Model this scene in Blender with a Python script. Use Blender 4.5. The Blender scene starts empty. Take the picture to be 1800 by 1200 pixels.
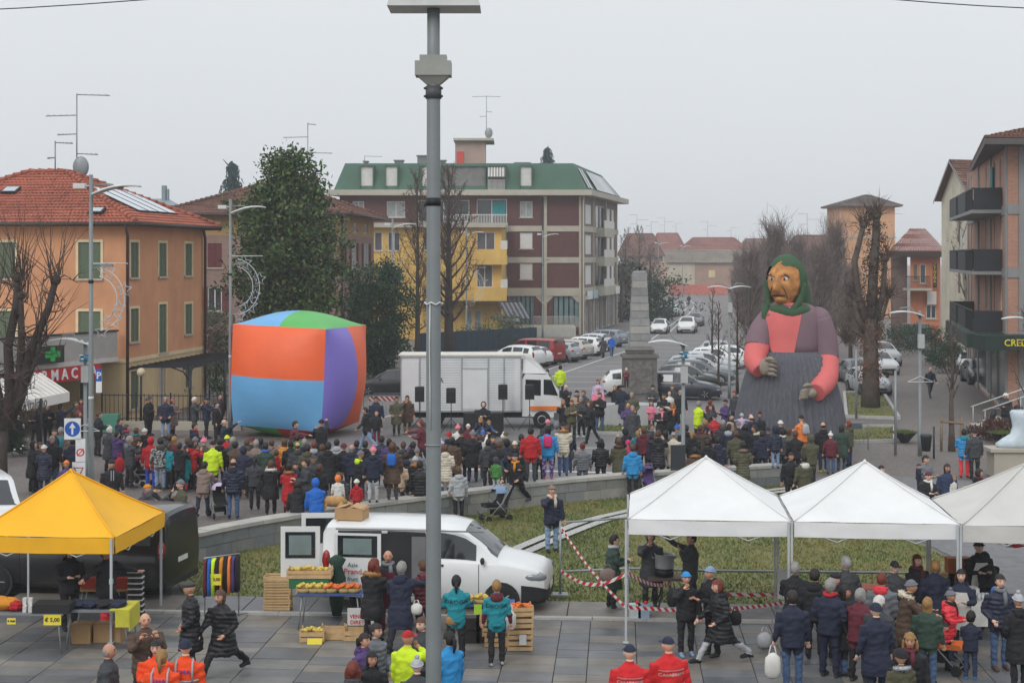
import bpy, bmesh, math, random
import numpy as np
from mathutils import Vector, Matrix, noise
from mathutils.bvhtree import BVHTree
random.seed(7)
R = math.radians
SC = bpy.context.scene
COL = SC.collection
# ---------------------------------------------------------------- camera
F, CX, HY, H = 2700.0, 900.0, 452.0, 7.8      # focal length and horizon in photo pixels, camera height in metres
cd = bpy.data.cameras.new('camera'); cam = bpy.data.objects.new('camera', cd); COL.objects.link(cam)
cam.location = (0, 0, H); cam.rotation_euler = (R(90), 0, 0)
cd.sensor_width = 36; cd.lens = 36 * F / 1800; cd.shift_y = -(600 - HY) / 1800; cd.clip_end = 6000; cd.clip_start = .3
SC.camera = cam
# ---------------------------------------------------------------- overcast sky, weak broad sun
SUN_EL, SUN_AZ = R(38), R(205)
w = bpy.data.worlds.new('World'); SC.world = w; w.use_nodes = True
nt = w.node_tree; bg = nt.nodes['Background']
sky = nt.nodes.new('ShaderNodeTexSky'); sky.sky_type = 'NISHITA'; sky.sun_disc = False
sky.sun_elevation = SUN_EL; sky.sun_rotation = SUN_AZ; sky.dust_density = 4; sky.air_density = 1.2
hs = nt.nodes.new('ShaderNodeHueSaturation'); hs.inputs['Saturation'].default_value = .25
nt.links.new(sky.outputs[0], hs.inputs['Color'])
tc = nt.nodes.new('ShaderNodeTexCoord'); sx = nt.nodes.new('ShaderNodeSeparateXYZ'); nt.links.new(tc.outputs['Generated'], sx.inputs[0])
mr = nt.nodes.new('ShaderNodeMapRange'); mr.inputs[1].default_value = 0; mr.inputs[2].default_value = 1; mr.inputs[3].default_value = 7.4; mr.inputs[4].default_value = 11.5
nt.links.new(sx.outputs[2], mr.inputs[0])
cn = nt.nodes.new('ShaderNodeTexNoise'); cn.inputs['Scale'].default_value = 2.2; cn.inputs['Detail'].default_value = 4   # faint cloud structure
nt.links.new(tc.outputs['Generated'], cn.inputs['Vector'])
cm = nt.nodes.new('ShaderNodeMapRange'); cm.inputs[3].default_value = .95; cm.inputs[4].default_value = 1.05; nt.links.new(cn.outputs[0], cm.inputs[0])
ml = nt.nodes.new('ShaderNodeMath'); ml.operation = 'MULTIPLY'; nt.links.new(mr.outputs[0], ml.inputs[0]); nt.links.new(cm.outputs[0], ml.inputs[1])
cv = nt.nodes.new('ShaderNodeVectorMath'); cv.operation = 'SCALE'; cv.inputs[0].default_value = (.945, .99, 1.04); nt.links.new(ml.outputs[0], cv.inputs['Scale'])
mx = nt.nodes.new('ShaderNodeMix'); mx.data_type = 'RGBA'; mx.inputs['Factor'].default_value = .88
nt.links.new(hs.outputs[0], mx.inputs[6]); nt.links.new(cv.outputs[0], mx.inputs[7]); nt.links.new(mx.outputs[2], bg.inputs[0])
bg.inputs[1].default_value = .1
sd = bpy.data.lights.new('sun', 'SUN'); sd.energy = .9; sd.angle = R(25); sd.color = (1, .97, .93)
sun = bpy.data.objects.new('sun', sd); COL.objects.link(sun)
sun.rotation_euler = Vector((math.sin(SUN_AZ) * math.cos(SUN_EL), math.cos(SUN_AZ) * math.cos(SUN_EL), math.sin(SUN_EL))).to_track_quat('Z', 'Y').to_euler()
vs = SC.view_settings; vs.view_transform = 'Standard'; vs.look = 'None'; vs.gamma = 1; vs.exposure = 0.1; vs.use_curve_mapping = False
cy = SC.cycles; cy.use_denoising = True; cy.max_bounces = 6; cy.diffuse_bounces = 3; cy.glossy_bounces = 3; cy.transmission_bounces = 4; cy.volume_bounces = 1
cy.transparent_max_bounces = 8; cy.caustics_reflective = False; cy.caustics_refractive = False
try: cy.denoiser = 'OPENIMAGEDENOISE'
except Exception: pass
# ---------------------------------------------------------------- helpers
def gp(px, py, z=0.0):
 """photo pixel of a point at height z -> world x, y"""
 d = F * (H - z) / (py - HY); return ((px - CX) / F * d, d)
def gx(px, Y): return (px - CX) / F * Y
def lin(c):
 return tuple(((v / 255) / 12.92 if v / 255 <= .04045 else ((v / 255 + .055) / 1.055) ** 2.4) for v in c)
MATS = {}
def M(name, col=None, rough=.75, var=.12, scale=2.5, bump=0., bscale=40., metal=0., spec=.4, coat=0., emit=0.):
 """plain procedural material: sRGB colour broken up by two scales of noise, optional fine relief"""
 if name in MATS: return MATS[name]
 m = bpy.data.materials.new(name); m.use_nodes = True; n = m.node_tree; b = n.nodes['Principled BSDF']
 c = lin(col)
 t = n.nodes.new('ShaderNodeTexCoord'); a = n.nodes.new('ShaderNodeTexNoise'); a.inputs['Scale'].default_value = scale; a.inputs['Detail'].default_value = 5; a.inputs['Roughness'].default_value = .65
 n.links.new(t.outputs['Object'], a.inputs['Vector'])
 r = n.nodes.new('ShaderNodeValToRGB'); e = r.color_ramp.elements; e[0].position = .3; e[1].position = .72
 e[0].color = tuple(v * (1 - var) for v in c) + (1,); e[1].color = tuple(min(1, v * (1 + var)) for v in c) + (1,)
 n.links.new(a.outputs[0], r.inputs[0]); n.links.new(r.outputs[0], b.inputs['Base Color'])
 b.inputs['Roughness'].default_value = rough; b.inputs['Metallic'].default_value = metal; b.inputs['Specular IOR Level'].default_value = spec
 if coat: b.inputs['Coat Weight'].default_value = coat; b.inputs['Coat Roughness'].default_value = .08
 if emit: b.inputs['Emission Color'].default_value = c + (1,); b.inputs['Emission Strength'].default_value = emit
 if bump:
  q = n.nodes.new('ShaderNodeTexNoise'); q.inputs['Scale'].default_value = bscale; q.inputs['Detail'].default_value = 4; n.links.new(t.outputs['Object'], q.inputs['Vector'])
  k = n.nodes.new('ShaderNodeBump'); k.inputs['Strength'].default_value = bump; k.inputs['Distance'].default_value = .03
  n.links.new(q.outputs[0], k.inputs['Height']); n.links.new(k.outputs[0], b.inputs['Normal'])
 MATS[name] = m; return m
def nodes_of(m): return m.node_tree.nodes, m.node_tree.links, m.node_tree.nodes['Principled BSDF']
class MB:
 """mesh collector; each face remembers a material slot"""
 def __init__(s): s.v = []; s.f = []; s.m = []; s.sm = []
 def add(s, vs, fs, mi=0, smooth=False):
  o = len(s.v); s.v.extend([tuple(p) for p in vs])
  for f in fs: s.f.append(tuple(i + o for i in f)); s.m.append(mi); s.sm.append(smooth)
  return s
 def quad(s, a, b, c, d, mi=0): return s.add([a, b, c, d], [(0, 1, 2, 3)], mi)
 def box(s, c, sz, mi=0, rz=0., M4=None):
  x, y, z = sz[0] / 2, sz[1] / 2, sz[2] / 2
  P = [Vector(p) for p in ((-x, -y, -z), (x, -y, -z), (x, y, -z), (-x, y, -z), (-x, -y, z), (x, -y, z), (x, y, z), (-x, y, z))]
  if M4 is not None: P = [M4 @ p for p in P]
  elif rz: Q = Matrix.Rotation(rz, 3, 'Z'); P = [Q @ p for p in P]
  P = [p + Vector(c) for p in P]
  return s.add(P, [(0, 3, 2, 1), (4, 5, 6, 7), (0, 1, 5, 4), (1, 2, 6, 5), (2, 3, 7, 6), (3, 0, 4, 7)], mi)
 def bx(s, x0, x1, y0, y1, z0, z1, mi=0): return s.box(((x0 + x1) / 2, (y0 + y1) / 2, (z0 + z1) / 2), (abs(x1 - x0), abs(y1 - y0), abs(z1 - z0)), mi)
 def loft(s, rings, mi=0, smooth=True, caps=True):
  n = len(rings[0]); vs = [p for r in rings for p in r]; fs = []
  for i in range(len(rings) - 1):
   for j in range(n):
    fs.append((i * n + j, i * n + (j + 1) % n, (i + 1) * n + (j + 1) % n, (i + 1) * n + j))
  s.add(vs, fs, mi, smooth)
  if caps:
   o = len(s.v) - len(vs)
   s.f.append(tuple(o + j for j in reversed(range(n)))); s.m.append(mi); s.sm.append(False)
   s.f.append(tuple(o + (len(rings) - 1) * n + j for j in range(n))); s.m.append(mi); s.sm.append(False)
  return s
 def tube(s, pts, rad, n=8, mi=0, smooth=True, caps=True, flat=None):
  """round tube along a polyline; rad number or list; flat=(sx,sy) squeezes it"""
  pts = [Vector(p) for p in pts]
  if not isinstance(rad, (list, tuple)): rad = [rad] * len(pts)
  rings = []; ref = None
  for i, p in enumerate(pts):
   d = (pts[min(i + 1, len(pts) - 1)] - pts[max(i - 1, 0)])
   d = d.normalized() if d.length > 1e-9 else Vector((0, 0, 1))
   if ref is None: ref = Vector((1, 0, 0)) if abs(d.x) < .9 else Vector((0, 1, 0))
   a = (ref - d * ref.dot(d)); a = a.normalized() if a.length > 1e-6 else d.orthogonal().normalized()
   ref = a; b = d.cross(a); fx, fy = flat or (1, 1)
   rings.append([p + (a * math.cos(2 * math.pi * j / n) * fx + b * math.sin(2 * math.pi * j / n) * fy) * rad[i] for j in range(n)])
  return s.loft(rings, mi, smooth, caps)
 def ell(s, c, r, mi=0, n=12, k=8, M3=None, keep=None, fn=None):
  """ellipsoid; keep(p) filters faces by unit position, fn(p) reshapes"""
  vs = []; fs = []
  for i in range(k + 1):
   th = math.pi * i / k
   for j in range(n):
    ph = 2 * math.pi * j / n; u = Vector((math.sin(th) * math.cos(ph), math.sin(th) * math.sin(ph), math.cos(th)))
    p = Vector((u.x * r[0], u.y * r[1], u.z * r[2]))
    if fn: p = fn(p, u)
    if M3 is not None: p = M3 @ p
    vs.append(p + Vector(c))
  for i in range(k):
   for j in range(n):
    if keep:
     th = math.pi * (i + .5) / k; ph = 2 * math.pi * (j + .5) / n
     if not keep(Vector((math.sin(th) * math.cos(ph), math.sin(th) * math.sin(ph), math.cos(th)))): continue
    q = (i * n + j, (i + 1) * n + j, (i + 1) * n + (j + 1) % n, i * n + (j + 1) % n)
    fs.append(q)
  return s.add(vs, fs, mi, True)
 def lathe(s, prof, c=(0, 0, 0), n=16, mi=0, smooth=True, caps=True):
  return s.loft([[Vector((c[0] + r * math.cos(2 * math.pi * j / n), c[1] + r * math.sin(2 * math.pi * j / n), c[2] + z)) for j in range(n)] for r, z in prof], mi, smooth, caps)
 def prism(s, poly, z0, z1, mi=0):
  n = len(poly)
  if sum(poly[i][0] * poly[(i + 1) % n][1] - poly[(i + 1) % n][0] * poly[i][1] for i in range(n)) < 0: poly = poly[::-1]
  vs = [(x, y, z0) for x, y in poly] + [(x, y, z1) for x, y in poly]
  return s.add(vs, [tuple(reversed(range(n))), tuple(range(n, 2 * n))] + [(i, (i + 1) % n, n + (i + 1) % n, n + i) for i in range(n)], mi)
 def mesh(s, name, mats, off=None):
  me = bpy.data.meshes.new(name)
  v = s.v if off is None else [(p[0] - off[0], p[1] - off[1], p[2] - off[2]) for p in s.v]
  me.from_pydata(v, [], s.f)
  for m in (mats if isinstance(mats, (list, tuple)) else [mats]): me.materials.append(m)
  me.polygons.foreach_set('material_index', s.m); me.polygons.foreach_set('use_smooth', s.sm); me.update(); return me
def link(name, me, parent=None, loc=None):
 o = bpy.data.objects.new(name, me); COL.objects.link(o)
 if parent: o.parent = parent
 if loc is not None: o.location = loc
 return o
def E(name, loc, label, cat, group=None, rz=0.):
 o = bpy.data.objects.new(name, None); COL.objects.link(o); o.location = loc; o.rotation_euler = (0, 0, rz)
 o.empty_display_size = .2; o['label'] = label; o['category'] = cat
 if group: o['group'] = group
 return o
def tag(o, label, cat, group=None):
 o['label'] = label; o['category'] = cat
 if group: o['group'] = group
 return o
def P(name, mb, mat, root, world=False):
 """a part; world=True: mesh given in world coordinates while the root stands elsewhere (unrotated)"""
 base = root
 off = None
 if world:
  off = Vector((0, 0, 0)); b = root
  while b is not None: off += b.location; b = b.parent
 return link(name, mb.mesh(name, mat, off), root)
def T(name, mb, mat, loc, label, cat, group=None, world=False):
 """a thing of one mesh"""
 o = link(name, mb.mesh(name, mat, loc if world else None), None, loc); return tag(o, label, cat, group)
def S(name, mb, mat, kind='structure'):
 o = link(name, mb.mesh(name, mat)); o['kind'] = kind; return o
def clone(o, loc=None, rz=None, label=None, parent=None, recolor=None):
 c = o.copy(); COL.objects.link(c)
 if parent: c.parent = parent
 if loc is not None: c.location = loc
 if rz is not None: c.rotation_euler = (0, 0, rz)
 if label: c['label'] = label
 for ch in o.children: clone(ch, parent=c)
 return c
TMP = bpy.data.scenes.new('workbench')     # small empty scene in which text and bodies are evaluated quickly
def baked(o):
 TMP.collection.objects.link(o); vl = TMP.view_layers[0]; vl.update(); return o.evaluated_get(vl.depsgraph)
def text_mesh(s, size, mat, depth=.004, bold=0.):
 cu = bpy.data.curves.new('lettering', 'FONT'); cu.body = s; cu.size = size; cu.extrude = depth; cu.offset = bold; cu.align_x = 'CENTER'; cu.align_y = 'CENTER'; cu.resolution_u = 2
 o = bpy.data.objects.new('lettering', cu); me = bpy.data.meshes.new_from_object(baked(o))
 bpy.data.objects.remove(o); bpy.data.curves.remove(cu); me.materials.clear(); me.materials.append(mat); return me
def lettering(s, size, mat, parent, loc, rot=(R(90), 0, 0), depth=.004, bold=0., sx=1.):
 o = link('lettering', text_mesh(s, size, mat, depth, bold), parent, loc); o.rotation_euler = rot; o.scale = (sx, 1, 1); return o
# ================================================================ setting: ground, paving, lawn, markings
def ground_mat(name, c1, c2, kind='asphalt', cell=.12):
 m = M(name, c1, .85, .1, 1.2); n, l, b = nodes_of(m)
 t = n.new('ShaderNodeTexCoord')
 big = n.new('ShaderNodeTexNoise'); big.inputs['Scale'].default_value = .13; big.inputs['Detail'].default_value = 8; big.inputs['Roughness'].default_value = .7; l.new(t.outputs['Object'], big.inputs['Vector'])
 rp = n.new('ShaderNodeValToRGB'); rp.color_ramp.elements[0].position = .33; rp.color_ramp.elements[1].position = .68
 rp.color_ramp.elements[0].color = lin(c1) + (1,); rp.color_ramp.elements[1].color = lin(c2) + (1,); l.new(big.outputs[0], rp.inputs[0])
 v = n.new('ShaderNodeTexVoronoi') if kind == 'cobble' else n.new('ShaderNodeTexNoise')
 v.inputs['Scale'].default_value = 1 / cell; l.new(t.outputs['Object'], v.inputs['Vector'])
 if kind == 'cobble': v.feature = 'F1'; v.inputs['Randomness'].default_value = .6
 mm = n.new('ShaderNodeMapRange'); mm.inputs[1].default_value = .0 if kind == 'cobble' else .3; mm.inputs[2].default_value = .65 if kind == 'cobble' else .7
 mm.inputs[3].default_value = 1.12 if kind == 'cobble' else .82; mm.inputs[4].default_value = .62 if kind == 'cobble' else 1.15; l.new(v.outputs[0], mm.inputs[0])
 sc = n.new('ShaderNodeVectorMath'); sc.operation = 'SCALE'; l.new(rp.outputs[0], sc.inputs[0]); l.new(mm.outputs[0], sc.inputs['Scale']); l.new(sc.outputs[0], b.inputs['Base Color'])
 bp = n.new('ShaderNodeBump'); bp.inputs['Strength'].default_value = .4; bp.inputs['Distance'].default_value = .012; l.new(mm.outputs[0], bp.inputs['Height']); l.new(bp.outputs[0], b.inputs['Normal'])
 rr = n.new('ShaderNodeMapRange'); rr.inputs[3].default_value = .55; rr.inputs[4].default_value = .92; l.new(big.outputs[0], rr.inputs[0]); l.new(rr.outputs[0], b.inputs['Roughness'])
 return m
COBBLE = ground_mat('porphyry_setts', (118, 110, 106), (142, 134, 129), 'cobble', .13)
ASPHALT = ground_mat('worn_asphalt', (104, 102, 103), (128, 125, 125), 'asphalt', .05)
LAWNM = ground_mat('lawn_soil', (92, 96, 52), (114, 112, 64), 'asphalt', .2)
PATHM = ground_mat('path_paving', (104, 104, 106), (126, 125, 126), 'asphalt', .3)
WHITE = M('road_white', (205, 205, 203), .7, .12, 6)
KERB = M('granite_kerb', (172, 170, 166), .75, .14, 4, .3, 60)
GRAN = [M('wall_granite_%d' % i, c, .8, .16, 3.5, .35, 45) for i, c in enumerate(((128, 130, 129), (140, 140, 137), (116, 119, 120), (146, 143, 136), (124, 124, 120)))]
COPM = [M('coping_granite_%d' % i, c, .75, .14, 3, .3, 50) for i, c in enumerate(((166, 164, 158), (156, 154, 149), (174, 170, 162)))]
SLABM = [M('pavement_slab_%d' % i, c, r_, .32, 1.1, .25, 30) for i, (c, r_) in enumerate((((100, 101, 103), .42), ((114, 113, 110), .5), ((90, 93, 96), .36), ((120, 114, 107), .5), ((107, 108, 111), .45), ((126, 121, 114), .55)))]
def sheet(name, pts, z, mat, kind='structure', px=True):
 P_ = [gp(*p) if px else p for p in pts]
 return S(name, MB().add([(x, y, z) for x, y in P_], [tuple(range(len(P_)))] if sum(P_[i][0] * P_[(i + 1) % len(P_)][1] - P_[(i + 1) % len(P_)][0] * P_[i][1] for i in range(len(P_))) > 0 else [tuple(reversed(range(len(P_))))]), mat, kind)
S('ground', MB().quad((-900, -60, -.03), (900, -60, -.03), (900, 1500, -.03), (-900, 1500, -.03)), COBBLE)
sheet('road', [(610, 850), (1060, 856), (1400, 846), (1345, 720), (1300, 640), (1262, 560), (1240, 530), (1216, 514), (1196, 514), (1160, 545), (1110, 566), (1060, 580), (980, 600), (880, 645), (660, 690), (560, 790)], -.022, ASPHALT)
sheet('road', [(0, 700), (200, 700), (420, 690), (560, 700), (660, 660), (640, 600), (0, 600)], -.024, ASPHALT).name = 'side_road'
sheet('path', [(1392, 852), (1480, 862), (1600, 940), (1690, 985), (1700, 1070), (1830, 1075), (1830, 850), (1560, 835), (1440, 838)], -.014, PATHM)
LAWN = [(300, 1000), (345, 986), (450, 963), (620, 934), (800, 908), (1000, 882), (1200, 865), (1375, 853), (1392, 856), (1470, 872), (1590, 942), (1676, 985), (1690, 1062), (1360, 1064), (960, 1059), (412, 1050), (330, 1056)]
sheet('lawn', LAWN, -.006, LAWNM)
for i, pl in enumerate(([(1484, 690), (1552, 690), (1581, 736), (1488, 733)], [(1488, 750), (1573, 750), (1573, 776), (1486, 778)], [(1056, 737), (1142, 735), (1150, 764), (1046, 762)], [(1690, 862), (1760, 850), (1830, 870), (1830, 884), (1730, 885)])):
 sheet('grass_island', pl, -.008, LAWNM)
 W_ = [Vector((*gp(*p), 0)) for p in pl]; mb = MB()
 for a, b in zip(W_, W_[1:] + W_[:1]):
  d = (b - a); mb.box((a + b) / 2 + Vector((0, 0, .03)), (d.length + .15, .16, .16), 0, math.atan2(d.y, d.x))
 S('kerb', mb, KERB)
# grass blades on the lawns (uncountable)
def inside(x, y, poly):
 r = False; n = len(poly)
 for i in range(n):
  x1, y1 = poly[i]; x2, y2 = poly[(i + 1) % n]
  if (y1 > y) != (y2 > y) and x < (x2 - x1) * (y - y1) / (y2 - y1) + x1: r = not r
 return r
GM = [M('grass_green', (88, 106, 48), .8, .3, .8), M('grass_dry', (134, 126, 74), .85, .25, .8), M('grass_olive', (106, 114, 58), .8, .3, .8)]
gb = MB()
for poly, cnt in ((LAWN, 62000), ([(1484, 690), (1552, 690), (1581, 736), (1488, 733)], 3500), ([(1488, 750), (1573, 750), (1573, 776), (1486, 778)], 2200), ([(1056, 737), (1142, 735), (1150, 764), (1046, 762)], 1800)):
 W_ = [gp(*p) for p in poly]; xs = [p[0] for p in W_]; ys = [p[1] for p in W_]
 for _ in range(cnt):
  x, y = random.uniform(min(xs), max(xs)), random.uniform(min(ys), max(ys))
  if not inside(x, y, W_): continue
  nv = noise.noise(Vector((x * .35, y * .35, 1))) + .5 * noise.noise(Vector((x * 1.3, y * 1.3, 5)))
  if nv < -.42 and random.random() < .55: continue
  a = random.random() * 6.28; h = random.uniform(.03, .085); wd = random.uniform(.012, .03); dx, dy = math.cos(a) * wd, math.sin(a) * wd
  mi = 1 if nv + random.uniform(-.3, .3) < -.2 else (0 if nv + random.uniform(-.3, .3) > .05 else 2)
  gb.add([(x - dx, y - dy, -.006), (x + dx, y + dy, -.006), (x + random.uniform(-.04, .04), y + random.uniform(-.04, .04), h)], [(0, 1, 2)], mi)
S('grass', gb, GM, 'stuff')
# near pavement of laid stone slabs
ANG = math.atan2(32.9 - 33.7, 11.5); RZ = Matrix.Rotation(ANG, 3, 'Z'); ORG = Vector((0, 33.3, 0))
pave = S('pavement', MB().add([tuple(ORG + RZ @ Vector(p)) for p in ((-13, -18, -.026), (14, -18, -.026), (14, 1.6, -.026), (-13, 1.6, -.026))], [(0, 1, 2, 3)]), M('joint_mortar', (74, 72, 70), .9, .2, 3))
def slab(name, x0, x1, y0, y1, zt, mat, parent, g=.005):
 dz = random.uniform(-.004, .004); P_ = []
 for x, y, z in ((x0 + g, y0 + g, -.03), (x1 - g, y0 + g, -.03), (x1 - g, y1 - g, -.03), (x0 + g, y1 - g, -.03), (x0 + g * 2, y0 + g * 2, zt + dz), (x1 - g * 2, y0 + g * 2, zt + dz + random.uniform(-.002, .002)), (x1 - g * 2, y1 - g * 2, zt + dz), (x0 + g * 2, y1 - g * 2, zt + dz)):
  P_.append(tuple(ORG + RZ @ Vector((x, y, z))))
 o = link(name, MB().add(P_, [(0, 3, 2, 1), (4, 5, 6, 7), (0, 1, 5, 4), (1, 2, 6, 5), (2, 3, 7, 6), (3, 0, 4, 7)]).mesh(name, mat), parent)
x = -11.2; k = 0
while x < 11.6:
 wd = (1.02, .62, .95, 1.15)[k % 4] * random.uniform(.95, 1.05); y = -6.0 + random.uniform(0, .4)
 while y < -.25:
  dp = random.choice((.4, .5, .6, .72)); y2 = min(y + dp, -.16)
  if y2 > -.45: y2 = -.16
  slab('slab', x, x + wd, y, y2, 0, random.choice(SLABM), pave); y = y2
 x += wd; k += 1
x = -11.5
while x < 12:
 wd = random.uniform(1.15, 1.5); slab('kerb_stone', x, x + wd, -.16, .02, .05, KERB, pave, .004); x += wd
x = -11.5
while x < 12:
 wd = random.uniform(1.2, 1.7); slab('strip_slab', x, x + wd, .02, 1.45, .045, random.choice(SLABM[3:] + [PATHM]), pave, .006); x += wd
# painted markings and inlaid light bands
mk = MB()
def line(a, b, wd=.13, z=-.016, px=True):
 A = Vector((*(gp(*a) if px else a), z)); B = Vector((*(gp(*b) if px else b), z)); d = (B - A).normalized(); n = Vector((-d.y, d.x, 0)) * wd / 2
 mk.quad(A - n, B - n, B + n, A + n)
for a, b in (((957, 651), (1108, 600)), ((968, 662), (1108, 614)), ((996, 661), (1093, 662)), ((1017, 652), (1093, 652)), ((1045, 643), (1092, 643)), ((1068, 636), (1092, 636)), ((996, 671), (1052, 671)), ((996, 682), (1040, 682)),
             ((1150, 610), (1232, 611)), ((1148, 617), (1197, 617)), ((1146, 624), (1190, 624)), ((1146, 632), (1200, 632)), ((1150, 602), (1240, 603)), ((1152, 595), (1238, 596)), ((1168, 589), (1238, 589)), ((1178, 582), (1240, 582)), ((1185, 576), (1240, 576)), ((1190, 570), (1238, 570)), ((1192, 565), (1238, 565)),
             ((1145, 596), (1200, 556)), ((1175, 585), (1214, 548)), ((1100, 585), (1160, 561)), ((1205, 556), (1216, 545)), ((1216, 545), (1222, 535)), ((1222, 535), (1212, 527)), ((1200, 550), (1208, 540)), ((1208, 540), (1203, 530)),
             ((1300, 690), (1360, 640)), ((640, 742), (735, 716)), ((985, 786), (1065, 786)), ((1000, 760), (1050, 757))):
 line(a, b)
for a, b in (((560, 824), (760, 792)), ((640, 797), (735, 792)), ((760, 822), (1100, 830))): line(a, b, .25)
S('road_marking', mk, WHITE)
ym = mk; mk = MB()
line((380, 787), (500, 786), .2); line((480, 770), (660, 745), .12)
S('yellow_marking', mk, M('road_yellow', (178, 140, 66), .75, .15, 5))
# drainage channel through the lawn: two pale stone strips either side of a dark slot
ch = [Vector((*gp(*p), 0)) for p in ((872, 990), (905, 974), (985, 940), (1050, 916), (1105, 903), (1180, 886), (1260, 876), (1335, 868), (1440, 855))]
def smooth_path(pts, n=6):
 out = []
 for i in range(len(pts) - 1):
  p0, p1, p2, p3 = pts[max(i - 1, 0)], pts[i], pts[i + 1], pts[min(i + 2, len(pts) - 1)]
  for k in range(n):
   t = k / n; out.append(.5 * ((2 * p1) + (-p0 + p2) * t + (2 * p0 - 5 * p1 + 4 * p2 - p3) * t * t + (-p0 + 3 * p1 - 3 * p2 + p3) * t ** 3))
 return out + [pts[-1]]
ch = smooth_path(ch)
def ribbon(mb, path, o0, o1, z0, z1, mi=0):
 L = []
 for i, p in enumerate(path):
  d = (path[min(i + 1, len(path) - 1)] - path[max(i - 1, 0)]).normalized(); n = Vector((-d.y, d.x, 0))
  L.append((p + n * o0, p + n * o1))
 for (a, b), (c, d) in zip(L, L[1:]):
  up = lambda q, z: Vector((q.x, q.y, z))
  mb.add([up(a, z1), up(b, z1), up(d, z1), up(c, z1), up(a, z0), up(b, z0), up(d, z0), up(c, z0)], [(3, 2, 1, 0), (0, 1, 5, 4), (2, 3, 7, 6)], mi)
dm = MB(); ribbon(dm, ch, .07, .38, -.03, .05); ribbon(dm, ch, -.38, -.07, -.03, .05); ribbon(dm, ch, -.07, .07, -.03, -.0, 1)
S('drainage_channel', dm, [M('channel_stone', (176, 175, 172), .75, .15, 3), M('channel_slot', (38, 38, 38), .9)])
# low stone wall of coursed blocks with coping slabs
wp = smooth_path([Vector((*gp(*p), 0)) for p in ((262, 1004), (345, 986), (450, 963), (620, 934), (800, 908), (1000, 882), (1200, 865), (1375, 853))], 10)
def along(path, s):
 for a, b in zip(path, path[1:]):
  L = (b - a).length
  if s <= L: return a + (b - a) * (s / L), (b - a).normalized()
  s -= L
 return path[-1], (path[-1] - path[-2]).normalized()
WL = sum((b - a).length for a, b in zip(wp, wp[1:]))
wall = E('stone_wall', wp[0], 'long low curved grey stone seat wall between lawn and piazza', 'wall')
cm_ = MB(); ribbon(cm_, wp, -.0, .40, -.03, .60); P('core', cm_, M('wall_mortar', (96, 95, 92), .9), wall, True)
def wall_piece(name, s0, s1, o0, o1, z0, z1, mat, g=.006):
 a, d1 = along(wp, s0 + g); b, d2 = along(wp, s1 - g); n1 = Vector((-d1.y, d1.x, 0)); n2 = Vector((-d2.y, d2.x, 0)); jz = random.uniform(-.006, .006); jo = random.uniform(-.006, .006)
 A = [a + n1 * (o0 + jo), b + n2 * (o0 + jo), b + n2 * o1, a + n1 * o1]
 P(name, MB().add([(p.x, p.y, z0 + g) for p in A] + [(p.x, p.y, z1 - g + jz) for p in A], [(0, 3, 2, 1), (4, 5, 6, 7), (0, 1, 5, 4), (1, 2, 6, 5), (2, 3, 7, 6), (3, 0, 4, 7)]), mat, wall, True)
for c in range(2):
 s = 0
 while s < WL - .05:
  L = random.choice((.62, .8, .95, .72)); e = min(s + L, WL)
  if WL - e < .3: e = WL
  wall_piece('stone', s, e, -.03, .43, c * .31 - .02 * (c == 0), c * .31 + .31, random.choice(GRAN)); s = e
s = 0
while s < WL - .05:
 e = min(s + random.uniform(.8, 1.1), WL)
 if WL - e < .3: e = WL
 wall_piece('coping_slab', s, e, -.07, .5, .62, .73, random.choice(COPM), .005); s = e
# clean air thickening with distance
def haze():
 m = bpy.data.materials.new('haze'); m.use_nodes = True; n = m.node_tree; n.nodes.clear()
 o = n.nodes.new('ShaderNodeOutputMaterial'); v = n.nodes.new('ShaderNodeVolumePrincipled'); v.inputs['Color'].default_value = (.93, .955, .985, 1); v.inputs['Density'].default_value = .00062; v.inputs['Anisotropy'].default_value = .2
 n.links.new(v.outputs[0], o.inputs['Volume'])
 S('haze', MB().bx(-1000, 1000, -100, 1600, -1.2, 24), m, 'stuff')
# ================================================================ buildings
def dn(A,B):
 d = Vector((B[0] - A[0],B[1] - A[1],0)); L = d.length; d.normalize(); return d,Vector((d.y,-d.x,0)),L
def fp(A,B,u,o,z):
 d,n,L = dn(A,B); return Vector((A[0],A[1],0)) + d * u + n * o + Vector((0,0,z))
def fbox(mb,A,B,u0,u1,o0,o1,z0,z1,mi=0):
 d,n,L = dn(A,B); c = fp(A,B,(u0 + u1) / 2,(o0 + o1) / 2,(z0 + z1) / 2)
 return mb.box(c,(abs(u1 - u0),abs(o1 - o0),abs(z1 - z0)),mi,math.atan2(d.y,d.x))
def uop(A,B,px):
 """distance along wall A-B where the photo column px meets it"""
 k = (px - CX) / F; dx,dy = B[0] - A[0],B[1] - A[1]; t = (k * A[1] - A[0]) / (dx - k * dy); return t * math.hypot(dx,dy)
def zof(A,B,u,py):
 p = fp(A,B,u,0,0); return H - (py - HY) * p.y / F
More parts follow.
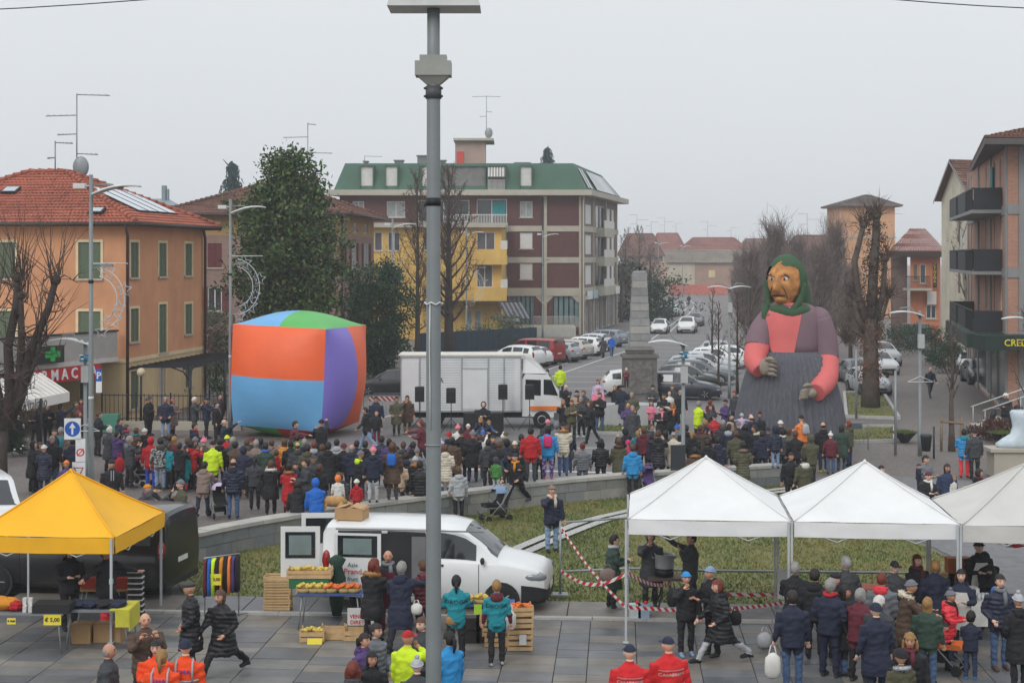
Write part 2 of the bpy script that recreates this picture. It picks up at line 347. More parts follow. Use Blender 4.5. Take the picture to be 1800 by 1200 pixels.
def facade(mb,A,B,z0,z1,holes,mi=0,rev=.22,L=None):
 """wall skin with real openings and reveals"""
 L = L or dn(A,B)[2]
 us = sorted({0,L,*[v for h in holes for v in h[:2]]}); zs = sorted({z0,z1,*[v for h in holes for v in h[2:4]]})
 us = [u for u in us if 0 <= u <= L]; zs = [z for z in zs if z0 <= z <= z1]
 for a,b in zip(us,us[1:]):
  for c,d in zip(zs,zs[1:]):
   um,zm = (a + b) / 2,(c + d) / 2
   if any(h[0] < um < h[1] and h[2] < zm < h[3] for h in holes): continue
   mb.quad(fp(A,B,a,0,c),fp(A,B,b,0,c),fp(A,B,b,0,d),fp(A,B,a,0,d),mi)
 for u0,u1,w0,w1 in [h[:4] for h in holes]:
  for p,q in (((u0,w0),(u1,w0)),((u1,w0),(u1,w1)),((u1,w1),(u0,w1)),((u0,w1),(u0,w0))):
   mb.quad(fp(A,B,p[0],0,p[1]),fp(A,B,p[0],-rev,p[1]),fp(A,B,q[0],-rev,q[1]),fp(A,B,q[0],0,q[1]),mi)
GLASS = M('window_glass',(58,66,72),.12,.3,.6,spec=.8)
CURT = M('curtained_glass',(150,156,158),.35,.25,3)
WFRAME = M('window_frame_white',(205,203,198),.5)
STONE = M('sill_stone',(176,168,154),.8,.12,4)
GUTTER = M('gutter_brown',(58,48,44),.5)
IRON = M('dark_iron',(44,46,50),.5,.1,5,metal=.3)
GALV = M('galvanised_steel',(142,147,150),.45,.12,3,metal=.35)
def win(root,A,B,h,style,col=None,surround=None,sill=True):
 u0,u1,z0,z1 = h[:4]; w = u1 - u0
 if style == 'shutter':
  mb = MB(); g = .03
  for a,b in ((u0 + .01,(u0 + u1) / 2 - .012),((u0 + u1) / 2 + .012,u1 - .01)):
   fbox(mb,A,B,a,b,-.10,-.05,z0 + .01,z1 - .01)
   fbox(mb,A,B,a,a + .06,-.05,-.025,z0 + .01,z1 - .01); fbox(mb,A,B,b - .06,b,-.05,-.025,z0 + .01,z1 - .01)
   n = max(4,int((z1 - z0) / .16))
   for k in range(n):
    zc = z0 + .06 + (z1 - z0 - .12) * (k + .5) / n; fbox(mb,A,B,a + .06,b - .06,-.05,-.035,zc - .045,zc + .03)
  o = P('shutter',mb,col,root,True)
 elif style == 'blind':
  mb = MB(); n = int((z1 - z0) / .12)
  for k in range(n): fbox(mb,A,B,u0 + .06,u1 - .06,-.14,-.10 + .012 * (k % 2),z0 + (z1 - z0) * k / n,z0 + (z1 - z0) * (k + 1) / n)
  o = P('blind',mb,col or M('blind_white',(214,213,210),.6,.05,2),root,True)
 else:
  mb = MB(); fbox(mb,A,B,u0,u1,-.2,-.17,z0,z1); o = P('window',mb,CURT if style == 'curtain' else (col or GLASS),root,True)
 if style != 'shutter':
  mb = MB(); t = .07
  for a,b,c,d in ((u0,u0 + t,z0,z1),(u1 - t,u1,z0,z1),(u0 + t,u1 - t,z0,z0 + t),(u0 + t,u1 - t,z1 - t,z1)) + ((((u0 + u1) / 2 - .04,(u0 + u1) / 2 + .04,z0 + t,z1 - t),) if style in ('glass','curtain') and w > .8 else ()):
   fbox(mb,A,B,a,b,-.19 if style != 'blind' else -.16,-.06,c,d)
  P('frame',mb,WFRAME,o,True)
 if sill: mb = MB(); fbox(mb,A,B,u0 - .12,u1 + .12,.004,.1,z0 - .1,z0 - .01); P('sill',mb,STONE,o,True)
 if surround:
  mb = MB(); t = .13
  for a,b,c,d in ((u0 - t,u0 - .004,z0 - .005,z1 + t),(u1 + .004,u1 + t,z0 - .005,z1 + t),(u0 - .004,u1 + .004,z1 + .004,z1 + t)): fbox(mb,A,B,a,b,.003,.035,c,d)
  P('surround',mb,surround,o,True)
 return o
def tiled(mb,a,b,c,d,row=.36,colw=.21,mi=0,amp=.045):
 """tiled slope: a-b eave (left to right seen from outside), c above b, d above a; steps and rolls are geometry"""
 a,b,c,d = map(Vector,(a,b,c,d)); nrm = (b - a).cross(d - a)
 if nrm.length < 1e-6: nrm = (b - a).cross(c - a)
 nrm.normalize(); h = ((c + d) / 2 - (a + b) / 2).length; n = max(2,int(h / row)); ex = (b - a).normalized()
 for i in range(n):
  t0,t1 = i / n,(i + 1) / n; l0,r0,l1,r1 = a.lerp(d,t0),b.lerp(c,t0),a.lerp(d,t1),b.lerp(c,t1)
  w0 = (r0 - l0).length
  if w0 < .05: continue
  m = max(1,int(w0 / colw * 2)); V = []
  for j in range(m + 1):
   q = j / m; s0 = l0.lerp(r0,q); s1 = l1.lerp(r1,q)
   wv = amp * (1 if (int((s0 - a).dot(ex) / colw * 2) % 2 == 0) else .0) + random.uniform(-.006,.006)
   V.append(s0 + nrm * (.05 + wv)); V.append(s1 + nrm * (.005 + wv))
  for j in range(m): mb.add([V[2 * j],V[2 * j + 2],V[2 * j + 3],V[2 * j + 1]],[(0,1,2,3)],mi,True)
  mb.add([l0 + nrm * -.02,r0 + nrm * -.02,V[-2],V[0]],[(0,1,2,3)],mi)
def roof_mat(name,c,c2):
 m = M(name,c,.85,.2,1.5); n,l,b = nodes_of(m); t = n.new('ShaderNodeTexCoord')
 v = n.new('ShaderNodeTexVoronoi'); v.inputs['Scale'].default_value = 3.2; l.new(t.outputs['Object'],v.inputs['Vector'])
 a = n.new('ShaderNodeTexNoise'); a.inputs['Scale'].default_value = .35; a.inputs['Detail'].default_value = 7; l.new(t.outputs['Object'],a.inputs['Vector'])
 ad = n.new('ShaderNodeMath'); ad.operation = 'MULTIPLY_ADD'; ad.inputs[1].default_value = .35; l.new(v.outputs['Color'],ad.inputs[0]); l.new(a.outputs[0],ad.inputs[2])
 r = n.new('ShaderNodeValToRGB'); r.color_ramp.elements[0].position = .4; r.color_ramp.elements[1].position = .85; r.color_ramp.elements[0].color = lin(c2) + (1,); r.color_ramp.elements[1].color = lin(c) + (1,)
 l.new(ad.outputs[0],r.inputs[0]); l.new(r.outputs[0],b.inputs['Base Color']); return m
def brick_mat(name,c1,c2,mortar,sc=1.,bw=.25,bh=.065):
 m = M(name,c1,.85,.1,2); n,l,b = nodes_of(m); t = n.new('ShaderNodeTexCoord'); s = n.new('ShaderNodeSeparateXYZ'); l.new(t.outputs['Object'],s.inputs[0])
 ad = n.new('ShaderNodeMath'); l.new(s.outputs[0],ad.inputs[0]); l.new(s.outputs[1],ad.inputs[1]); cb = n.new('ShaderNodeCombineXYZ'); l.new(ad.outputs[0],cb.inputs[0]); l.new(s.outputs[2],cb.inputs[1])
 k = n.new('ShaderNodeTexBrick'); k.inputs['Scale'].default_value = sc; k.inputs['Brick Width'].default_value = bw; k.inputs['Row Height'].default_value = bh; k.inputs['Mortar Size'].default_value = .01; k.inputs['Mortar Smooth'].default_value = .3
 k.inputs['Color1'].default_value = lin(c1) + (1,); k.inputs['Color2'].default_value = lin(c2) + (1,); k.inputs['Mortar'].default_value = lin(mortar) + (1,); l.new(cb.outputs[0],k.inputs['Vector'])
 a = n.new('ShaderNodeTexNoise'); a.inputs['Scale'].default_value = .5; a.inputs['Detail'].default_value = 6; l.new(t.outputs['Object'],a.inputs['Vector'])
 mm = n.new('ShaderNodeMapRange'); mm.inputs[3].default_value = .78; mm.inputs[4].default_value = 1.2; l.new(a.outputs[0],mm.inputs[0])
 sc_ = n.new('ShaderNodeVectorMath'); sc_.operation = 'SCALE'; l.new(k.outputs[0],sc_.inputs[0]); l.new(mm.outputs[0],sc_.inputs['Scale']); l.new(sc_.outputs[0],b.inputs['Base Color']); return m
def plaster(name,c,var=.13):
 """rendered wall: large soft blotches, rain streaks"""
 m = M(name,c,.9,var,.45,.15,30); n,l,b = nodes_of(m); t = n.new('ShaderNodeTexCoord'); mp = n.new('ShaderNodeMapping'); mp.inputs['Scale'].default_value = (1.6,1.6,.3); l.new(t.outputs['Object'],mp.inputs[0])
 a = n.new('ShaderNodeTexNoise'); a.inputs['Scale'].default_value = 1; a.inputs['Detail'].default_value = 6; l.new(mp.outputs[0],a.inputs['Vector'])
 mm = n.new('ShaderNodeMapRange'); mm.inputs[1].default_value = .35; mm.inputs[2].default_value = .7; mm.inputs[3].default_value = .94; mm.inputs[4].default_value = 1.03; l.new(a.outputs[0],mm.inputs[0])
 src = b.inputs['Base Color'].links[0].from_socket; s = n.new('ShaderNodeVectorMath'); s.operation = 'SCALE'; l.new(src,s.inputs[0]); l.new(mm.outputs[0],s.inputs['Scale']); l.new(s.outputs[0],b.inputs['Base Color']); return m
TERRA = roof_mat('terracotta_tiles',(172,100,80),(134,76,60)); TERRA_OLD = roof_mat('old_brown_tiles',(128,92,80),(92,66,58)); TERRA_FAR = roof_mat('far_red_tiles',(152,102,92),(120,82,74))
def antenna(root,x,y,z,h=3.,arms=((.95,.7,1),(.6,.5,-1)),dish=False):
 mb = MB().tube([(x,y,z),(x,y,z + h)],.035,5)
 for t,L,s in arms:
  zz = z + h * t; mb.tube([(x,y,zz),(x + s * L * 2,y,zz - .05)],.025,4)
  for k in range(5): q = x + s * L * 2 * (k + .5) / 5; mb.tube([(q,y - .25,zz),(q,y + .25,zz)],.012,3)
 if dish: mb.ell((x + .25,y - .15,z + h * .18),(.42,.12,.55),0,12,8)
 P('antenna',mb,GALV,root,True)
def hip_roof(root,C,ze,zr,ridge,over,mat,name='roof',gutter=True):
 """C: four eave wall corners front-left, front-right, back-right, back-left; ridge: two points (x,y)"""
 cx = sum(p[0] for p in C) / 4; cyy = sum(p[1] for p in C) / 4; Q = []
 for x,y in C: d = Vector((x - cx,y - cyy)); L = d.length; d = d * ((L + over * 1.41) / L); Q.append(Vector((cx + d.x,cyy + d.y,ze)))
 r0,r1 = Vector((*ridge[0],zr)),Vector((*ridge[1],zr)); mb = MB()
 tiled(mb,Q[0],Q[1],r1,r0,mi=0); tiled(mb,Q[1],Q[2],r1,r1); tiled(mb,Q[2],Q[3],r0,r1); tiled(mb,Q[3],Q[0],r0,r0)
 for a,b in ((Q[0],r0),(Q[1],r1),(Q[2],r1),(Q[3],r0),(r0,r1)):
  L = (b - a).length; n = max(2,int(L / .42))
  for k in range(n): p,q = a.lerp(b,k / n),a.lerp(b,(k + 1) / n); mb.tube([p + Vector((0,0,.1)),q + Vector((0,0,.06))],[.15,.12],6,0)
 rf = P(name,mb,mat,root,True)
 mb = MB().add([tuple(q - Vector((0,0,.06))) for q in Q],[(3,2,1,0)]); P('soffit',mb,M('soffit_cream',(186,172,148),.8),rf,True)
 if gutter:
  mb = MB()
  for a,b in zip(Q,Q[1:] + Q[:1]): mb.tube([a + Vector((0,0,-.06)),b + Vector((0,0,-.06))],.11,6)
  P('gutter',mb,GUTTER,rf,True)
 return rf
def building(name,loc,label): return E(name,loc,label,'building')
# ---------------------------------------------------------------- orange house with pharmacy and cafe
A,B,C_ = (-30.1,73.7),(-18.1,72.0),(-16.6,82.5); D_ = (-28.6,84.2)
oh = building('orange_house',(-18.1,72,0),'orange plastered house with red hipped roof, green shutters and pharmacy below')
ORANGE = plaster('orange_plaster',(202,146,108)); CREAM = plaster('cream_plaster',(206,182,140)); GREENSH = M('green_shutter',(92,106,84),.65,.1,4); TRIM = M('cream_trim',(214,196,160),.8)
hf = [(uop(A,B,138),uop(A,B,177),6.8,8.5),(uop(A,B,-14),uop(A,B,27),6.8,8.5),(uop(A,B,138),uop(A,B,177),3.6,5.25),(uop(A,B,-14),uop(A,B,27),3.6,5.25),(uop(A,B,-130),uop(A,B,-90),6.8,8.5)]
hsd = [(uop(B,C_,a),uop(B,C_,b),z0,z1) for a,b in ((229,243),(279,292),(325,337)) for z0,z1 in ((6.85,8.5),(3.8,5.35))]
hsd[3] = (hsd[3][0],hsd[3][1],3.05,5.45)
hg = [(uop(B,C_,229),uop(B,C_,243),.6,2.4),(uop(B,C_,279),uop(B,C_,290),.05,2.4),(uop(B,C_,325),uop(B,C_,337),1.0,2.5)]
mb = MB(); facade(mb,A,B,2.95,9.4,hf); facade(mb,B,C_,2.95,9.4,hsd); facade(mb,C_,D_,2.95,9.4,[]); facade(mb,D_,A,2.95,9.4,[])
P('wall',mb,ORANGE,oh,True)
mb = MB(); facade(mb,A,B,0,2.95,[(uop(A,B,140),uop(A,B,160),.1,2.3)]); facade(mb,B,C_,0,2.95,hg); facade(mb,C_,D_,0,2.95,[]); facade(mb,D_,A,0,2.95,[])
P('lower_wall',mb,CREAM,oh,True)
mb = MB(); fbox(mb,A,B,-.03,12.15,.003,.06,2.85,3.03); fbox(mb,B,C_,.0,10.6,.003,.06,2.85,3.03); P('band',mb,TRIM,oh,True)
for h in hf: win(oh,A,B,h,'shutter',GREENSH,TRIM)
for h in hsd: win(oh,B,C_,h,'shutter',GREENSH,TRIM)
for k,h in enumerate(hg): win(oh,B,C_,h,'shutter' if k != 1 else 'glass',GREENSH if k != 1 else None,TRIM,sill=k != 1)
win(oh,A,B,(uop(A,B,140),uop(A,B,160),.1,2.3),'shutter',GREENSH,None,False)
rf = hip_roof(oh,[A,B,C_,D_],9.4,12.1,[(-24.6,78.3),(-22.6,78.0)],.7,TERRA)
for x,y in ((-17.95,71.75),(-16.45,82.4)): mb = MB().tube([(x,y - .5,9.25),(x,y - .05,8.8),(x,y - .05,0)],.075,6); P('downpipe',mb,M('downpipe_brown',(74,50,44),.5),oh,True)
# skylights and dormer vents lying on the slopes
def on_slope(mb,e0,e1,apex,s,t,w,hgt,mi=0,th=.1):
 e0,e1,apex = map(Vector,(e0,e1,apex)); ex = (e1 - e0).normalized(); mid = e0.lerp(e1,s); up = (apex - e0.lerp(e1,((apex - e0).dot(ex)) / (e1 - e0).length)).normalized(); n = ex.cross(up)
 c = mid + up * t + n * .12; mb.box(c,(w,hgt,th),mi,M4=Matrix((ex,up,n)).transposed())
fe0,fe1,fa = (-30.8,73.1,9.4),(-17.5,71.2,9.4),(-23.6,78.1,12.1); se1 = (-15.9,83.2,9.4)
for s,t,w_,h_,e in ((.42,3.9,.8,.7,0),(.83,1.2,.7,.6,0)):
 mb = MB(); on_slope(mb,fe0,fe1,fa,s,t,w_,h_,0); on_slope(mb,fe0,fe1,fa,s,t,w_ - .16,h_ - .16,1,.13); P('skylight',mb,[IRON,M('skylight_glass',(176,184,190),.15,.1,1)],rf,True)
mb = MB()
for k in range(4): on_slope(mb,fe1,se1,(-22.6,78.0,12.1),.33 + .115 * k,2.7,1.2,2.9,0); on_slope(mb,fe1,se1,(-22.6,78.0,12.1),.33 + .115 * k,2.7,1.08,2.76,1,.12)
P('solar_panel',mb,[IRON,M('panel_glass',(196,204,210),.12,.08,1)],rf,True)
antenna(oh,gx(135,79),79,11.6,4.6,((.99,.85,1),(.76,.8,-1),(.55,.5,-1),(.33,.55,1)),True); antenna(oh,gx(97,78),78,12,1.7,((.95,.45,1),(.5,.2,-1)))
# terrace over the shops
t0,t1 = (-21.6,63.4),(-18.35,71.6); TER = M('terrace_concrete',(168,166,160),.85,.14,.8,.2,30)
ter = MB(); ter.prism([t1,t0,(-33.5,63.4),(-33.5,73.5),(-18.6,71.9)],2.95,3.15); P('terrace_slab',ter,M('terrace_edge',(196,194,188),.8),oh,True)
mb = MB(); fbox(mb,t0,t1,0,8.8,-.2,-.04,3.15,4.35); fbox(mb,(-33.5,63.4),t0,0,11.9,-.2,-.04,3.15,4.35); P('parapet',mb,TER,oh,True)
mb = MB(); fbox(mb,t0,t1,0,8.85,-.25,.02,4.35,4.42); P('parapet_cap',mb,IRON,oh,True)
sh = MB(); fbox(sh,(-33.5,66.8),(-21.2,66.6),0,12.3,-.2,0,0,2.95); P('shopfront',sh,M('shop_dark',(52,32,34),.5,.3,1.5),oh,True)
pharm = MB(); fbox(pharm,t0,t1,1.6,7.4,.01,.09,2.32,2.92); sg = P('pharmacy_sign',pharm,M('sign_red',(186,44,48),.5,.06,2),oh,True)
d,n,L = dn(t0,t1); az = math.atan2(d.y,d.x)
for k,c in enumerate('FARMACIA'):
 q = fp(t0,t1,2.05 + k * .68,.1,2.62); lettering(c,.66,M('sign_letter_white',(235,235,232),.5,.03),sg,q - Vector((-18.1,72,0)),(R(90),0,az),.03,.012)
mb = MB(); fbox(mb,t0,t1,2.0,4.5,.12,.3,3.2,3.95); gc = P('pharmacy_cross',mb,M('led_case',(34,40,38),.4),oh,True)
mb = MB(); fbox(mb,t0,t1,3.55,3.85,.305,.32,3.28,3.9); fbox(mb,t0,t1,3.2,4.2,.305,.32,3.45,3.72)
P('lit_cross',mb,M('led_green',(30,130,60),.4,.3,14,emit=.35),gc,True)
# awning of the cafe
AWN = M('awning_white',(222,219,212),.8,.05,2); O0,O1,I0,I1 = Vector((-19.75,54,2.2)),Vector((-18.4,63.8,2.2)),Vector((-21.2,54,3.05)),Vector((-19.6,63.8,3.0)); mb = MB(); NS = 44
for k in range(NS):
 s0,s1 = k / NS,(k + 1) / NS; u = Vector((0,0,.016 * (k % 2))); mb.quad(O0.lerp(O1,s0) + u,O0.lerp(O1,s1) + u,I0.lerp(I1,s1) + u,I0.lerp(I1,s0) + u)
awo = P('awning',mb,AWN,oh,True); mb = MB(); fbox(mb,O0,O1,0,9.9,-.01,.02,1.82,2.21); P('valance',mb,M('valance_white',(226,224,218),.8,.05,2),awo,True)
q = fp(O0,O1,6.2,.03,2.0); d,n,L = dn(O0,O1); lettering('Caffè Italiano',.62,M('print_grey',(70,70,72),.8),awo,q - Vector((-18.1,72,0)),(R(90),0,math.atan2(d.y,d.x)),.004,0.,.95)
mb = MB().tube([(-18.7,61,0),(-18.7,61,2.2)],.05,6); P('awning_post',mb,IRON,awo,True)
# iron pergola in front of the side wall
pg = E('iron_pergola',(-15.6,75.5,0),'black iron pergola with arched braces along the orange house','pergola')
mb = MB()
for k in range(15): y = 72.5 + k * .72; x = -18 + (y - 72) * .143; mb.box((x + 1.25,y,2.62),(2.6,.05,.08))
P('rafter',mb,IRON,pg,True)
for k,y in enumerate((73.0,78.0,82.4)):
 x = -15.45 + (y - 72) * .143; mb = MB().tube([(x,y,0),(x,y,2.6)],.07,6); mb.tube([(x,y,1.9),(x,y + .3,2.35),(x,y + .9,2.58)],.04,5); mb.tube([(x,y,1.9),(x - .3,y,2.35),(x - .9,y,2.58)],.04,5); P('post',mb,IRON,pg,True)
mb = MB().box((-14.75,77.6,2.54),(.1,10.4,.12),0,-R(8.2)); mb.box((-17.3,77.4,2.54),(.08,10.2,.1),0,-R(8.2)); P('beam',mb,IRON,pg,True)
# ---------------------------------------------------------------- brown brick house behind the magnolia
A,B,C_ = (-23.3,105.),(-11.7,105.),(gx(657,117),117.); D_ = (-22.5,117.)
bh = building('brown_house',(-17,105,0),'brown brick house with dark red shutters and brown tiled roof behind magnolia')
BRN = brick_mat('brown_pink_brick',(150,120,108),(132,104,94),(150,132,122)); REDSH = M('maroon_shutter',(104,50,52),.65,.12,4); OCH = plaster('ochre_band',(170,136,92))
hf = [(uop(A,B,a),uop(A,B,b),z0,z1) for a,b in ((365,390),(430,455),(520,545)) for z0,z1 in ((7.1,8.75),(4.1,5.75),(1.0,2.7))]
at = [(uop(A,B,368),uop(A,B,388),9.65,10.25),(uop(A,B,440),uop(A,B,460),9.65,10.25)]
hs_ = [(uop(B,C_,a),uop(B,C_,b),z0,z1) for a,b in ((600,606),(617,627),(638,649)) for z0,z1 in ((7.0,8.8),(4.0,5.7))]
ats = [(uop(B,C_,a),uop(B,C_,a + 6),9.55,10.2) for a in (602,622,640)]
mb = MB(); facade(mb,A,B,0,9.3,hf); facade(mb,B,C_,0,9.3,hs_); facade(mb,C_,D_,0,9.3,[]); facade(mb,D_,A,0,9.3,[]); P('wall',mb,BRN,bh,True)
mb = MB(); facade(mb,A,B,9.3,10.7,at); facade(mb,B,C_,9.3,10.7,ats); facade(mb,C_,D_,9.3,10.7,[]); facade(mb,D_,A,9.3,10.7,[]); P('attic_wall',mb,OCH,bh,True)
for i,h in enumerate(hf):
 o = win(bh,A,B,h,'glass' if i == 1 else 'shutter',None if i == 1 else REDSH)
 if i == 1:
  mb = MB(); fbox(mb,A,B,h[0] - .62,h[0] - .02,.02,.07,h[2],h[3]); fbox(mb,A,B,h[1] + .02,h[1] + .62,.02,.07,h[2],h[3]); P('shutter',mb,REDSH,o,True)
for i,h in enumerate(hs_):
 o = win(bh,B,C_,h,'shutter' if i == 0 else 'curtain',REDSH if i == 0 else None)
 mb = MB(); fbox(mb,B,C_,h[0] - .5,h[0] - .03,.02,.07,h[2],h[3]); fbox(mb,B,C_,h[1] + .03,h[1] + .5,.02,.07,h[2],h[3]); P('shutter',mb,REDSH,o,True)
for h in at: win(bh,A,B,h,'glass',None,None,False)
for h in ats: win(bh,B,C_,h,'glass',None,None,False)
hip_roof(bh,[A,B,C_,D_],10.75,13.1,[(-17.6,111),(-16.4,111)],.9,TERRA_OLD)
mb = MB().tube([(B[0] + .1,B[1] - .12,10.6),(B[0] + .1,B[1] - .12,0)],.08,6); P('downpipe',mb,GUTTER,bh,True)
antenna(bh,gx(541,112),112,12.4,5.2,((.98,.3,1),(.8,.9,-1),(.58,.9,1),(.58,.9,-1)))
# ---------------------------------------------------------------- brick apartment block with green mansard
A,B,C_ = (-17.4,155.),(7.2,155.),(12.3,179.); D_ = (-13,180.)
ab = building('apartment_block',(0,155,0),'dark red brick apartment block with green mansard roof and concrete bands')
DBRICK = brick_mat('dark_red_brick',(98,58,56),(84,50,50),(104,78,74)); CONC = M('band_concrete',(178,172,158),.85,.1,.8,.2,30); GREEN = M('green_mansard',(66,98,82),.7,.14,.5)
GBRICK = brick_mat('grey_brown_brick',(122,102,96),(110,92,88),(130,112,106))
U = lambda px: uop(A,B,px); zt = lambda py: H - (py - HY) * 155 / F
fl = [(zt(397),zt(345)),(zt(452),zt(407)),(zt(506),zt(462))]
wn = [(U(914),U(936),zt(382),zt(354)),(U(914),U(936),zt(437),zt(409)),(U(914),U(936),zt(491),zt(463))]
lg = [(U(838),U(891),zt(395),zt(350)),(U(838),U(891),zt(452),zt(405)),(U(838),U(891),zt(506),zt(460))]
gw = [(U(892),U(939),zt(572),zt(518)),(U(972),U(1018),zt(575),zt(520))]
le = [(U(680),U(712),zt(382),zt(354)),(U(620),U(640),zt(382),zt(354)),(U(735),U(825),zt(390),zt(352))]
mb = MB(); facade(mb,A,B,0,14.0,wn + lg + gw + le,rev=.3); P('wall',mb,DBRICK,ab,True)
sw = [(uop(B,C_,a),uop(B,C_,b),z0,z1) for a,b,in ((1029,1040),(1067,1073),(1075,1080)) for z0,z1 in ((11.2,13.2),(8.1,10.1),(5.0,7.0))] + [(uop(B,C_,1047),uop(B,C_,1064),z0,z1) for z0,z1 in ((10.9,13.3),(7.8,10.2),(4.7,7.1))]
sg_ = [(uop(B,C_,a),uop(B,C_,b),.1,3.6) for a,b in ((1028,1034),(1038,1044),(1048,1054),(1058,1064),(1068,1074),(1077,1082))]
mb = MB(); facade(mb,B,C_,0,14.0,sw + sg_,rev=.5); facade(mb,C_,D_,0,14,[]); facade(mb,D_,A,0,14,[]); P('side_wall',mb,GBRICK,ab,True)
for h in wn: win(ab,A,B,h,'curtain' if h is wn[0] else 'blind')
for h in le[:2]: win(ab,A,B,h,'curtain')
win(ab,A,B,le[2],'glass'); 
for i,h in enumerate(sw): win(ab,B,C_,h,'blind' if i < 9 else 'glass',None,None,False)
for h in sg_: win(ab,B,C_,h,'glass',None,None,False)
for i,h in enumerate(lg):
 win(ab,A,B,(h[0],h[1],h[2],h[3]),'glass',None,None,False)
 mb = MB(); fbox(mb,A,B,h[0] - 3.2,h[1] + .1,.01,1.2,h[2] - .75,h[2] + .15); bl = P('balcony',mb,CONC,ab,True)
 mb = MB()
 for k in range(40): u = h[0] - 3.1 + k * (h[1] - h[0] + 3.2) / 40; fbox(mb,A,B,u,u + .05,1.1,1.15,h[2] + .15,h[2] + .95)
 fbox(mb,A,B,h[0] - 3.15,h[1] + .05,1.08,1.17,h[2] + .95,h[2] + 1.02); P('railing',mb,WFRAME,bl,True)
mb = MB()
for k in range(9): fbox(mb,A,B,U(866) + k * .14,U(866) + k * .14 + .13,-.1 + .05 * (k % 2),-.06 + .05 * (k % 2),zt(380),zt(354))
P('teal_curtain',mb,M('teal_curtain',(40,142,146),.8,.12,4),ab,True)
for h in gw:
 n = 6 if h is gw[0] else 5
 for k in range(n): u = h[0] + (h[1] - h[0]) * k / n; mb = MB(); fbox(mb,A,B,u + .1,u + (h[1] - h[0]) / n - .03,-.28,-.24,h[2],h[3]); P('pane',mb,M('teal_glazing',(104,128,132),.2,.2,1),ab,True)
mb = MB()
for (z0,z1) in ((fl[0][0],fl[1][1]),(fl[1][0],fl[2][1]),(zt(520),fl[2][0])): fbox(mb,A,B,U(890),24.65,.003,.1,z0,z1); fbox(mb,B,C_,0,24.6,.003,.1,z0,z1)
for x in (957,1022): fbox(mb,A,B,U(x) - .25,U(x) + .25,.006,.14,0,14)
for x in (1024.5,1042,1064,1083): u = uop(B,C_,x); fbox(mb,B,C_,u - .18,u + .18,.006,.14,0,14)
for x in (957,1021):
 for s in (-1,1): mb.add([fp(A,B,U(x),.02,zt(520)),fp(A,B,U(x),.02,zt(531)),fp(A,B,U(x) + s * .35,.02,zt(531)),fp(A,B,U(x) + s * .95,.02,zt(520))],[(0,1,2,3) if s > 0 else (3,2,1,0)])
P('concrete_band',mb,CONC,ab,True)
for i,h in enumerate(sw[9:]):
 mb = MB(); fbox(mb,B,C_,h[0] - .2,h[1] + .2,.01,1.0,h[2] - .95,h[2] + .0); bl = P('balcony',mb,CONC,ab,True)
 mb = MB(); fbox(mb,B,C_,h[0] - .2,h[1] + .2,.93,.99,h[2],h[2] + .8); P('railing',mb,WFRAME,bl,True)
for x in (954,1027): mb = MB(); u = U(x) if x < 1000 else 24.5; mb.tube([fp(A,B,u,.22,0),fp(A,B,u,.22,13.9)],.09,6); P('downpipe',mb,GUTTER,ab,True)
mb = MB(); zc = 14.0
cor = [(-18.6,153.7),(8.0,153.7),(13.7,180.2),(-14,181)]
mb.prism(cor,zc,zc + .55); P('cornice',mb,CONC,ab,True)
mt = [(-16.9,155.6),(6.2,155.6),(10.4,178.5),(-12.4,179.5)]; mlow = [(-17.9,154.3),(7.5,154.3),(12.9,179.6),(-13.4,180.6)]; zt0,zt1 = zc + .55,17.3
mb = MB()
for i in range(4):
 j = (i + 1) % 4; mb.quad((*mlow[i],zt0),(*mlow[j],zt0),(*mt[j],zt1),(*mt[i],zt1))
mb.add([(*p,zt1) for p in mt],[(0,1,2,3)]); mr_ = P('mansard_roof',mb,GREEN,ab,True)
def dormer(px0,px1,mat,kind='door'):
 a,b = (mlow[0][0],154.3),(mlow[1][0],154.3); u0,u1 = uop(a,b,px0),uop(a,b,px1); mb = MB()
 fbox(mb,a,b,u0 - .12,u0,-1.2,.0,zt0,zt0 + 2.35,1); fbox(mb,a,b,u1,u1 + .12,-1.2,.0,zt0,zt0 + 2.35,1); fbox(mb,a,b,u0 - .12,u1 + .12,-1.2,.0,zt0 + 2.35,zt0 + 2.5,1); fbox(mb,a,b,u0,u1,-.25,-.2,zt0,zt0 + 2.35,0)
 if kind == 'awn':
  for k in range(12): u = u0 + (u1 - u0) * k / 12; mb.quad(fp(a,b,u,.5,zt0 + 1.3),fp(a,b,u + (u1 - u0) / 12,.5,zt0 + 1.3),fp(a,b,u + (u1 - u0) / 12,-.1,zt0 + 2.3),fp(a,b,u,-.1,zt0 + 2.3),2 if k % 2 else 3)
  for k in range(14): u = u0 + (u1 - u0) * k / 14; fbox(mb,a,b,u,u + .05,-.05,.0,zt0,zt0 + .95,3)
  fbox(mb,a,b,u0,u1,-.06,.02,zt0 + .95,zt0 + 1.02,3)
 P('dormer',mb,[mat,GREEN,M('stripe_grey',(128,124,122),.8),WFRAME],ab,True)
for a,b,k in ((634,655,'door'),(678,698,'door'),(742,760,'door'),(858,888,'awn'),(915,934,'door'),(780,852,'door')): dormer(a,b,WFRAME if k == 'door' and b - a < 40 else M('loggia_dim',(120,118,116),.7,.3,1),k)
mb = MB()
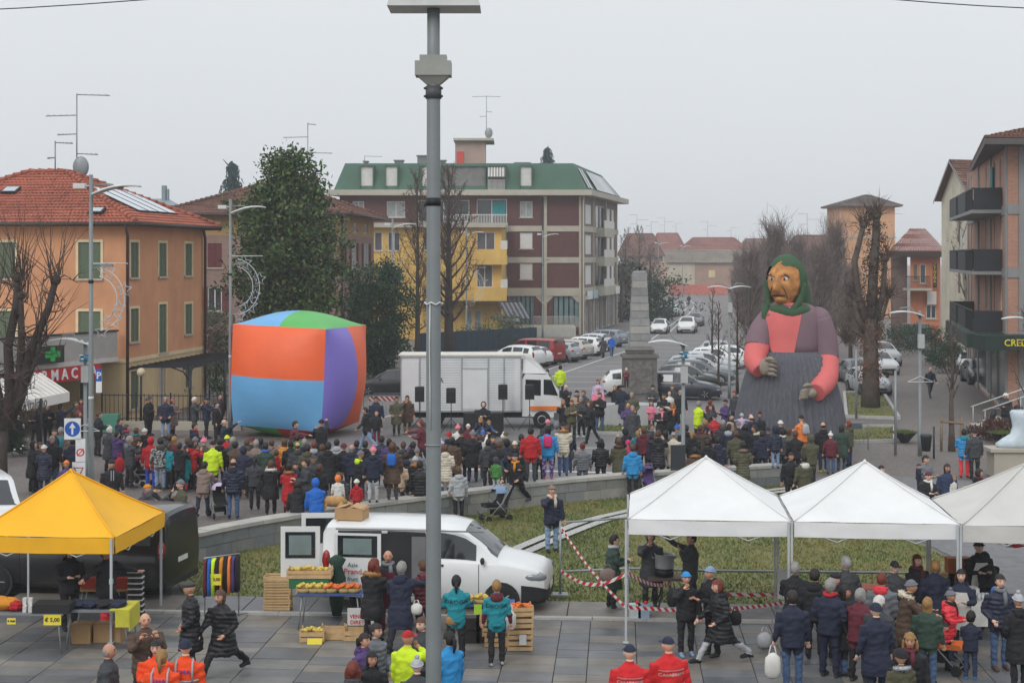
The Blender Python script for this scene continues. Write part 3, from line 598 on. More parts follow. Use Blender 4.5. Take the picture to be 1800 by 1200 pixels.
for t_,w_ in ((.06,.05),(.13,.05),(.3,.28),(.55,.25),(.78,.05),(.86,.05)):
 a_,b_ = Vector((*mlow[1],zt0)),Vector((*mlow[2],zt0)); c_,e_ = Vector((*mt[1],zt1)),Vector((*mt[2],zt1)); n_ = Vector((.95,-.2,.35)) * .08
 mb.quad(a_.lerp(b_,t_).lerp(c_.lerp(e_,t_),.1) + n_,a_.lerp(b_,t_ + w_).lerp(c_.lerp(e_,t_ + w_),.1) + n_,a_.lerp(b_,t_ + w_).lerp(c_.lerp(e_,t_ + w_),.85) + n_,a_.lerp(b_,t_).lerp(c_.lerp(e_,t_),.85) + n_)
P('dormer_window',mb,M('dormer_pale',(186,190,192),.4,.25,.4),ab,True)
mb = MB().bx(gx(800,160),gx(853,160),160,165,17.3,19.9); pe = P('stair_penthouse',mb,plaster('pink_render',(176,150,140)),ab,True)
mb = MB().bx(gx(797,159.5),gx(868,159.5),159.4,165.6,19.9,20.15); P('penthouse_slab',mb,CONC,pe,True)
mb = MB().bx(gx(803,160),gx(815,160),159.9,159.98,17.3,18.8); P('door',mb,M('red_door',(206,74,66),.6),pe,True)
for px,w_,h_ in ((694,.9,.6),(734,1.3,1.1),(640,.4,.5),(905,1.6,.35),(770,.8,.6)): mb = MB().bx(gx(px,162),gx(px,162) + w_,161.5,162.5,17.3,17.3 + h_); mb.bx(gx(px,162) - .1,gx(px,162) + w_ + .1,161.4,162.6,17.3 + h_,17.42 + h_); P('chimney',mb,M('chimney_grey',(120,122,122),.8),ab,True)
antenna(ab,gx(855,163),163,20.1,4.8,((.99,.75,1),(.99,.75,-1),(.65,.3,1),(.55,.35,-1)),True); antenna(ab,gx(641,158),158,17.3,.9,((.98,.9,1),))
# shop signs under the arcade
for i,(a,b,z0,s_) in enumerate(((1028,1037,3.5,''),(1039,1048,3.5,''),(1050,1067,3.6,''),(1078,1085,3.6,''))):
 u0,u1 = uop(B,C_,a),uop(B,C_,b); mb = MB(); fbox(mb,B,C_,u0,u1,.2,.3,z0,z0 + .85); o = P('shop_sign',mb,M('sign_pale_%d' % i,((214,220,222),(168,192,198),(172,196,200),(224,224,220))[i],.5,.06,3),ab,True)
 if s_: q = fp(B,C_,(u0 + u1) / 2,.31,z0 + .42); d,n,L = dn(B,C_); lettering(s_,.5,M('sign_letter_white',(235,235,232)),o,q - Vector((0,155,0)),(R(90),0,math.atan2(d.y,d.x)),.004)
# raised terrace with railing in front of the block
mb = MB().bx(gx(905,150),gx(1012,150),149.4,154.9,-.03,1.0); tr = T('terrace_plinth',mb,CONC,(gx(905,150),149.4,0),'concrete terrace plinth with white slatted front below apartment block','terrace',None,True)
mb = MB()
for k in range(62): x = gx(908,149.4) + k * .092; mb.box((x,149.36,.5),(.05,.03,.86))
P('slat_front',mb,M('slat_white',(196,198,196),.6),tr,True)['kind'] = 'stuff'
mb = MB()
for k in range(48): x = gx(938,149.6) + k * .095; mb.box((x,149.6,1.5),(.03,.03,1.0))
mb.bx(gx(938,149.6),gx(1012,149.6),149.57,149.63,2.0,2.06); P('railing',mb,M('railing_grey',(176,174,168),.6),tr,True)['kind'] = 'stuff'
# ---------------------------------------------------------------- yellow wing with balconies
A,B,C_ = (-13.6,146.),(-1.0,146.),(-.6,154.6)
yb = building('yellow_house',(-7,146,0),'yellow plastered house with balconies and striped awning behind bare trees')
YEL = plaster('yellow_plaster',(214,176,98)); z_ = lambda py: H - (py - HY) * 146 / F; U = lambda px: uop(A,B,px)
hy = [(U(a),U(b),z_(y1),z_(y0)) for a,b,y0,y1 in ((658,672,408,441),(682,703,408,441),(745,765,408,440),(838,870,408,446),(690,705,470,500),(838,866,465,505),(820,830,545,588),(834,846,545,588))]
mb = MB(); facade(mb,A,B,0,z_(400),hy); facade(mb,B,C_,0,z_(400),[]); P('wall',mb,YEL,yb,True)
for i,h in enumerate(hy): win(yb,A,B,h,'glass' if i < 6 else 'curtain',M('dim_glass',(92,92,98),.2,.3,.7),None,i < 5)
mb = MB().bx(A[0] - .2,B[0] + .4,145.2,154.6,z_(400),z_(392)); P('roof_slab',mb,CONC,yb,True)
for y0,y1 in ((438,465),(505,528)):
 mb = MB().bx(gx(833,145),gx(891,145),144.6,145.98,z_(y1),z_(y0)); bl = P('balcony',mb,YEL,yb,True)
 mb = MB().bx(gx(880,144.7),gx(892,144.7),144.7,144.76,z_(y0),z_(y0) + .8); P('railing',mb,WFRAME,bl,True)
mb = MB().bx(gx(735,145),gx(905,145),143.6,145.98,z_(531),z_(528)); P('canopy',mb,GUTTER,yb,True)
mb = MB()
for k in range(10): x0 = gx(876,143.6) + k * .21; mb.quad((x0 + .8,141.6,z_(556)),(x0 + 1.02,141.6,z_(556)),(x0 + .21,143.6,z_(530)),(x0,143.6,z_(530)),k % 2)
P('awning',mb,[M('awn_dark',(54,54,60),.8),M('awn_grey',(112,112,116),.8)],yb,True)
mb = MB().bx(gx(883,141.6),gx(914,141.6),141.5,141.56,z_(563),z_(553)); P('valance',mb,M('awn_dark',(54,54,60)),yb,True)
lettering('FICE VICEL',.36,M('sign_letter_white',(235,235,232)),yb,Vector((gx(898,141.6),141.48,z_(559))) - Vector((-7,146,0)),(R(90),0,0),.004)
# ---------------------------------------------------------------- tower, sign house, gable house, corner block on the right
tw = building('tower_house',(gx(1524,200),200,0),'square orange tower house with low grey hipped roof above the trees')
A,B = (gx(1476,200),200.),(gx(1573,200),200.); mb = MB(); facade(mb,A,B,0,14.4,[]); facade(mb,B,(B[0] + .5,208),0,14.4,[]); facade(mb,(A[0],208),A,0,14.4,[]); P('wall',mb,plaster('tower_orange',(206,158,122)),tw,True)
hip_roof(tw,[A,B,(B[0],207.2),(A[0],207.2)],14.4,15.9,[(gx(1520,203.6),203.6),(gx(1528,203.6),203.6)],.8,roof_mat('grey_tiles',(116,106,100),(92,84,80)),gutter=False)
mb = MB(); fbox(mb,A,B,-.05,7.3,.003,.1,10.3,10.5); P('string_course',mb,STONE,tw,True)
sh_ = building('sign_house',(gx(1610,135),135,0),'orange house with railed balcony and vertical yellow lettered sign'); A,B = (gx(1600,135),135.),(gx(1653,135),135.); U = lambda px: uop(A,B,px); z_ = lambda py: H - (py - HY) * 135 / F
hh = [(U(1606),U(1612),z_(492),z_(465)),(U(1617),U(1628),z_(498),z_(464)),(U(1628),U(1646),z_(560),z_(536))]
mb = MB(); facade(mb,A,B,0,8.4,hh); facade(mb,B,(B[0],145),0,8.4,[]); P('wall',mb,plaster('sign_orange',(196,124,92)),sh_,True)
for k,h in enumerate(hh): win(sh_,A,B,h,'glass' if k else 'shutter',GREENSH if not k else None)
A2 = (gx(1566,136),136.); mb = MB(); facade(mb,A2,(A[0] - .01,136),0,8.2,[(2.3,2.9,4.6,6.2)]); P('brick_wall',mb,GBRICK,sh_,True)
win(sh_,A2,(A[0],136),(2.3,2.9,4.6,6.2),'blind')
mb = MB(); tiled(mb,(A2[0] - .6,134.2,8.3),(B[0] + .3,134.2,8.3),(B[0] + .3,141,10.4),(A2[0] + 3,141,10.4)); P('roof',mb,TERRA_FAR,sh_,True); mb = MB().bx(A2[0] - .6,B[0] + .3,134.1,134.3,7.8,8.3); P('gutter',mb,GUTTER,sh_,True)
mb = MB().bx(gx(1592,134),gx(1634,134),133.2,134.98,z_(510),z_(506)); bl = P('balcony',mb,CONC,sh_,True); mb = MB()
for k in range(22): mb.box((gx(1592,133.3) + k * .1,133.25,z_(506) + .5),(.03,.03,1.0))
mb.bx(gx(1592,133.3),gx(1634,133.3),133.22,133.28,z_(506) + 1,z_(506) + 1.06); P('railing',mb,IRON,bl,True)
mb = MB().bx(gx(1640,134.5),gx(1646,134.5),134.3,134.6,z_(505),z_(462)); vsn = P('vertical_sign',mb,M('sign_black',(40,40,42),.5),sh_,True)
for k,c in enumerate('CINEMA-'): lettering(c,.36,M('letter_yellow',(214,190,60),.5),vsn,Vector((gx(1643,134.3),134.28,z_(466.5 + k * 5.6))) - Vector((gx(1610,135),135,0)),(R(90),0,0),.004)
mb = MB().bx(gx(1629,134.8),gx(1645,134.8),134.6,134.75,z_(535),z_(512)); P('shop_blind',mb,WFRAME,sh_,True)
gh = building('cream_gable_house',(gx(1690,110),110,0),'tall weathered cream house with narrow gable end behind plane tree'); A,B = (gx(1655,118),118.),(gx(1713,106),106.)
CRW = plaster('weathered_cream',(206,198,178),.2); d,n,L = dn(A,B); mb = MB(); hh = [(L * .52,L * .6,5.2,7.0),(L * .84,L * .92,5.2,7.0),(L * .52,L * .6,1.6,3.4),(L * .52,L * .6,8.9,10.7),(L * .84,L * .92,8.9,10.7)]
facade(mb,A,B,0,12.2,hh); mb.add([fp(A,B,0,0,12.2),fp(A,B,L,0,12.2),fp(A,B,L * .46,0,14.9)],[(0,1,2)]); facade(mb,B,(B[0] + 9,B[1] + 4),0,12.2,[]); P('wall',mb,CRW,gh,True)
for h in hh: win(gh,A,B,h,'shutter',M('faded_shutter',(122,104,92),.8),None,False)
mb = MB(); ap = fp(A,B,L * .46,.5,14.95); e1 = fp(A,B,L * 1.06,.5,12.0); off = Vector((9,3.6,0)); tiled(mb,e1,e1 + off,ap + off,ap); e0 = fp(A,B,-L * .06,.5,12.1); mb.quad(ap,ap + off,e0 + off,e0); P('roof',mb,TERRA_OLD,gh,True)
mb = MB().quad(e0 + Vector((0,0,-.25)),ap + Vector((0,0,-.25)),ap,e0); mb.quad(ap + Vector((0,0,-.25)),e1 + Vector((0,0,-.25)),e1,ap); P('bargeboard',mb,M('board_grey',(150,148,142),.8),gh,True)
cb = building('corner_block',(24.2,75,0),'brick corner apartment block with black balconies and bank sign at the right edge'); A,B,C_ = (29.4,99.),(24.2,75.),(38,76.4)
PBR = brick_mat('pinkish_brick',(176,128,106),(160,112,94),(176,150,134)); GRC = M('grey_concrete',(138,138,138),.85,.1,.8)
wl = [(u,u + 1.2,z0,z0 + 2.2) for u in (2.5,7.5,12.5,17.5,20.6) for z0 in (4.9,8.0,11.0 - .3)] + [(1.5,23.3,.1,3.6)]
mb = MB(); facade(mb,A,B,0,13.2,wl); facade(mb,B,C_,0,13.2,[(3.4,5,5,7),(3.4,5,8.1,10.1),(.8,9,.1,3.5)]); P('wall',mb,PBR,cb,True)
for h in wl: win(cb,A,B,h,'glass',None,None,False)
for h in ((3.4,5,5,7),(3.4,5,8.1,10.1),(.8,9,.1,3.5)): win(cb,B,C_,h,'glass',None,None,False)
mb = MB()
for z0 in (3.6,6.8,9.9): fbox(mb,B,C_,0,13,.003,.06,z0,z0 + .5); fbox(mb,A,B,0,24.5,.003,.06,z0,z0 + .45)
for u in (.9,3.0,7): fbox(mb,B,C_,u - .35,u + .35,.006,.08,0,13.2)
for u in (.5,8,16,24.2): fbox(mb,A,B,u - .3,u + .3,.006,.08,0,13.2)
P('concrete_frame',mb,GRC,cb,True)
BLK = M('balcony_screen_black',(38,42,48),.6,.15,2)
for z0 in (4.0,7.1,10.2):
 mb = MB(); fbox(mb,A,B,5,22.2,.01,1.5,z0 - .18,z0); bl = P('balcony',mb,GRC,cb,True); mb = MB()
 for k in range(60): fbox(mb,A,B,5.1 + k * .283,5.14 + k * .283,1.42,1.46,z0,z0 + 1.05)
 fbox(mb,A,B,5,22.2,1.4,1.48,z0 + 1.05,z0 + 1.12); fbox(mb,A,B,5,5.06,.02,1.4,z0,z0 + 1.1); fbox(mb,A,B,22.14,22.2,.02,1.4,z0,z0 + 1.1); P('railing',mb,IRON,bl,True)
 for a_,b_,c_,d_ in ((5.3,11,1.47,1.5),(12.5,18,1.47,1.5),(22.21,22.24,.1,1.4)): mb = MB(); fbox(mb,A,B,a_,b_,c_,d_,z0 + .02,z0 + 1.02); P('privacy_screen',mb,BLK,bl,True)
mb = MB(); fbox(mb,A,B,16.5,17.6,.05,.09,10.3,12.6); P('teal_curtain',mb,M('teal_curtain2',(28,110,122),.8),cb,True)
mb = MB(); fbox(mb,A,B,10.5,11.6,1.2,1.24,7.2,9.4); P('hanging_sheet',mb,WFRAME,cb,True)
ev = [(29.9,100.5),(22.6,73.4),(39,74.8),(42,98)]; mb = MB().prism(ev,13.2,13.5); P('eaves',mb,M('eaves_dark',(92,88,86),.8),cb,True)
mb = MB(); tiled(mb,(*ev[0],13.55),(*ev[1],13.55),(31,82,15.4),(33.5,95,15.4)); tiled(mb,(*ev[1],13.55),(*ev[2],13.55),(37,83,15.4),(31,82,15.4)); P('roof',mb,TERRA_OLD,cb,True)
DGR = M('bank_green',(30,50,44),.5,.1,2); mb = MB(); fbox(mb,A,B,8,24.4,.1,1.9,3.35,4.05); fbox(mb,B,C_,-1.8,12,.1,1.6,3.35,4.05); bs = P('bank_fascia',mb,DGR,cb,True)
q = Vector((gx(1753,73.2),73.25,3.68)); d,n,L = dn(B,C_); qq = fp(B,C_,.0,1.62,3.7); lettering('CREDEM',.46,M('letter_bank_yellow',(220,204,50),.5),bs,qq - Vector((24.2,75,0)),(R(90),0,math.atan2(d.y,d.x)),.01,.006)
mb = MB(); fbox(mb,B,C_,4.4,12,.2,2.4,0,3.2); P('annex_wall',mb,M('annex_beige',(186,174,152),.85,.12,.8),cb,True)
# ---------------------------------------------------------------- far roofs at the end of the street
old = building('old_brick_barn',(gx(1240,330),330,0),'long old brick barn with mossy roof closing the far street'); A,B = (gx(1172,330),330.),(gx(1420,330),330.)
mb = MB(); facade(mb,A,B,0,6.6,[(2,3.4,3.5,5),(9,10.4,3.5,5),(16,17.4,3.5,5)]); P('wall',mb,brick_mat('old_brick',(156,116,100),(172,142,122),(160,140,124)),old,True)
mb = MB(); tiled(mb,(A[0] - .5,329.3,6.6),(B[0],329.3,6.6),(B[0],337,9.4),(A[0] - .5,337,9.4),.6,.5); P('roof',mb,roof_mat('mossy_tiles',(136,126,114),(104,96,86)),old,True)
mb = MB(); fbox(mb,A,(A[0] + 6,330),0,6,.01,.1,0,6.5); P('plastered_bay',mb,plaster('pale_render',(190,178,158)),old,True)
for i,(a,b,y0,y1,Y,lab) in enumerate(((1205,1312,418,441,350,'yellow house with red hipped roof beyond the old barn'),(1150,1203,410,442,362,'far house with plain red roof left of the yellow house'),(1096,1162,411,450,300,'far reddish house behind bare trees beside the brick block'),(1300,1400,420,452,372,'far house with long brown roof behind the twiggy trees'),(1395,1475,414,448,260,'far house with brown roof left of the tower house'))):
 z1,z0 = H - (y0 - HY) * Y / F,H - (y1 - HY) * Y / F; fh = building('far_house',(gx((a + b) / 2,Y),Y,0),lab); A,B = (gx(a,Y),float(Y)),(gx(b,Y),float(Y)); mb = MB(); facade(mb,A,B,0,z0,[(1 + k * 3,2.1 + k * 3,z0 - 2.4,z0 - .9) for k in range(int((B[0] - A[0] - 1.5) / 3))]); facade(mb,B,(B[0],Y + 9),0,z0,[]); P('wall',mb,plaster('far_wall_%d' % i,((222,204,150),(190,160,140),(160,130,116),(170,150,136),(176,156,140))[i]),fh,True)
 for k in range(int((B[0] - A[0] - 1.5) / 3)): win(fh,A,B,(1 + k * 3,2.1 + k * 3,z0 - 2.4,z0 - .9),'glass',None,None,False)
 w_ = B[0] - A[0]; hip_roof(fh,[A,B,(B[0],Y + 9.),(A[0],Y + 9.)],z0,z1,[(A[0] + w_ * .16,Y + 4.5),(A[0] + w_ * .84,Y + 4.5)],.7,TERRA_FAR if i in (0,1) else TERRA_OLD,gutter=False); antenna(fh,A[0] + w_ * .4,Y + 4,z1 - .3,4.2,((.98,.8,-1),(.75,1.1,1),(.55,.6,-1))); antenna(fh,A[0] + w_ * .8,Y + 5,z1 - .4,3,((.95,.7,1),(.7,.5,-1)))
of = MB(); of.bx(gx(1176,318),gx(1282,318),318,318.05,.05,2.1); T('mesh_fence',of,M('orange_mesh',(196,108,92),.9,.3,2),(gx(1180,318),318,0),'orange plastic mesh fence in front of the old barn','fence',None,True)
gr = building('grey_roof_house',(gx(283,130),130,0),'grey metal roof with chimneys peeping over the orange house'); mb = MB().bx(gx(255,130),gx(312,130),130,138,0,12.2); P('wall',mb,plaster('grey_render',(168,168,166)),gr,True)
mb = MB(); zz = H + (452 - 347) * 130 / F; mb.add([(gx(252,129.5),129.5,12.2),(gx(316,129.5),129.5,12.2),(gx(296,133),133,zz),(gx(262,133),133,zz)],[(0,1,2,3)]); mb.bx(gx(284,132),gx(291,132),132,132.6,12.2,zz + 1.1); mb.bx(gx(293,132),gx(296,132),132,132.4,12.2,zz + .8); P('roof',mb,M('grey_metal_roof',(130,144,148),.6),gr,True)
# ================================================================ trees and plants
def bark(name,c): return M(name,c,.95,.3,2.5,.6,14)
BK = [bark('bark_dark',(66,58,54)),bark('bark_grey',(92,82,76)),bark('bark_pale',(150,142,128)),bark('twig_brown',(84,70,64)),bark('twig_grey',(116,104,98)),bark('twig_far',(122,110,106))]
rnd = random.Random(11)
def twig(mb,p,d,L,r,mi=0,bend=.15,sag=0.):
 """thin shoot: one bend, three sides, pointed"""
 d = d.normalized(); a = d.orthogonal().normalized(); b = d.cross(a); m = p + d * L * .5 + (a * rnd.uniform(-1,1) + b * rnd.uniform(-1,1)) * L * bend * .5; e = p + d * L + (a * rnd.uniform(-1,1) + b * rnd.uniform(-1,1)) * L * bend - Vector((0,0,sag * L))
 V = []
 for q,rr in ((p,r),(m,r * .7)):
  for k in range(3): V.append(q + (a * math.cos(k * 2.094) + b * math.sin(k * 2.094)) * rr)
 V.append(e); mb.add(V,[(0,1,4,3),(1,2,5,4),(2,0,3,5),(3,4,6),(4,5,6),(5,3,6)],mi)
 return m,e
def rdir(spread,base=Vector((0,0,1))):
 return (base + Vector((rnd.gauss(0,1),rnd.gauss(0,1),rnd.gauss(0,1))) * spread).normalized()
def bare_tree(name,x,y,h,label,r=.16,crown0=.25,rad=.28,n1=26,n2=7,n3=5,up=.75,mats=(BK[0],BK[3]),group='bare trees',tw=.02,lean=0.):
 t = E(name,(x,y,0),label,'tree',group); tm = MB(); cm = MB(); pts = []
 for i in range(8): f = i / 7; pts.append(Vector((lean * f * h + rnd.uniform(-.06,.06) * f,rnd.uniform(-.06,.06) * f,h * .93 * f)))
 tm.tube([pts[0] - Vector((0,0,.05))] + pts[1:],[r * (1.25 if i == 0 else 1) * (1 - .93 * i / 7) + .012 for i in range(8)],8)
 def at(f): k = min(6,int(f * 7)); return pts[k].lerp(pts[k + 1],f * 7 - k)
 for i in range(n1):
  f = crown0 + (1 - crown0) * (i + rnd.random()) / n1; p = at(min(f,.98)); a = i * 2.4 + rnd.uniform(-.5,.5); g = (f - crown0) / (1 - crown0)
  L = h * rad * (1.0 - .72 * g) * rnd.uniform(.7,1.15) * (.55 + .45 * min(1,g * 5)); d = Vector((math.cos(a),math.sin(a),up * rnd.uniform(.6,1.3) + g * .8)).normalized()
  q = [p,p + d * L * .35,p + (d + Vector((0,0,.12))).normalized() * L * .7,p + (d + Vector((0,0,.3))).normalized() * L]; rb = max(.018,r * .34 * (1 - .7 * g))
  cm.tube(q,[rb,rb * .7,rb * .45,rb * .2],5)
  for j in range(n2):
   s = .2 + .8 * (j + rnd.random()) / n2; k = min(2,int(s * 3)); b = q[k].lerp(q[k + 1],s * 3 - k); d2 = (d * .6 + rdir(.55,Vector((0,0,.55)))).normalized(); L2 = L * rnd.uniform(.25,.5) * (1.1 - .5 * s)
   m,e = twig(cm,b,d2,L2,max(tw,rb * .32),0,.25)
   for k2 in range(n3): twig(cm,(b.lerp(m,rnd.random()) if k2 % 2 else m.lerp(e,rnd.random())),(d2 * .5 + rdir(.6,Vector((0,0,.5)))).normalized(),L2 * rnd.uniform(.35,.8),tw * .75,0,.3)
 P('trunk',tm,mats[0],t); P('crown',cm,mats[1],t); return t
def fastigiate(name,x,y,h,label,rad=1.5,n=420,mats=(BK[1],BK[5]),group='twiggy hornbeams along the street',z0=1.2):
 t = E(name,(x,y,0),label,'tree',group); tm = MB(); tm.tube([(0,0,-.05),(0,0,h * .4),(0,.05,h * .85)],[.17,.12,.03],7); P('trunk',tm,mats[0],t); cm = MB()
 for i in range(n):
  f = rnd.random() ** .8; z = z0 + (h * .8 - z0) * f; a = rnd.random() * 6.28; w_ = rad * math.sin(math.pi * min(1,.18 + .82 * f) ** .8) * rnd.uniform(.2,1.0)
  p = Vector((math.cos(a) * w_ * .35,math.sin(a) * w_ * .35,z)); d = Vector((math.cos(a) * .42,math.sin(a) * .42,1)); L = rnd.uniform(.9,2.0) * (h / 9)
  m,e = twig(cm,p,d,L,.028,0,.2)
  for k in range(4): twig(cm,p.lerp(e,rnd.uniform(.2,1)),rdir(.38),L * rnd.uniform(.3,.6),.018,0,.3)
 P('crown',cm,mats[1],t); return t
def shoots(cm,p,n,L0,L1,spread=.35,r=.017,mi=0):
 for _ in range(n): m,e = twig(cm,p + Vector((rnd.uniform(-.2,.2),rnd.uniform(-.2,.2),rnd.uniform(-.15,.2))),rdir(spread),rnd.uniform(L0,L1),r,mi,.12)
def leaf_tree(name,x,y,label,clumps,leaf,mats,trunk,per=60,sig=.38,group=None,bark_=BK[0],cat='tree',upright=.0):
 """clumps: list of (x,y,z) local clump centres; small leaf faces scattered round each"""
 t = E(name,(x,y,0),label,cat,group)
 tm = MB()
 for pts,rr in trunk: tm.tube(pts,rr,7)
 P('trunk',tm,bark_,t); n = len(clumps) * per; c = np.repeat(np.array(clumps),per,0); g = np.random.default_rng(5)
 pos = c + g.normal(0,sig,(n,3)) * np.array((1,1,.8)); ax = g.normal(0,1,(n,3)); ax[:,2] += upright; ax /= np.linalg.norm(ax,axis=1)[:,None]; bx_ = np.cross(ax,g.normal(0,1,(n,3))); bx_ /= np.linalg.norm(bx_,axis=1)[:,None] + 1e-9
 s = leaf * g.uniform(.6,1.3,n)[:,None]; V = np.stack([pos,pos + ax * s * .5 + bx_ * s * .26,pos + ax * s,pos + ax * s * .5 - bx_ * s * .26],1).reshape(-1,3)
 pos_z = pos[:,2]; me = bpy.data.meshes.new('crown'); me.from_pydata(V.tolist(),[],np.arange(4 * n).reshape(-1,4).tolist())
 for m in mats: me.materials.append(m)
 me.polygons.foreach_set('material_index',np.clip(g.integers(0,len(mats),n),0,len(mats) - 1).tolist()); link('crown',me,t); return t
def clump_cloud(n,prof,seed=1,shell=.55):
 """prof(z)->radius for z in list range; clumps biased to the outside"""
 g = random.Random(seed); out = []; z0,z1,fn = prof
 while len(out) < n:
  z = g.uniform(z0,z1); r = fn(z); a = g.random() * 6.28; k = g.uniform(shell,1.0) * (1 + .16 * math.sin(a * 3 + z * 1.7) + .1 * math.sin(a * 7 - z * 2.3))
  if g.random() < min(1,r / 2.2): out.append((math.cos(a) * r * k,math.sin(a) * r * k,z))
 return out
MAGL = [M('magnolia_leaf_%d' % i,c,r_,.25,1.2,spec=.3) for i,(c,r_) in enumerate((((50,72,40),.55),((66,90,44),.5),((40,60,36),.6),((92,96,52),.6),((80,108,52),.5)))]
CONL = [M('conifer_leaf_%d' % i,c,.7,.25,1.5) for i,c in enumerate(((36,66,44),(44,76,50),(28,52,38),(58,88,58)))]
OLVL = [M('olive_leaf_%d' % i,c,.6,.25,1.5) for i,c in enumerate(((82,94,70),(66,78,56),(98,104,80)))]
# magnolia, dense evergreen beside it
mx_,my_ = gx(505,88),88.
def mprof(z): return max(.25,3.25 * math.sin(math.pi * min(1.,((14.2 - z) / 13.2) ** .72 * .8 + .03)) * (1 if z < 11 else .75))
leaf_tree('magnolia_tree',mx_,my_,'tall dark glossy magnolia tree behind the inflatable cube',clump_cloud(520,(1.6,13.7,mprof),3,.25),.28,MAGL,[([(0,0,0),(.1,0,5),(0,.1,12.5)],[.32,.2,.04]),([(0,0,3),(1.3,.3,6),(1.8,.3,8)],[.14,.09,.03]),([(0,0,4),(-1.4,-.2,7),(-1.9,0,9)],[.13,.08,.03])],58,.36)
ex_,ey_ = gx(662,98),98.
leaf_tree('evergreen_tree',ex_,ey_,'rounded dark green conifer between magnolia and bare trees',clump_cloud(240,(.5,7.3,lambda z: 2.15 * math.sin(math.pi * min(1.,((7.9 - z) / 7.6) ** .8 * .78 + .06))),4,.4),.2,CONL,[([(0,0,0),(0,0,6)],[.2,.04])],75,.3,upright=.8)
leaf_tree('olive_bush',gx(380,92),92.,'grey green olive bush beside the orange house',clump_cloud(70,(.6,4.6,lambda z: 1.5 * math.sin(math.pi * min(1,(5 - z) / 4.8))),6,.3),.16,OLVL,[([(0,0,0),(0,0,3)],[.1,.03])],60,.28)
leaf_tree('laurel_hedge',gx(368,84.5),84.5,'low green hedge by the pergola',[(rnd.uniform(-1.4,1.4),rnd.uniform(-.5,.5),rnd.uniform(.3,1.9)) for _ in range(50)],.12,[CONL[3],MAGL[1],MAGL[4]],[([(0,0,0),(0,0,1)],[.05,.03])],60,.2,cat='hedge')
leaf_tree('garden_bush',gx(897,138),138.,'loose olive green bush under the striped awning',[(rnd.gauss(0,.9),rnd.gauss(0,.5),rnd.uniform(.3,2.6)) for _ in range(60)],.16,OLVL,[([(0,0,0),(0,0,2)],[.06,.03])],50,.28,cat='bush')
leaf_tree('garden_bush',gx(838,130),130.,'dark green bush behind the blue fence',[(rnd.gauss(0,1.3),rnd.gauss(0,.5),rnd.uniform(.3,2.1)) for _ in range(55)],.16,CONL,[([(0,0,0),(0,0,1.4)],[.06,.03])],45,.26,cat='bush')
for px,Y,w_,hh,lab in ((1578,122,2.0,2.3,'clipped dark hedge left of the grey cabinet'),(1618,126,1.3,2.2,'dark hedge right of the grey cabinet'),(1672,104,1.7,2.0,'dark hedge in front of the cream gable house'),(1655,112,1.2,2.4,'dark hedge below the sign house')):
 leaf_tree('hedge',gx(px,Y),float(Y),lab,[(rnd.uniform(-w_,w_),rnd.uniform(-.5,.5),rnd.uniform(.2,hh)) for _ in range(60)],.15,CONL[:3],[([(0,0,0),(0,0,1)],[.05,.03])],50,.2,'dark hedges on the right street',cat='hedge')
leaf_tree('ground_hedge',gx(1770,66),66.,'dry reddish hedge beside the stair rail',[(rnd.uniform(-1.6,1.6),rnd.uniform(-.4,.4),rnd.uniform(.1,.7)) for _ in range(50)],.14,[M('dry_hedge',(104,70,60),.9,.3),M('dry_hedge2',(82,60,54),.9,.3)],[([(0,0,0),(0,0,.4)],[.04,.03])],40,.14,cat='hedge',upright=2)
# distant cedars
def cedar(px,ytop,Y,label,droop=True):
 zt_ = H + (HY - ytop) * Y / F; t = E('cedar_tree',(gx(px,Y),Y,0),label,'tree','distant cedars'); tm = MB(); tm.tube([(0,0,0),(0,0,zt_ - 1),((-.9 if droop else .1),0,zt_)],[.4,.12,.03],6); P('trunk',tm,BK[1],t); cm = MB()
 for i in range(260):
  z = zt_ - .2 - 7 * (i / 260); a = rnd.random() * 6.28; L = min(2.4,.35 + (zt_ - z) * .45) * rnd.uniform(.5,1.1); d = Vector((math.cos(a),math.sin(a),-.25)); m,e = twig(cm,Vector((0,0,z)),d,L,.05,0,.2,.35)
  for k in range(7): twig(cm,m.lerp(e,rnd.random()) if k % 2 else Vector((0,0,z)).lerp(m,rnd.random()),Vector((rnd.gauss(0,.4),rnd.gauss(0,.4),-1)),rnd.uniform(.3,.8),.07,0,.2)
 P('crown',cm,M('cedar_bluegreen',(58,78,78),.9,.2,1),t)
cedar(408,280,150,'drooping blue green cedar top above the brown house'); cedar(962,256,188,'small cedar top rising behind the green mansard',False)
# bare trees
bare_tree('bare_tree',gx(734,112),112.,14.6,'bare tree left of the lamp pole before the yellow house',.2,.16,.3,40,9,6,.9)
bare_tree('bare_tree',gx(789,118),118.,15.2,'bare thick trunked tree right of the lamp pole before the yellow house',.4,.18,.33,44,10,6,.75)
bare_tree('bare_tree',gx(1263,86),86.,5.6,'thin bare tree left of the double lamp by the parked cars',.07,.3,.22,16,6,4,1.4,group='young bare trees by the car park',tw=.012)
bare_tree('bare_tree',gx(1296,88),88.,6.2,'thin bare tree right of the double lamp by the parked cars',.08,.28,.22,18,6,4,1.3,group='young bare trees by the car park',tw=.012)
bare_tree('bare_tree',gx(1252,104),104.,6.0,'slender bare tree farther along the car park',.08,.28,.22,16,6,4,1.3,group='young bare trees by the car park',tw=.013)
st = bare_tree('young_tree',gx(1673,62),62.,5.7,'young bare tree with wooden stakes beside the couple',.12,.34,.26,17,5,3,1.6,(BK[1],BK[3]),None,.011)
for dx in (-.45,.35): mb = MB().tube([(dx,-.1,0),(dx,-.1,1.35)],.055,6); P('stake',mb,M('stake_wood',(132,116,96),.85,.2,6),st)
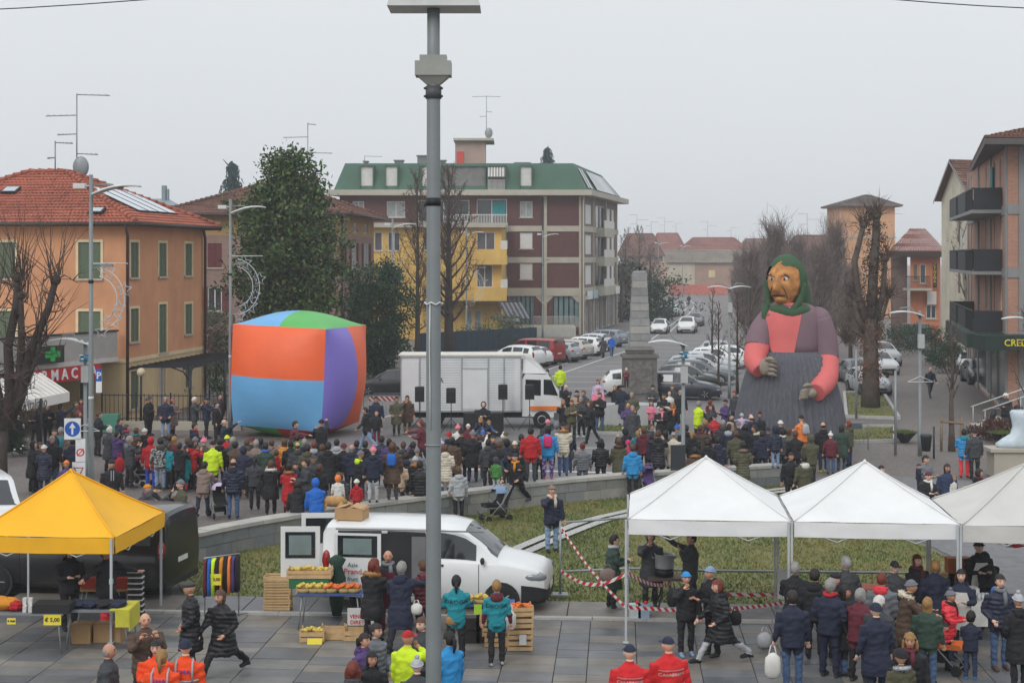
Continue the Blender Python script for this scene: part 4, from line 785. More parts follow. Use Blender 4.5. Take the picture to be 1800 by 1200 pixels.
mb = MB().tube([(-.5,-.12,1.2),(.42,-.12,1.1)],.05,6); P('cross_stake',mb,M('stake_wood',(132,116,96)),st)
bare_tree('young_tree',gx(1806,57),57.,6.0,'bare branches of a tree at the right edge above the boot',.1,.25,.3,16,5,3,1.3,(BK[1],BK[3]),None,.012)
pt = bare_tree('plane_tree',gx(1714,100),100.,11.5,'pale barked plane tree against the cream gable house',.28,.3,.22,18,6,4,1.5,(BK[2],BK[4]),None,.018,-.1)
for px,Y,h,lab in ((1100,200,11.5,'bare brownish tree behind the obelisk by the brick block'),(1124,215,12.5,'taller bare tree behind the obelisk'),(1143,190,9.5,'bare tree just right of the obelisk tip'),(1092,185,8,'low bare tree at the brick block corner')):
 bare_tree('bare_tree',gx(px,Y),float(Y),h,lab,.2,.12,.34,30,7,5,.8,(BK[1],BK[5]),'bare trees beyond the obelisk',.035)
leaf_tree('evergreen_bush',gx(1155,190),190.,'dark evergreen bush at the street edge behind obelisk',[(rnd.gauss(0,1.6),rnd.gauss(0,.8),rnd.uniform(.3,5)) for _ in range(60)],.4,CONL,[([(0,0,0),(0,0,3)],[.1,.03])],40,.5,cat='bush')
leaf_tree('evergreen_bush',gx(1108,188),188.,'tall dark evergreen at the brick block corner',[(rnd.gauss(0,1.5),rnd.gauss(0,.8),rnd.uniform(.3,7)) for _ in range(70)],.4,CONL,[([(0,0,0),(0,0,3)],[.1,.03])],40,.5,cat='bush')
for px,Y,h,rd,lab in ((1318,118,9.2,1.7,'nearest twiggy hornbeam in the street row'),(1362,128,11.6,2.3,'tallest twiggy hornbeam behind the puppet head'),(1335,150,9.5,2.2,'twiggy hornbeam behind the double lamp'),(1400,140,10.3,2.3,'twiggy hornbeam right behind the puppet shoulder'),(1300,185,8.5,2.4,'far twiggy hornbeam left in the row'),(1440,118,9.4,2.0,'twiggy hornbeam between puppet and ivy tree'),(1468,130,11.4,2.1,'twiggy hornbeam below the tower house'),(1425,165,9.2,2.6,'far twiggy hornbeam behind the puppet'),(1495,112,7.5,1.9,'low twiggy hornbeam left of the ivy tree')):
 fastigiate('hornbeam_tree',gx(px,Y),float(Y),h,lab,rd,620)
# old pollards
def pollard(name,Y,trunk,limbs,label,knuckles,r0,mats,ivy=False,n=26,L=(1.,3.2),spread=.35):
 w3 = lambda px,py,dy=0: Vector((gx(px,Y),Y + dy,H - (py - HY) * Y / F)); b = w3(*trunk[0]); t = E(name,(b.x,b.y,0),label,'tree'); tm = MB(); o = Vector((b.x,b.y,0))
 tm.tube([w3(*p) - o for p in trunk],[r0 * (1.15 if i == 0 else 1 - .12 * i) for i in range(len(trunk))],10); cm = MB()
 for pts,r1 in limbs:
  q = [w3(p[0],p[1],(p[2] if len(p) > 2 else 0)) - o for p in pts]; tm.tube(q,[r1 * (1 - .45 * i / (len(q) - 1)) for i in range(len(q))],8); tm.ell(q[-1],(r1 * .95,r1 * .95,r1 * .95),0,8,6)
  shoots(cm,q[-1],n,L[0],L[1],spread)
  for k in range(len(q) - 1):
   for _ in range(5):
    p = q[k].lerp(q[k + 1],rnd.random()); d = rdir(.9,Vector((0,0,.4))); m,e = twig(cm,p,d,rnd.uniform(.5,1.1),.035,0,.4)
    for _k in range(5): twig(cm,m.lerp(e,rnd.random()),rdir(.6,Vector((0,0,.6))),rnd.uniform(.4,1.0),.015,0,.3)
 for p in knuckles: q = w3(*p) - o; tm.ell(q,(.16,.16,.16),0,7,5); shoots(cm,q,n // 2,L[0] * .7,L[1] * .8,spread + .1)
 P('trunk',tm,mats[0],t); P('crown',cm,mats[1],t)
 if ivy:
  c = []
  for _ in range(120): k = rnd.random(); p = (w3(*trunk[0]).lerp(w3(*trunk[-1]),.35 + .65 * k) if rnd.random() < .5 else w3(limbs[1][0][0][0],limbs[1][0][0][1]).lerp(w3(*limbs[1][0][-1][:2]),k)) - o; a = rnd.random() * 6.28; c.append((p.x + math.cos(a) * .4,p.y + math.sin(a) * .4,p.z))
  g = np.random.default_rng(3); n_ = len(c) * 28; cc = np.repeat(np.array(c),28,0) + g.normal(0,.16,(n_,3)); a_ = g.normal(0,1,(n_,3)); a_ /= np.linalg.norm(a_,axis=1)[:,None]; b_ = np.cross(a_,g.normal(0,1,(n_,3))); b_ /= np.linalg.norm(b_,axis=1)[:,None]
  V = np.stack([cc,cc + a_ * .06 + b_ * .04,cc + a_ * .12,cc + a_ * .06 - b_ * .04],1).reshape(-1,3); me = bpy.data.meshes.new('ivy'); me.from_pydata(V.tolist(),[],np.arange(4 * n_).reshape(-1,4).tolist())
  for m_ in (M('ivy_green',(56,66,52),.7,.3),M('ivy_dead',(120,84,62),.9,.3),M('ivy_dark',(46,52,44),.7,.3)): me.materials.append(m_)
  me.polygons.foreach_set('material_index',(np.where(cc[:,2] < 4.6,g.integers(1,2,n_),g.integers(0,3,n_))).tolist()); link('ivy',me,t)
pollard('pollard_tree',50.,[(4,874),(5,800),(10,745)],[([(8,755),(18,690),(14,610),(28,540),(32,488)],.2),([(12,745),(36,700),(52,620),(84,545),(98,492)],.19),([(14,750),(34,670),(38,590),(36,520)],.17),([(6,740),(-10,660),(-16,560)],.18),([(36,700),(60,640),(72,600)],.1)],'big dark pollarded bare tree in front of the cafe awning',[],.17,(BK[0],BK[3]),False,22,(.9,3.4),.3)
pollard('ivy_pollard_tree',80.,[(1530,722),(1531,640),(1530,560)],[([(1528,575),(1508,520),(1502,460),(1518,395)],.24),([(1531,570),(1535,480),(1541,400),(1540,378)],.3),([(1535,570),(1552,520),(1556,455)],.22),([(1526,590),(1508,560),(1500,520)],.2),([(1528,600),(1500,580),(1488,600)],.12),([(1534,560),(1550,560),(1562,520)],.14)],'thick old pollarded tree wrapped in ivy right of the puppet',[],.46,(BK[1],BK[3]),True,70,(.6,1.6),.7)
# blue green garden fence
fn = E('garden_fence',(gx(835,126),126,0),'dark blue green boarded fence behind the parked cars','fence'); A,B = (gx(735,122),122.),(gx(945,133),133.); L = dn(A,B)[2]
bm_ = MB(); fbox(bm_,A,B,0,.3,-.02,.02,.02,1.75); me_ = None
for k in range(int(L / .33)):
 mb = MB(); fbox(mb,A,B,k * .33,k * .33 + .31,-.02,.02 + .01 * (k % 2),.02,1.75 + rnd.uniform(-.02,.02)); P('board',mb,M('fence_teal',(38,60,72),.7,.2,2),fn,True)
# iron railing fence in front of the orange house
rl = E('iron_fence',(gx(300,68),68,0),'dark iron railing fence in front of the orange house','fence'); A,B = (gx(178,70),70.),(gx(425,69.5),69.5); L = dn(A,B)[2]
mb = MB(); fbox(mb,A,B,0,L,-.15,.15,-.03,.35); P('plinth',mb,CONC,rl,True)
for k in range(int(L / 1.6) + 1): mb = MB(); fbox(mb,A,B,k * 1.6,k * 1.6 + .06,-.03,.03,.35,1.65); P('post',mb,IRON,rl,True)
for k in range(int(L / .2)): mb = MB(); u = k * .2; mb.tube([fp(A,B,u,0,.36),fp(A,B,u,0,1.6)],.014,4); P('bar',mb,IRON,rl,True)
mb = MB(); fbox(mb,A,B,0,L,-.015,.015,1.5,1.54); fbox(mb,A,B,0,L,-.015,.015,.45,.49); P('rail',mb,IRON,rl,True)
# ================================================================ vehicles
TYRE = M('tyre_rubber',(32,32,33),.85); RIM = M('alloy_rim',(150,152,155),.35,.1,5,metal=.6); PLASTIC = M('black_plastic',(36,37,39),.6); CARGLASS = M('car_glass',(34,40,44),.08,.3,1,spec=.9)
HEADL = M('headlamp_lens',(128,134,138),.12,.15,9,spec=.8); TAIL = M('tail_lamp_red',(150,22,24),.2,.1,8,spec=.7); PLATE = M('number_plate',(214,214,208),.5)
def paint(name,c): return M('paint_' + name,c,.32,.05,1.5,spec=.5,coat=.6)
WHT,SIL,BEI,REDP,NAVY,BLKP,GREY,BLUG,LGR = paint('white',(222,223,222)),paint('silver',(160,164,168)),paint('champagne',(178,172,162)),paint('red',(150,34,34)),paint('navy',(38,44,56)),paint('black',(24,25,27)),paint('grey',(84,88,94)),paint('bluegrey',(110,124,138)),paint('lightgrey',(190,193,196))
# stations: s from the nose, sill z, belt z, top z, half widths low / belt / top
HATCH = dict(L=4.0,W=1.7,fo=.78,wb=2.5,wr=.31,st=[(0,.34,.56,.58,.5,.56,.5),(.08,.26,.66,.69,.68,.72,.62),(.3,.2,.74,.79,.78,.81,.66),(.75,.18,.85,.91,.82,.84,.68),(1.12,.18,.92,.98,.83,.85,.7),(1.5,.18,.93,1.24,.84,.85,.62),(1.9,.18,.94,1.43,.84,.85,.56),(2.4,.18,.95,1.48,.84,.85,.58),(3.1,.18,.97,1.46,.84,.85,.57),(3.6,.2,.98,1.38,.83,.84,.55),(3.85,.26,.98,1.12,.8,.82,.6),(3.96,.32,.92,.95,.76,.78,.6),(4.0,.4,.8,.82,.7,.72,.58)],cowl=1.12,rf=1.9,rr=3.6,rb=3.85,win=[(1.55,2.32),(2.42,3.12),(3.2,3.55)])
WAGON = dict(HATCH,L=4.5,wb=2.68,fo=.85,W=1.76,wr=.32,st=[(s * 1.1 + (.1 if s > 3 else 0),a,b,t + .02,w1 * 1.03,w2 * 1.03,w3 * 1.05) for s,a,b,t,w1,w2,w3 in HATCH['st']],cowl=1.12 * 1.1,rf=1.9 * 1.1,rr=3.6 * 1.1 + .1,rb=3.85 * 1.1 + .1,win=[(1.72,2.5),(2.62,3.4),(3.5,3.98)])
SUV = dict(HATCH,L=4.4,W=1.82,fo=.85,wb=2.65,wr=.35,st=[(s * 1.1,a + .06,b + .12,t + .17,w1 * 1.07,w2 * 1.07,w3 * 1.15) for s,a,b,t,w1,w2,w3 in HATCH['st']],cowl=1.232,rf=2.09,rr=3.96,rb=4.235,win=[(1.75,2.52),(2.64,3.4),(3.5,3.9)])
MPV = dict(L=4.85,W=1.84,fo=.95,wb=2.9,wr=.33,st=[(0,.36,.7,.72,.66,.7,.62),(.05,.28,.84,.87,.78,.81,.7),(.22,.24,.95,.99,.86,.88,.74),(.7,.22,1.05,1.11,.89,.91,.78),(1.0,.22,1.1,1.17,.9,.92,.8),(1.45,.22,1.11,1.54,.9,.92,.78),(1.8,.22,1.12,1.78,.9,.92,.78),(2.2,.22,1.12,1.86,.9,.92,.8),(3.4,.22,1.12,1.88,.9,.92,.81),(4.5,.24,1.12,1.87,.9,.92,.81),(4.76,.28,1.12,1.84,.89,.91,.8),(4.83,.34,1.1,1.74,.88,.9,.79),(4.85,.42,1.04,1.6,.86,.88,.77)],cowl=1.0,rf=1.82,rr=4.76,rb=4.85,win=[(1.5,2.42),(2.6,3.42),(3.55,4.5)])
BVAN = dict(MPV,L=4.95,W=1.95,st=[(s * 1.02,a,b + .06,t + .1,w1 * 1.06,w2 * 1.06,w3 * 1.1) for s,a,b,t,w1,w2,w3 in MPV['st']],cowl=1.02,rf=1.86,rr=4.855,rb=4.947,win=[(1.55,2.5),(2.7,3.6),(3.7,4.6)])
def half_ring(st):
 s,zl,zb,ztp,wl,wb,wt = st; c = .03 if ztp - zb > .2 else .02
 return [(0,zl),(wl * .9,zl),(wl,zl + .1),(wb + .012,zl + (zb - zl) * .55),(wb,zb - .03),(wb - .02,zb),(wt + (.03 if ztp - zb > .2 else 0),ztp - .07 * min(1,(ztp - zb) / .3)),(wt * .86,ztp - .005),(wt * .45,ztp + c * .7),(0,ztp + c)]
def interp(sp,s):
 S_ = sp['st']
 for a,b in zip(S_,S_[1:]):
  if a[0] <= s <= b[0]: t = (s - a[0]) / (b[0] - a[0] + 1e-9); return tuple(x + (y - x) * t for x,y in zip(a,b))
 return S_[-1]
CARCACHE = {}
def car_parts(kind,sp):
 if kind in CARCACHE: return CARCACHE[kind]
 L = sp['L']; parts = []; body = MB(); rings = []
 S_ = []
 for a,b in zip(sp['st'],sp['st'][1:]): S_ += [a,tuple((x + y) / 2 for x,y in zip(a,b))]
 S_.append(sp['st'][-1])
 for st in S_:
  hr = half_ring(st); rings.append([Vector((x,st[0] - L / 2,z)) for x,z in hr] + [Vector((-x,st[0] - L / 2,z)) for x,z in reversed(hr[1:-1])])
 body.loft(rings,0,True); me = body.mesh('body',[WHT]); me.set_sharp_from_angle(angle=R(38)); parts.append(('body',me,True))
 g = lambda s,k,side=1: (lambda h: Vector((h[k][0] * side,s - L / 2,h[k][1])))(half_ring(interp(sp,s)))
 def strip(s0,s1,t0=.1,t1=.9,n=5):
  mb = MB(); ks = [(6,1),(7,1),(8,1),(9,1),(8,-1),(7,-1),(6,-1)]
  for i in range(n):
   for (k0,d0),(k1,d1) in zip(ks,ks[1:]):
    q = [g(s0 + (s1 - s0) * (t0 + (t1 - t0) * (i + a) / n),k,d) for a,(k,d) in ((0,(k0,d0)),(0,(k1,d1)),(1,(k1,d1)),(1,(k0,d0)))]
    for v in q: v.x *= .93; v.z += .012; v.y += (-.008 if s0 < L / 2 else .012)
    mb.add(q,[(3,2,1,0)] if s0 < L / 2 else [(3,2,1,0)],0,True)
  return mb
 parts.append(('windscreen',strip(sp['cowl'],sp['rf'],.08,.93).mesh('windscreen',[CARGLASS]),False))
 parts.append(('rear_window',strip(sp['rr'],sp['rb'],.06,.85 if kind not in ('MPV','BVAN') else .98,3).mesh('rear_window',[CARGLASS]),False))
 for s0,s1 in sp['win']:
  for side in (1,-1):
   mb = MB(); n = 4
   for i in range(n):
    a,b = s0 + (s1 - s0) * i / n,s0 + (s1 - s0) * (i + 1) / n; q = []
    for s,t in ((a,.1),(b,.1),(b,.9),(a,.9)):
     lo,hi = g(s,5,side),g(s,6,side); v = lo.lerp(hi,t); v.x += side * .008; q.append(v)
    mb.add(q,[(0,1,2,3) if side > 0 else (3,2,1,0)])
   parts.append(('side_window',mb.mesh('side_window',[CARGLASS]),False))
 for s0,s1 in sp['win'][:2]:       # door shut lines and handles
  for side in (1,-1):
   mb = MB()
   for s in (s0 - .06,s1 + .05): mb.tube([g(s,k,side) + Vector((side * .004,0,0)) for k in (2,3,4)],.007,4)
   q = g(s1 - .14,4,side); mb.box(q + Vector((side * .02,0,-.04)),(.03,.17,.035)); parts.append(('door_trim',mb.mesh('door_trim',[PLASTIC]),False))
 for s in (sp['fo'],sp['fo'] + sp['wb']):
  for side in (1,-1):
   W2 = max(q[5] for q in sp['st']) + .03; r = sp['wr']; y = s - L / 2; ar = MB(); n = 20
   ring = lambda rr,x: [Vector((x,y + rr * math.cos(2 * math.pi * j / n),r + rr * math.sin(2 * math.pi * j / n))) for j in range(n)]
   ar.loft([ring(r + .06,side * (W2 - .3)),ring(r + .06,side * (W2 - .004))],0,False); parts.append(('wheel_arch',ar.mesh('wheel_arch',[PLASTIC]),False))
   ty = MB(); ty.loft([ring(r * .7,side * (W2 - .2)),ring(r * .97,side * (W2 - .18)),ring(r,side * (W2 - .15)),ring(r,side * (W2 - .02)),ring(r * .95,side * (W2 + .01)),ring(r * .68,side * (W2 + .012))],0,True); rim = MB(); rim.loft([ring(r * .68,side * (W2 - .02)),ring(r * .66,side * (W2 + .004)),ring(r * .6,side * (W2 - .03)),ring(.05,side * (W2 - .03))],0,False)
   for k in range(5): a = k * 1.2566; d = Vector((0,math.cos(a),math.sin(a))); rim.tube([Vector((side * (W2 - .012),y,r)) + d * .03,Vector((side * (W2 - .008),y,r)) + d * r * .63],.035,4)
   parts.append(('wheel',ty.mesh('tyre',[TYRE]),('rim',rim.mesh('rim',[RIM]))))
 st = interp(sp,.16); zh = (st[1] + st[2]) / 2 + .1
 for side in (1,-1):
  w_ = interp(sp,.2)[5]; mb = MB(); big = kind in ('MPV','BVAN')
  if big: mb.ell((side * (w_ - .1),.3 - L / 2,zh + .14),(.15,.3,.12),0,12,8)
  else: mb.ell((side * (w_ - .14),.2 - L / 2,zh + .02),(.17,.2,.085),0,10,8)
  parts.append(('headlight',mb.mesh('headlight',[HEADL]),False))
  w_ = interp(sp,L - .08)[5]; zr = interp(sp,L - .1)[2]; mb = MB()
  if kind in ('MPV','BVAN','SUV'): mb.ell((side * (w_ - .03),L - .1 - L / 2,zr - .05),(.06,.1,.24),0,8,8)
  else: mb.ell((side * (w_ - .12),L - .1 - L / 2,zr - .08),(.15,.12,.1),0,8,8)
  parts.append(('tail_light',mb.mesh('tail_light',[TAIL]),False)); s = sp['cowl'] + .35; p = g(s,5,side); mb = MB().ell((p.x + side * .1,p.y,p.z + .06),(.1,.05,.075),0,8,6); parts.append(('mirror',mb.mesh('mirror',[PLASTIC]),False))
 if kind in ('MPV','BVAN'):
  mb = MB(); rg = []
  for s in (.0,.06,.25,.55): h = half_ring(interp(sp,s)); rg.append([Vector((x * 1.015 + .008,s - L / 2 - .015,z)) for x,z in (h[1],h[2],(h[3][0],min(h[3][1],.66)))])
  for q in (1,-1):
   for r0,r1 in zip(rg,rg[1:]): mb.add([Vector((v.x * q,v.y,v.z)) for v in (r0[0],r0[1],r0[2],r1[0],r1[1],r1[2])],[(0,1,4,3),(1,2,5,4)] if q < 0 else [(3,4,1,0),(4,5,2,1)])
  h = rg[0]; mb.add([(-v.x,v.y,v.z) for v in h] + [tuple(v) for v in h],[(0,3,4,1),(1,4,5,2)]); parts.append(('front_bumper',mb.mesh('front_bumper',[PLASTIC]),False))
 mb = MB(); f0 = interp(sp,.03); mb.bx(-f0[4] * .8,f0[4] * .8,-L / 2 - .012,-L / 2 + .2,.3,.43); parts.append(('grille',mb.mesh('grille',[PLASTIC]),False))
 for y,nm in ((-L / 2 - .02,'plate'),(L / 2 + .008,'plate')): mb = MB(); z = .47 if y < 0 else (.62 if kind not in ('MPV','BVAN') else .78); mb.bx(-.26,.26,y - .006,y + .006,z,z + .11); parts.append((nm,mb.mesh(nm,[PLATE]),False))
 mb = MB().bx(-sp['W'] / 2 * .93,sp['W'] / 2 * .93,L / 2 - .2,L / 2 + .004,.3,.42); parts.append(('rear_bumper',mb.mesh('rear_bumper',[PLASTIC]),False)); CARCACHE[kind] = parts; return parts
SPECS = dict(HATCH=HATCH,WAGON=WAGON,SUV=SUV,MPV=MPV,BVAN=BVAN)
def car(kind,x,y,head,mat,label,group='parked cars',name='parked_car',cat='car',scale=1.):
 o = E(name,(x,y,-.02),label,cat,group,R(head)); o.scale = (scale,) * 3
 for nm,me,ex in car_parts(kind,SPECS[kind]):
  c = link(nm,me,o)
  if ex is True: c.material_slots[0].link = 'OBJECT'; c.material_slots[0].material = mat
  elif ex: link(ex[0],ex[1],c)
 return o
LEFTROW = 'cars parked in a row before the brick block'
for px,by,kd,mt,lab in ((903,648,'SUV',WHT,'white car with dark roof rails directly behind the box truck'),(922,645,'HATCH',WHT,'white hatchback between truck roof and red car'),(934,640,'MPV',REDP,'red family car in the left parking row'),(976,636,'HATCH',SIL,'silver hatchback right of the red car'),(992,631,'WAGON',BEI,'champagne coloured car in the left parking row'),(1018,625,'WAGON',WHT,'white estate car right of the champagne car'),(1036,617,'HATCH',LGR,'pale grey hatchback near the two strollers walking away'),(1058,609,'WAGON',BLUG,'blue grey car farthest in the left parking row')):
 x,y = gp(px,by); car(kd,x,y + 1,-122,mt,lab,LEFTROW)
RIGHTROW = 'cars parked in a row beside the obelisk'
for px,by,kd,mt,lab,hd in ((1128,695,'WAGON',WHT,'white estate car half hidden behind the obelisk base',92),(1196,700,'WAGON',NAVY,'dark navy car with shiny alloy wheel right of the obelisk',80),(1212,684,'HATCH',BLKP,'black car behind the navy car',78),(1226,674,'WAGON',GREY,'grey car third from the obelisk',78),(1232,664,'WAGON',SIL,'silver estate car behind the grey car',78),(1246,655,'HATCH',LGR,'pale grey car behind the silver estate',78),(1262,646,'HATCH',WHT,'white car behind the thin bare trees',78),(1290,642,'WAGON',WHT,'white car farthest right in the obelisk row',78),(1275,632,'HATCH',SIL,'silver car at the back of the obelisk row',78)):
 x,y = gp(px,by); car(kd,x,y,hd,mt,lab,RIGHTROW)
for px,by,kd,mt,lab,hd in ((1160,585,'HATCH',WHT,'white hatchback with lit headlamps driving towards the square',-11),(1208,584,'SUV',WHT,'white high car driving beside the white hatchback',-11),(1223,572,'HATCH',GREY,'dark car following the white high car',-11),(1099,561,'HATCH',BLKP,'black car parked at the brick block corner',20),(1154,558,'SUV',GREY,'grey high car parked far up the street',90),(1170,557,'WAGON',SIL,'silver estate car parked far up the street',150),(1186,555,'WAGON',LGR,'pale car parked farthest up the street',160),
                               (1527,690,'HATCH',SIL,'silver car parked behind the ivy tree trunk',4),(1507,672,'HATCH',GREY,'grey car half hidden left of the ivy tree',4),(1546,655,'HATCH',LGR,'pale car second behind the ivy tree',4),(1550,640,'SUV',SIL,'silver car third behind the ivy tree',4),
                               (1721,672,'HATCH',BLKP,'black hatchback parked below the bank sign',-6),(1702,655,'HATCH',WHT,'white hatchback behind the black hatchback',-8),(1689,632,'WAGON',WHT,'white car with raised tailgate behind the white hatchback',172),
                               (684,693,'HATCH',BLKP,'black car half hidden behind the box truck',-84)):
 x,y = gp(px,by); c = car(kd,x,y,hd,mt,lab,'cars on the streets','street_car' if by < 600 else 'parked_car')
 if 'tailgate' in lab: mb = MB().box((0,2.3,1.75),(1.4,1.0,.05),0,M4=Matrix.Rotation(R(18),3,'X')); P('tailgate',mb,WHT,c)
bv = car('BVAN',-10.15,36.15,-101,BLKP,'black van with rear window parked behind the yellow gazebo',None,'black_van','van',1.03)
# ambulance mostly outside the frame
am = car('MPV',gx(-42,41.5),41.5,30,WHT,'white ambulance with orange stripe at the left edge',None,'ambulance','ambulance',1.05)
mb = MB().box((.935,-.4,.98),(.02,3.6,.2)); mb.box((-.935,-.4,.98),(.02,3.6,.2)); P('orange_stripe',mb,M('stripe_orange',(232,92,30),.5),am)
# ---------------------------------------------------------------- white market van, open at the side and rear
wv = car('MPV',-1.62,34.62,83,WHT,'white delivery van with open rear and side doors behind fruit stall',None,'white_van','van',1.03)
for ch in list(wv.children):
 if ch.name.startswith('side_window') and ch.data.vertices[0].co.x < 0: pass
mb = MB().box((-.945,.62,1.1),(.02,.98,1.2)); P('sliding_door_opening',mb,M('van_interior',(44,44,46),.9,.3,2),wv)
mb = MB().box((-.958,.3,1.15),(.012,.3,1.0)); P('bulkhead',mb,M('bulkhead_grey',(112,112,114),.7),wv)
mb = MB().box((-.975,1.62,1.02),(.05,1.02,1.35)); sdp = P('sliding_door',mb,WHT,wv); mb = MB().box((-1.004,1.62,1.42),(.01,.86,.46)); P('pane',mb,CARGLASS,sdp); mb = MB().box((-1.012,1.62,1.42),(.006,.62,.34)); P('tinted_pane',mb,M('pale_tint',(120,136,134),.15,.15,2),sdp)
mb = MB().box((-.972,.5,1.78),(.03,3.2,.03)); P('door_rail',mb,M('rail_grey',(120,120,122),.5),wv)
for s,rz,lab in ((-1,98,'near'),(1,-80,'far')):
 hinge = Vector((s * .86,2.47,0)); Q = Matrix.Rotation(R(rz),3,'Z'); mb = MB().box(hinge + Q @ Vector((-s * .42,.03,1.08)),(.84,.06,1.46),0,R(rz)); rd = P('rear_door',mb,WHT,wv)
 mb = MB().box(hinge + Q @ Vector((-s * .42,.065,1.42)),(.64,.02,.56),0,R(rz)); mb.box(hinge + Q @ Vector((-s * .42,-.005,1.42)),(.64,.02,.56),0,R(rz)); P('pane',mb,CARGLASS,rd); mb = MB().box(hinge + Q @ Vector((-s * .42,.08,1.42)),(.48,.012,.42),0,R(rz)); P('tinted_pane',mb,M('pale_tint',(120,136,134)),rd)
 mb = MB().box(hinge + Q @ Vector((-s * .42,.066,.78)),(.52,.02,.2),0,R(rz)); P('handle_panel',mb,PLASTIC,rd)
# print on the van side
AZ = M('print_red',(190,40,44),.6); AK = M('print_grey',(70,70,72),.8)
for s,z,sz,m_ in (('Azie',1.02,.13,AK),('Prand',.88,.17,AZ),('frutt',.72,.13,AK)): o = lettering(s,sz,m_,sdp,(-1.008,1.72,z),(R(90),0,R(-90)),.002)
mb = MB().tube([(.5,-.9,1.7),(.52,-.75,1.98)],.012,4); P('aerial',mb,PLASTIC,wv)
bx = MB(); bx.bx(-.32,.32,-.26,.26,0,.26); bo = tag(link('cardboard_box',bx.mesh('cardboard_box',M('cardboard',(172,138,98),.85,.1,4)),None,(gx(619,34.6),34.55,1.935)),'open cardboard box on the roof of the white van','box'); bo.rotation_euler = (0,0,R(-12))
for s in (-1,1): mb = MB().box((s * .2,0,.275),(.3,.5,.012),0,M4=Matrix.Rotation(R(s * 14),3,'Y')); P('flap',mb,M('cardboard_flap',(186,152,112),.85,.1,4),bo)
# ---------------------------------------------------------------- box truck
tk = E('box_truck',(gx(838,71.2),71.2,-.02),'white crew cab box truck with ribbed cargo body parked behind the speakers','truck'); TW = M('truck_white',(214,216,216),.45,.06,1.2)
mb = MB().bx(-3.45,2.05,-1.1,1.1,.78,3.3); cg = P('cargo_body',mb,TW,tk)
mb = MB()
for k in range(21): mb.bx(-2.55,1.75,-1.115,-1.1,.82 + k * .115,.82 + k * .115 + .02)
P('rib',mb,M('truck_rib',(182,186,188),.5),cg)['kind'] = 'stuff'
mb = MB().bx(-3.4,-2.62,-1.13,-1.102,.84,3.05); P('side_door',mb,TW,cg); mb = MB().bx(-.62,.5,-1.132,-1.102,.9,2.7); P('door',mb,TW,cg)
mb = MB()
for x in (-3.45,-2.6,-.68,.53,1.25,2.02): mb.bx(x,x + .05,-1.145,-1.11,.8,3.28)
mb.bx(-3.45,2.07,-1.14,-1.105,3.24,3.32); mb.bx(-3.45,2.07,-1.14,-1.105,.76,.84); mb.bx(-.64,.52,-1.14,-1.134,2.7,2.74); P('trim',mb,M('truck_trim',(162,166,168),.45,metal=.3),cg)
mb = MB().bx(-3.55,2.15,-1.15,1.15,3.32,3.37); P('roof_edge',mb,M('roof_cream',(212,208,196),.6),cg)
lettering('-1.A',.3,AK,cg,(-1.75,-1.14,2.2),(R(90),0,0),.004)
pr = [(2.1,.55),(2.1,2.25),(2.25,2.5),(3.3,2.45),(3.75,1.75),(3.9,1.55),(4.0,1.0),(4.0,.5)]; mb = MB(); n = len(pr)
mb.add([(x,-1.0,z) for x,z in pr] + [(x,1.0,z) for x,z in pr],[tuple(range(n)),tuple(reversed(range(n,2 * n)))] + [((i + 1) % n,i,n + i,n + (i + 1) % n) for i in range(n)]); cb_ = P('cab',mb,WHT,tk)
for a,b in ((2.25,2.95),(3.08,3.62)): mb = MB().add([(a,-1.012,1.55),(b + (.12 if b > 3 else 0),-1.012,1.5),(b - (.18 if b > 3 else 0),-1.012,2.22),(a,-1.012,2.24)],[(0,1,2,3)]); P('side_window',mb,CARGLASS,cb_)
mb = MB().quad((3.36,-.9,2.42),(3.78,-.9,1.78),(3.78,.9,1.78),(3.36,.9,2.42)); o = P('windscreen',mb,CARGLASS,cb_); o.location.x += .015
mb = MB().add([(2.12,-.95,2.52),(3.2,-.95,2.5),(2.9,-.9,2.85),(2.4,-.85,3.15),(2.15,-.8,3.25),(2.12,.95,2.52),(3.2,.95,2.5),(2.9,.9,2.85),(2.4,.85,3.15),(2.15,.8,3.25)],[(0,1,2,3,4),(9,8,7,6,5),(1,6,7,2),(2,7,8,3),(3,8,9,4),(4,9,5,0)]); P('wind_deflector',mb,WHT,cb_)
mb = MB().bx(3.55,4.08,-1.02,1.02,.38,.72); P('bumper',mb,M('bumper_grey',(84,86,88),.6),cb_); mb = MB().bx(3.86,4.03,-.98,-.7,.78,.95); P('headlight',mb,HEADL,cb_); mb = MB().box((3.85,-1.2,1.6),(.12,.2,.32)); P('mirror',mb,PLASTIC,cb_)
mb = MB().bx(-3.3,3.4,-.5,.5,.45,.76); P('chassis',mb,PLASTIC,tk)
for x in (-1.9,3.0):
 for s in (-1,1):
  mb = MB(); ring = lambda rr,y: [Vector((x + rr * math.cos(.314 * j),y,.4 + rr * math.sin(.314 * j))) for j in range(20)]; mb.loft([ring(.28,s * .75),ring(.4,s * .77),ring(.4,s * 1.0),ring(.26,s * 1.03)],0); o = P('wheel',mb,TYRE,tk); mb = MB().loft([ring(.25,s * .98),ring(.2,s * 1.04),ring(.05,s * 1.0)],0); P('rim',mb,RIM,o)
ot = MB(); ot.box((3.2,-1.06,.93),(1.5,.04,.18)); P('orange_cloth',ot,M('cloth_orange',(232,128,60),.8),tk)
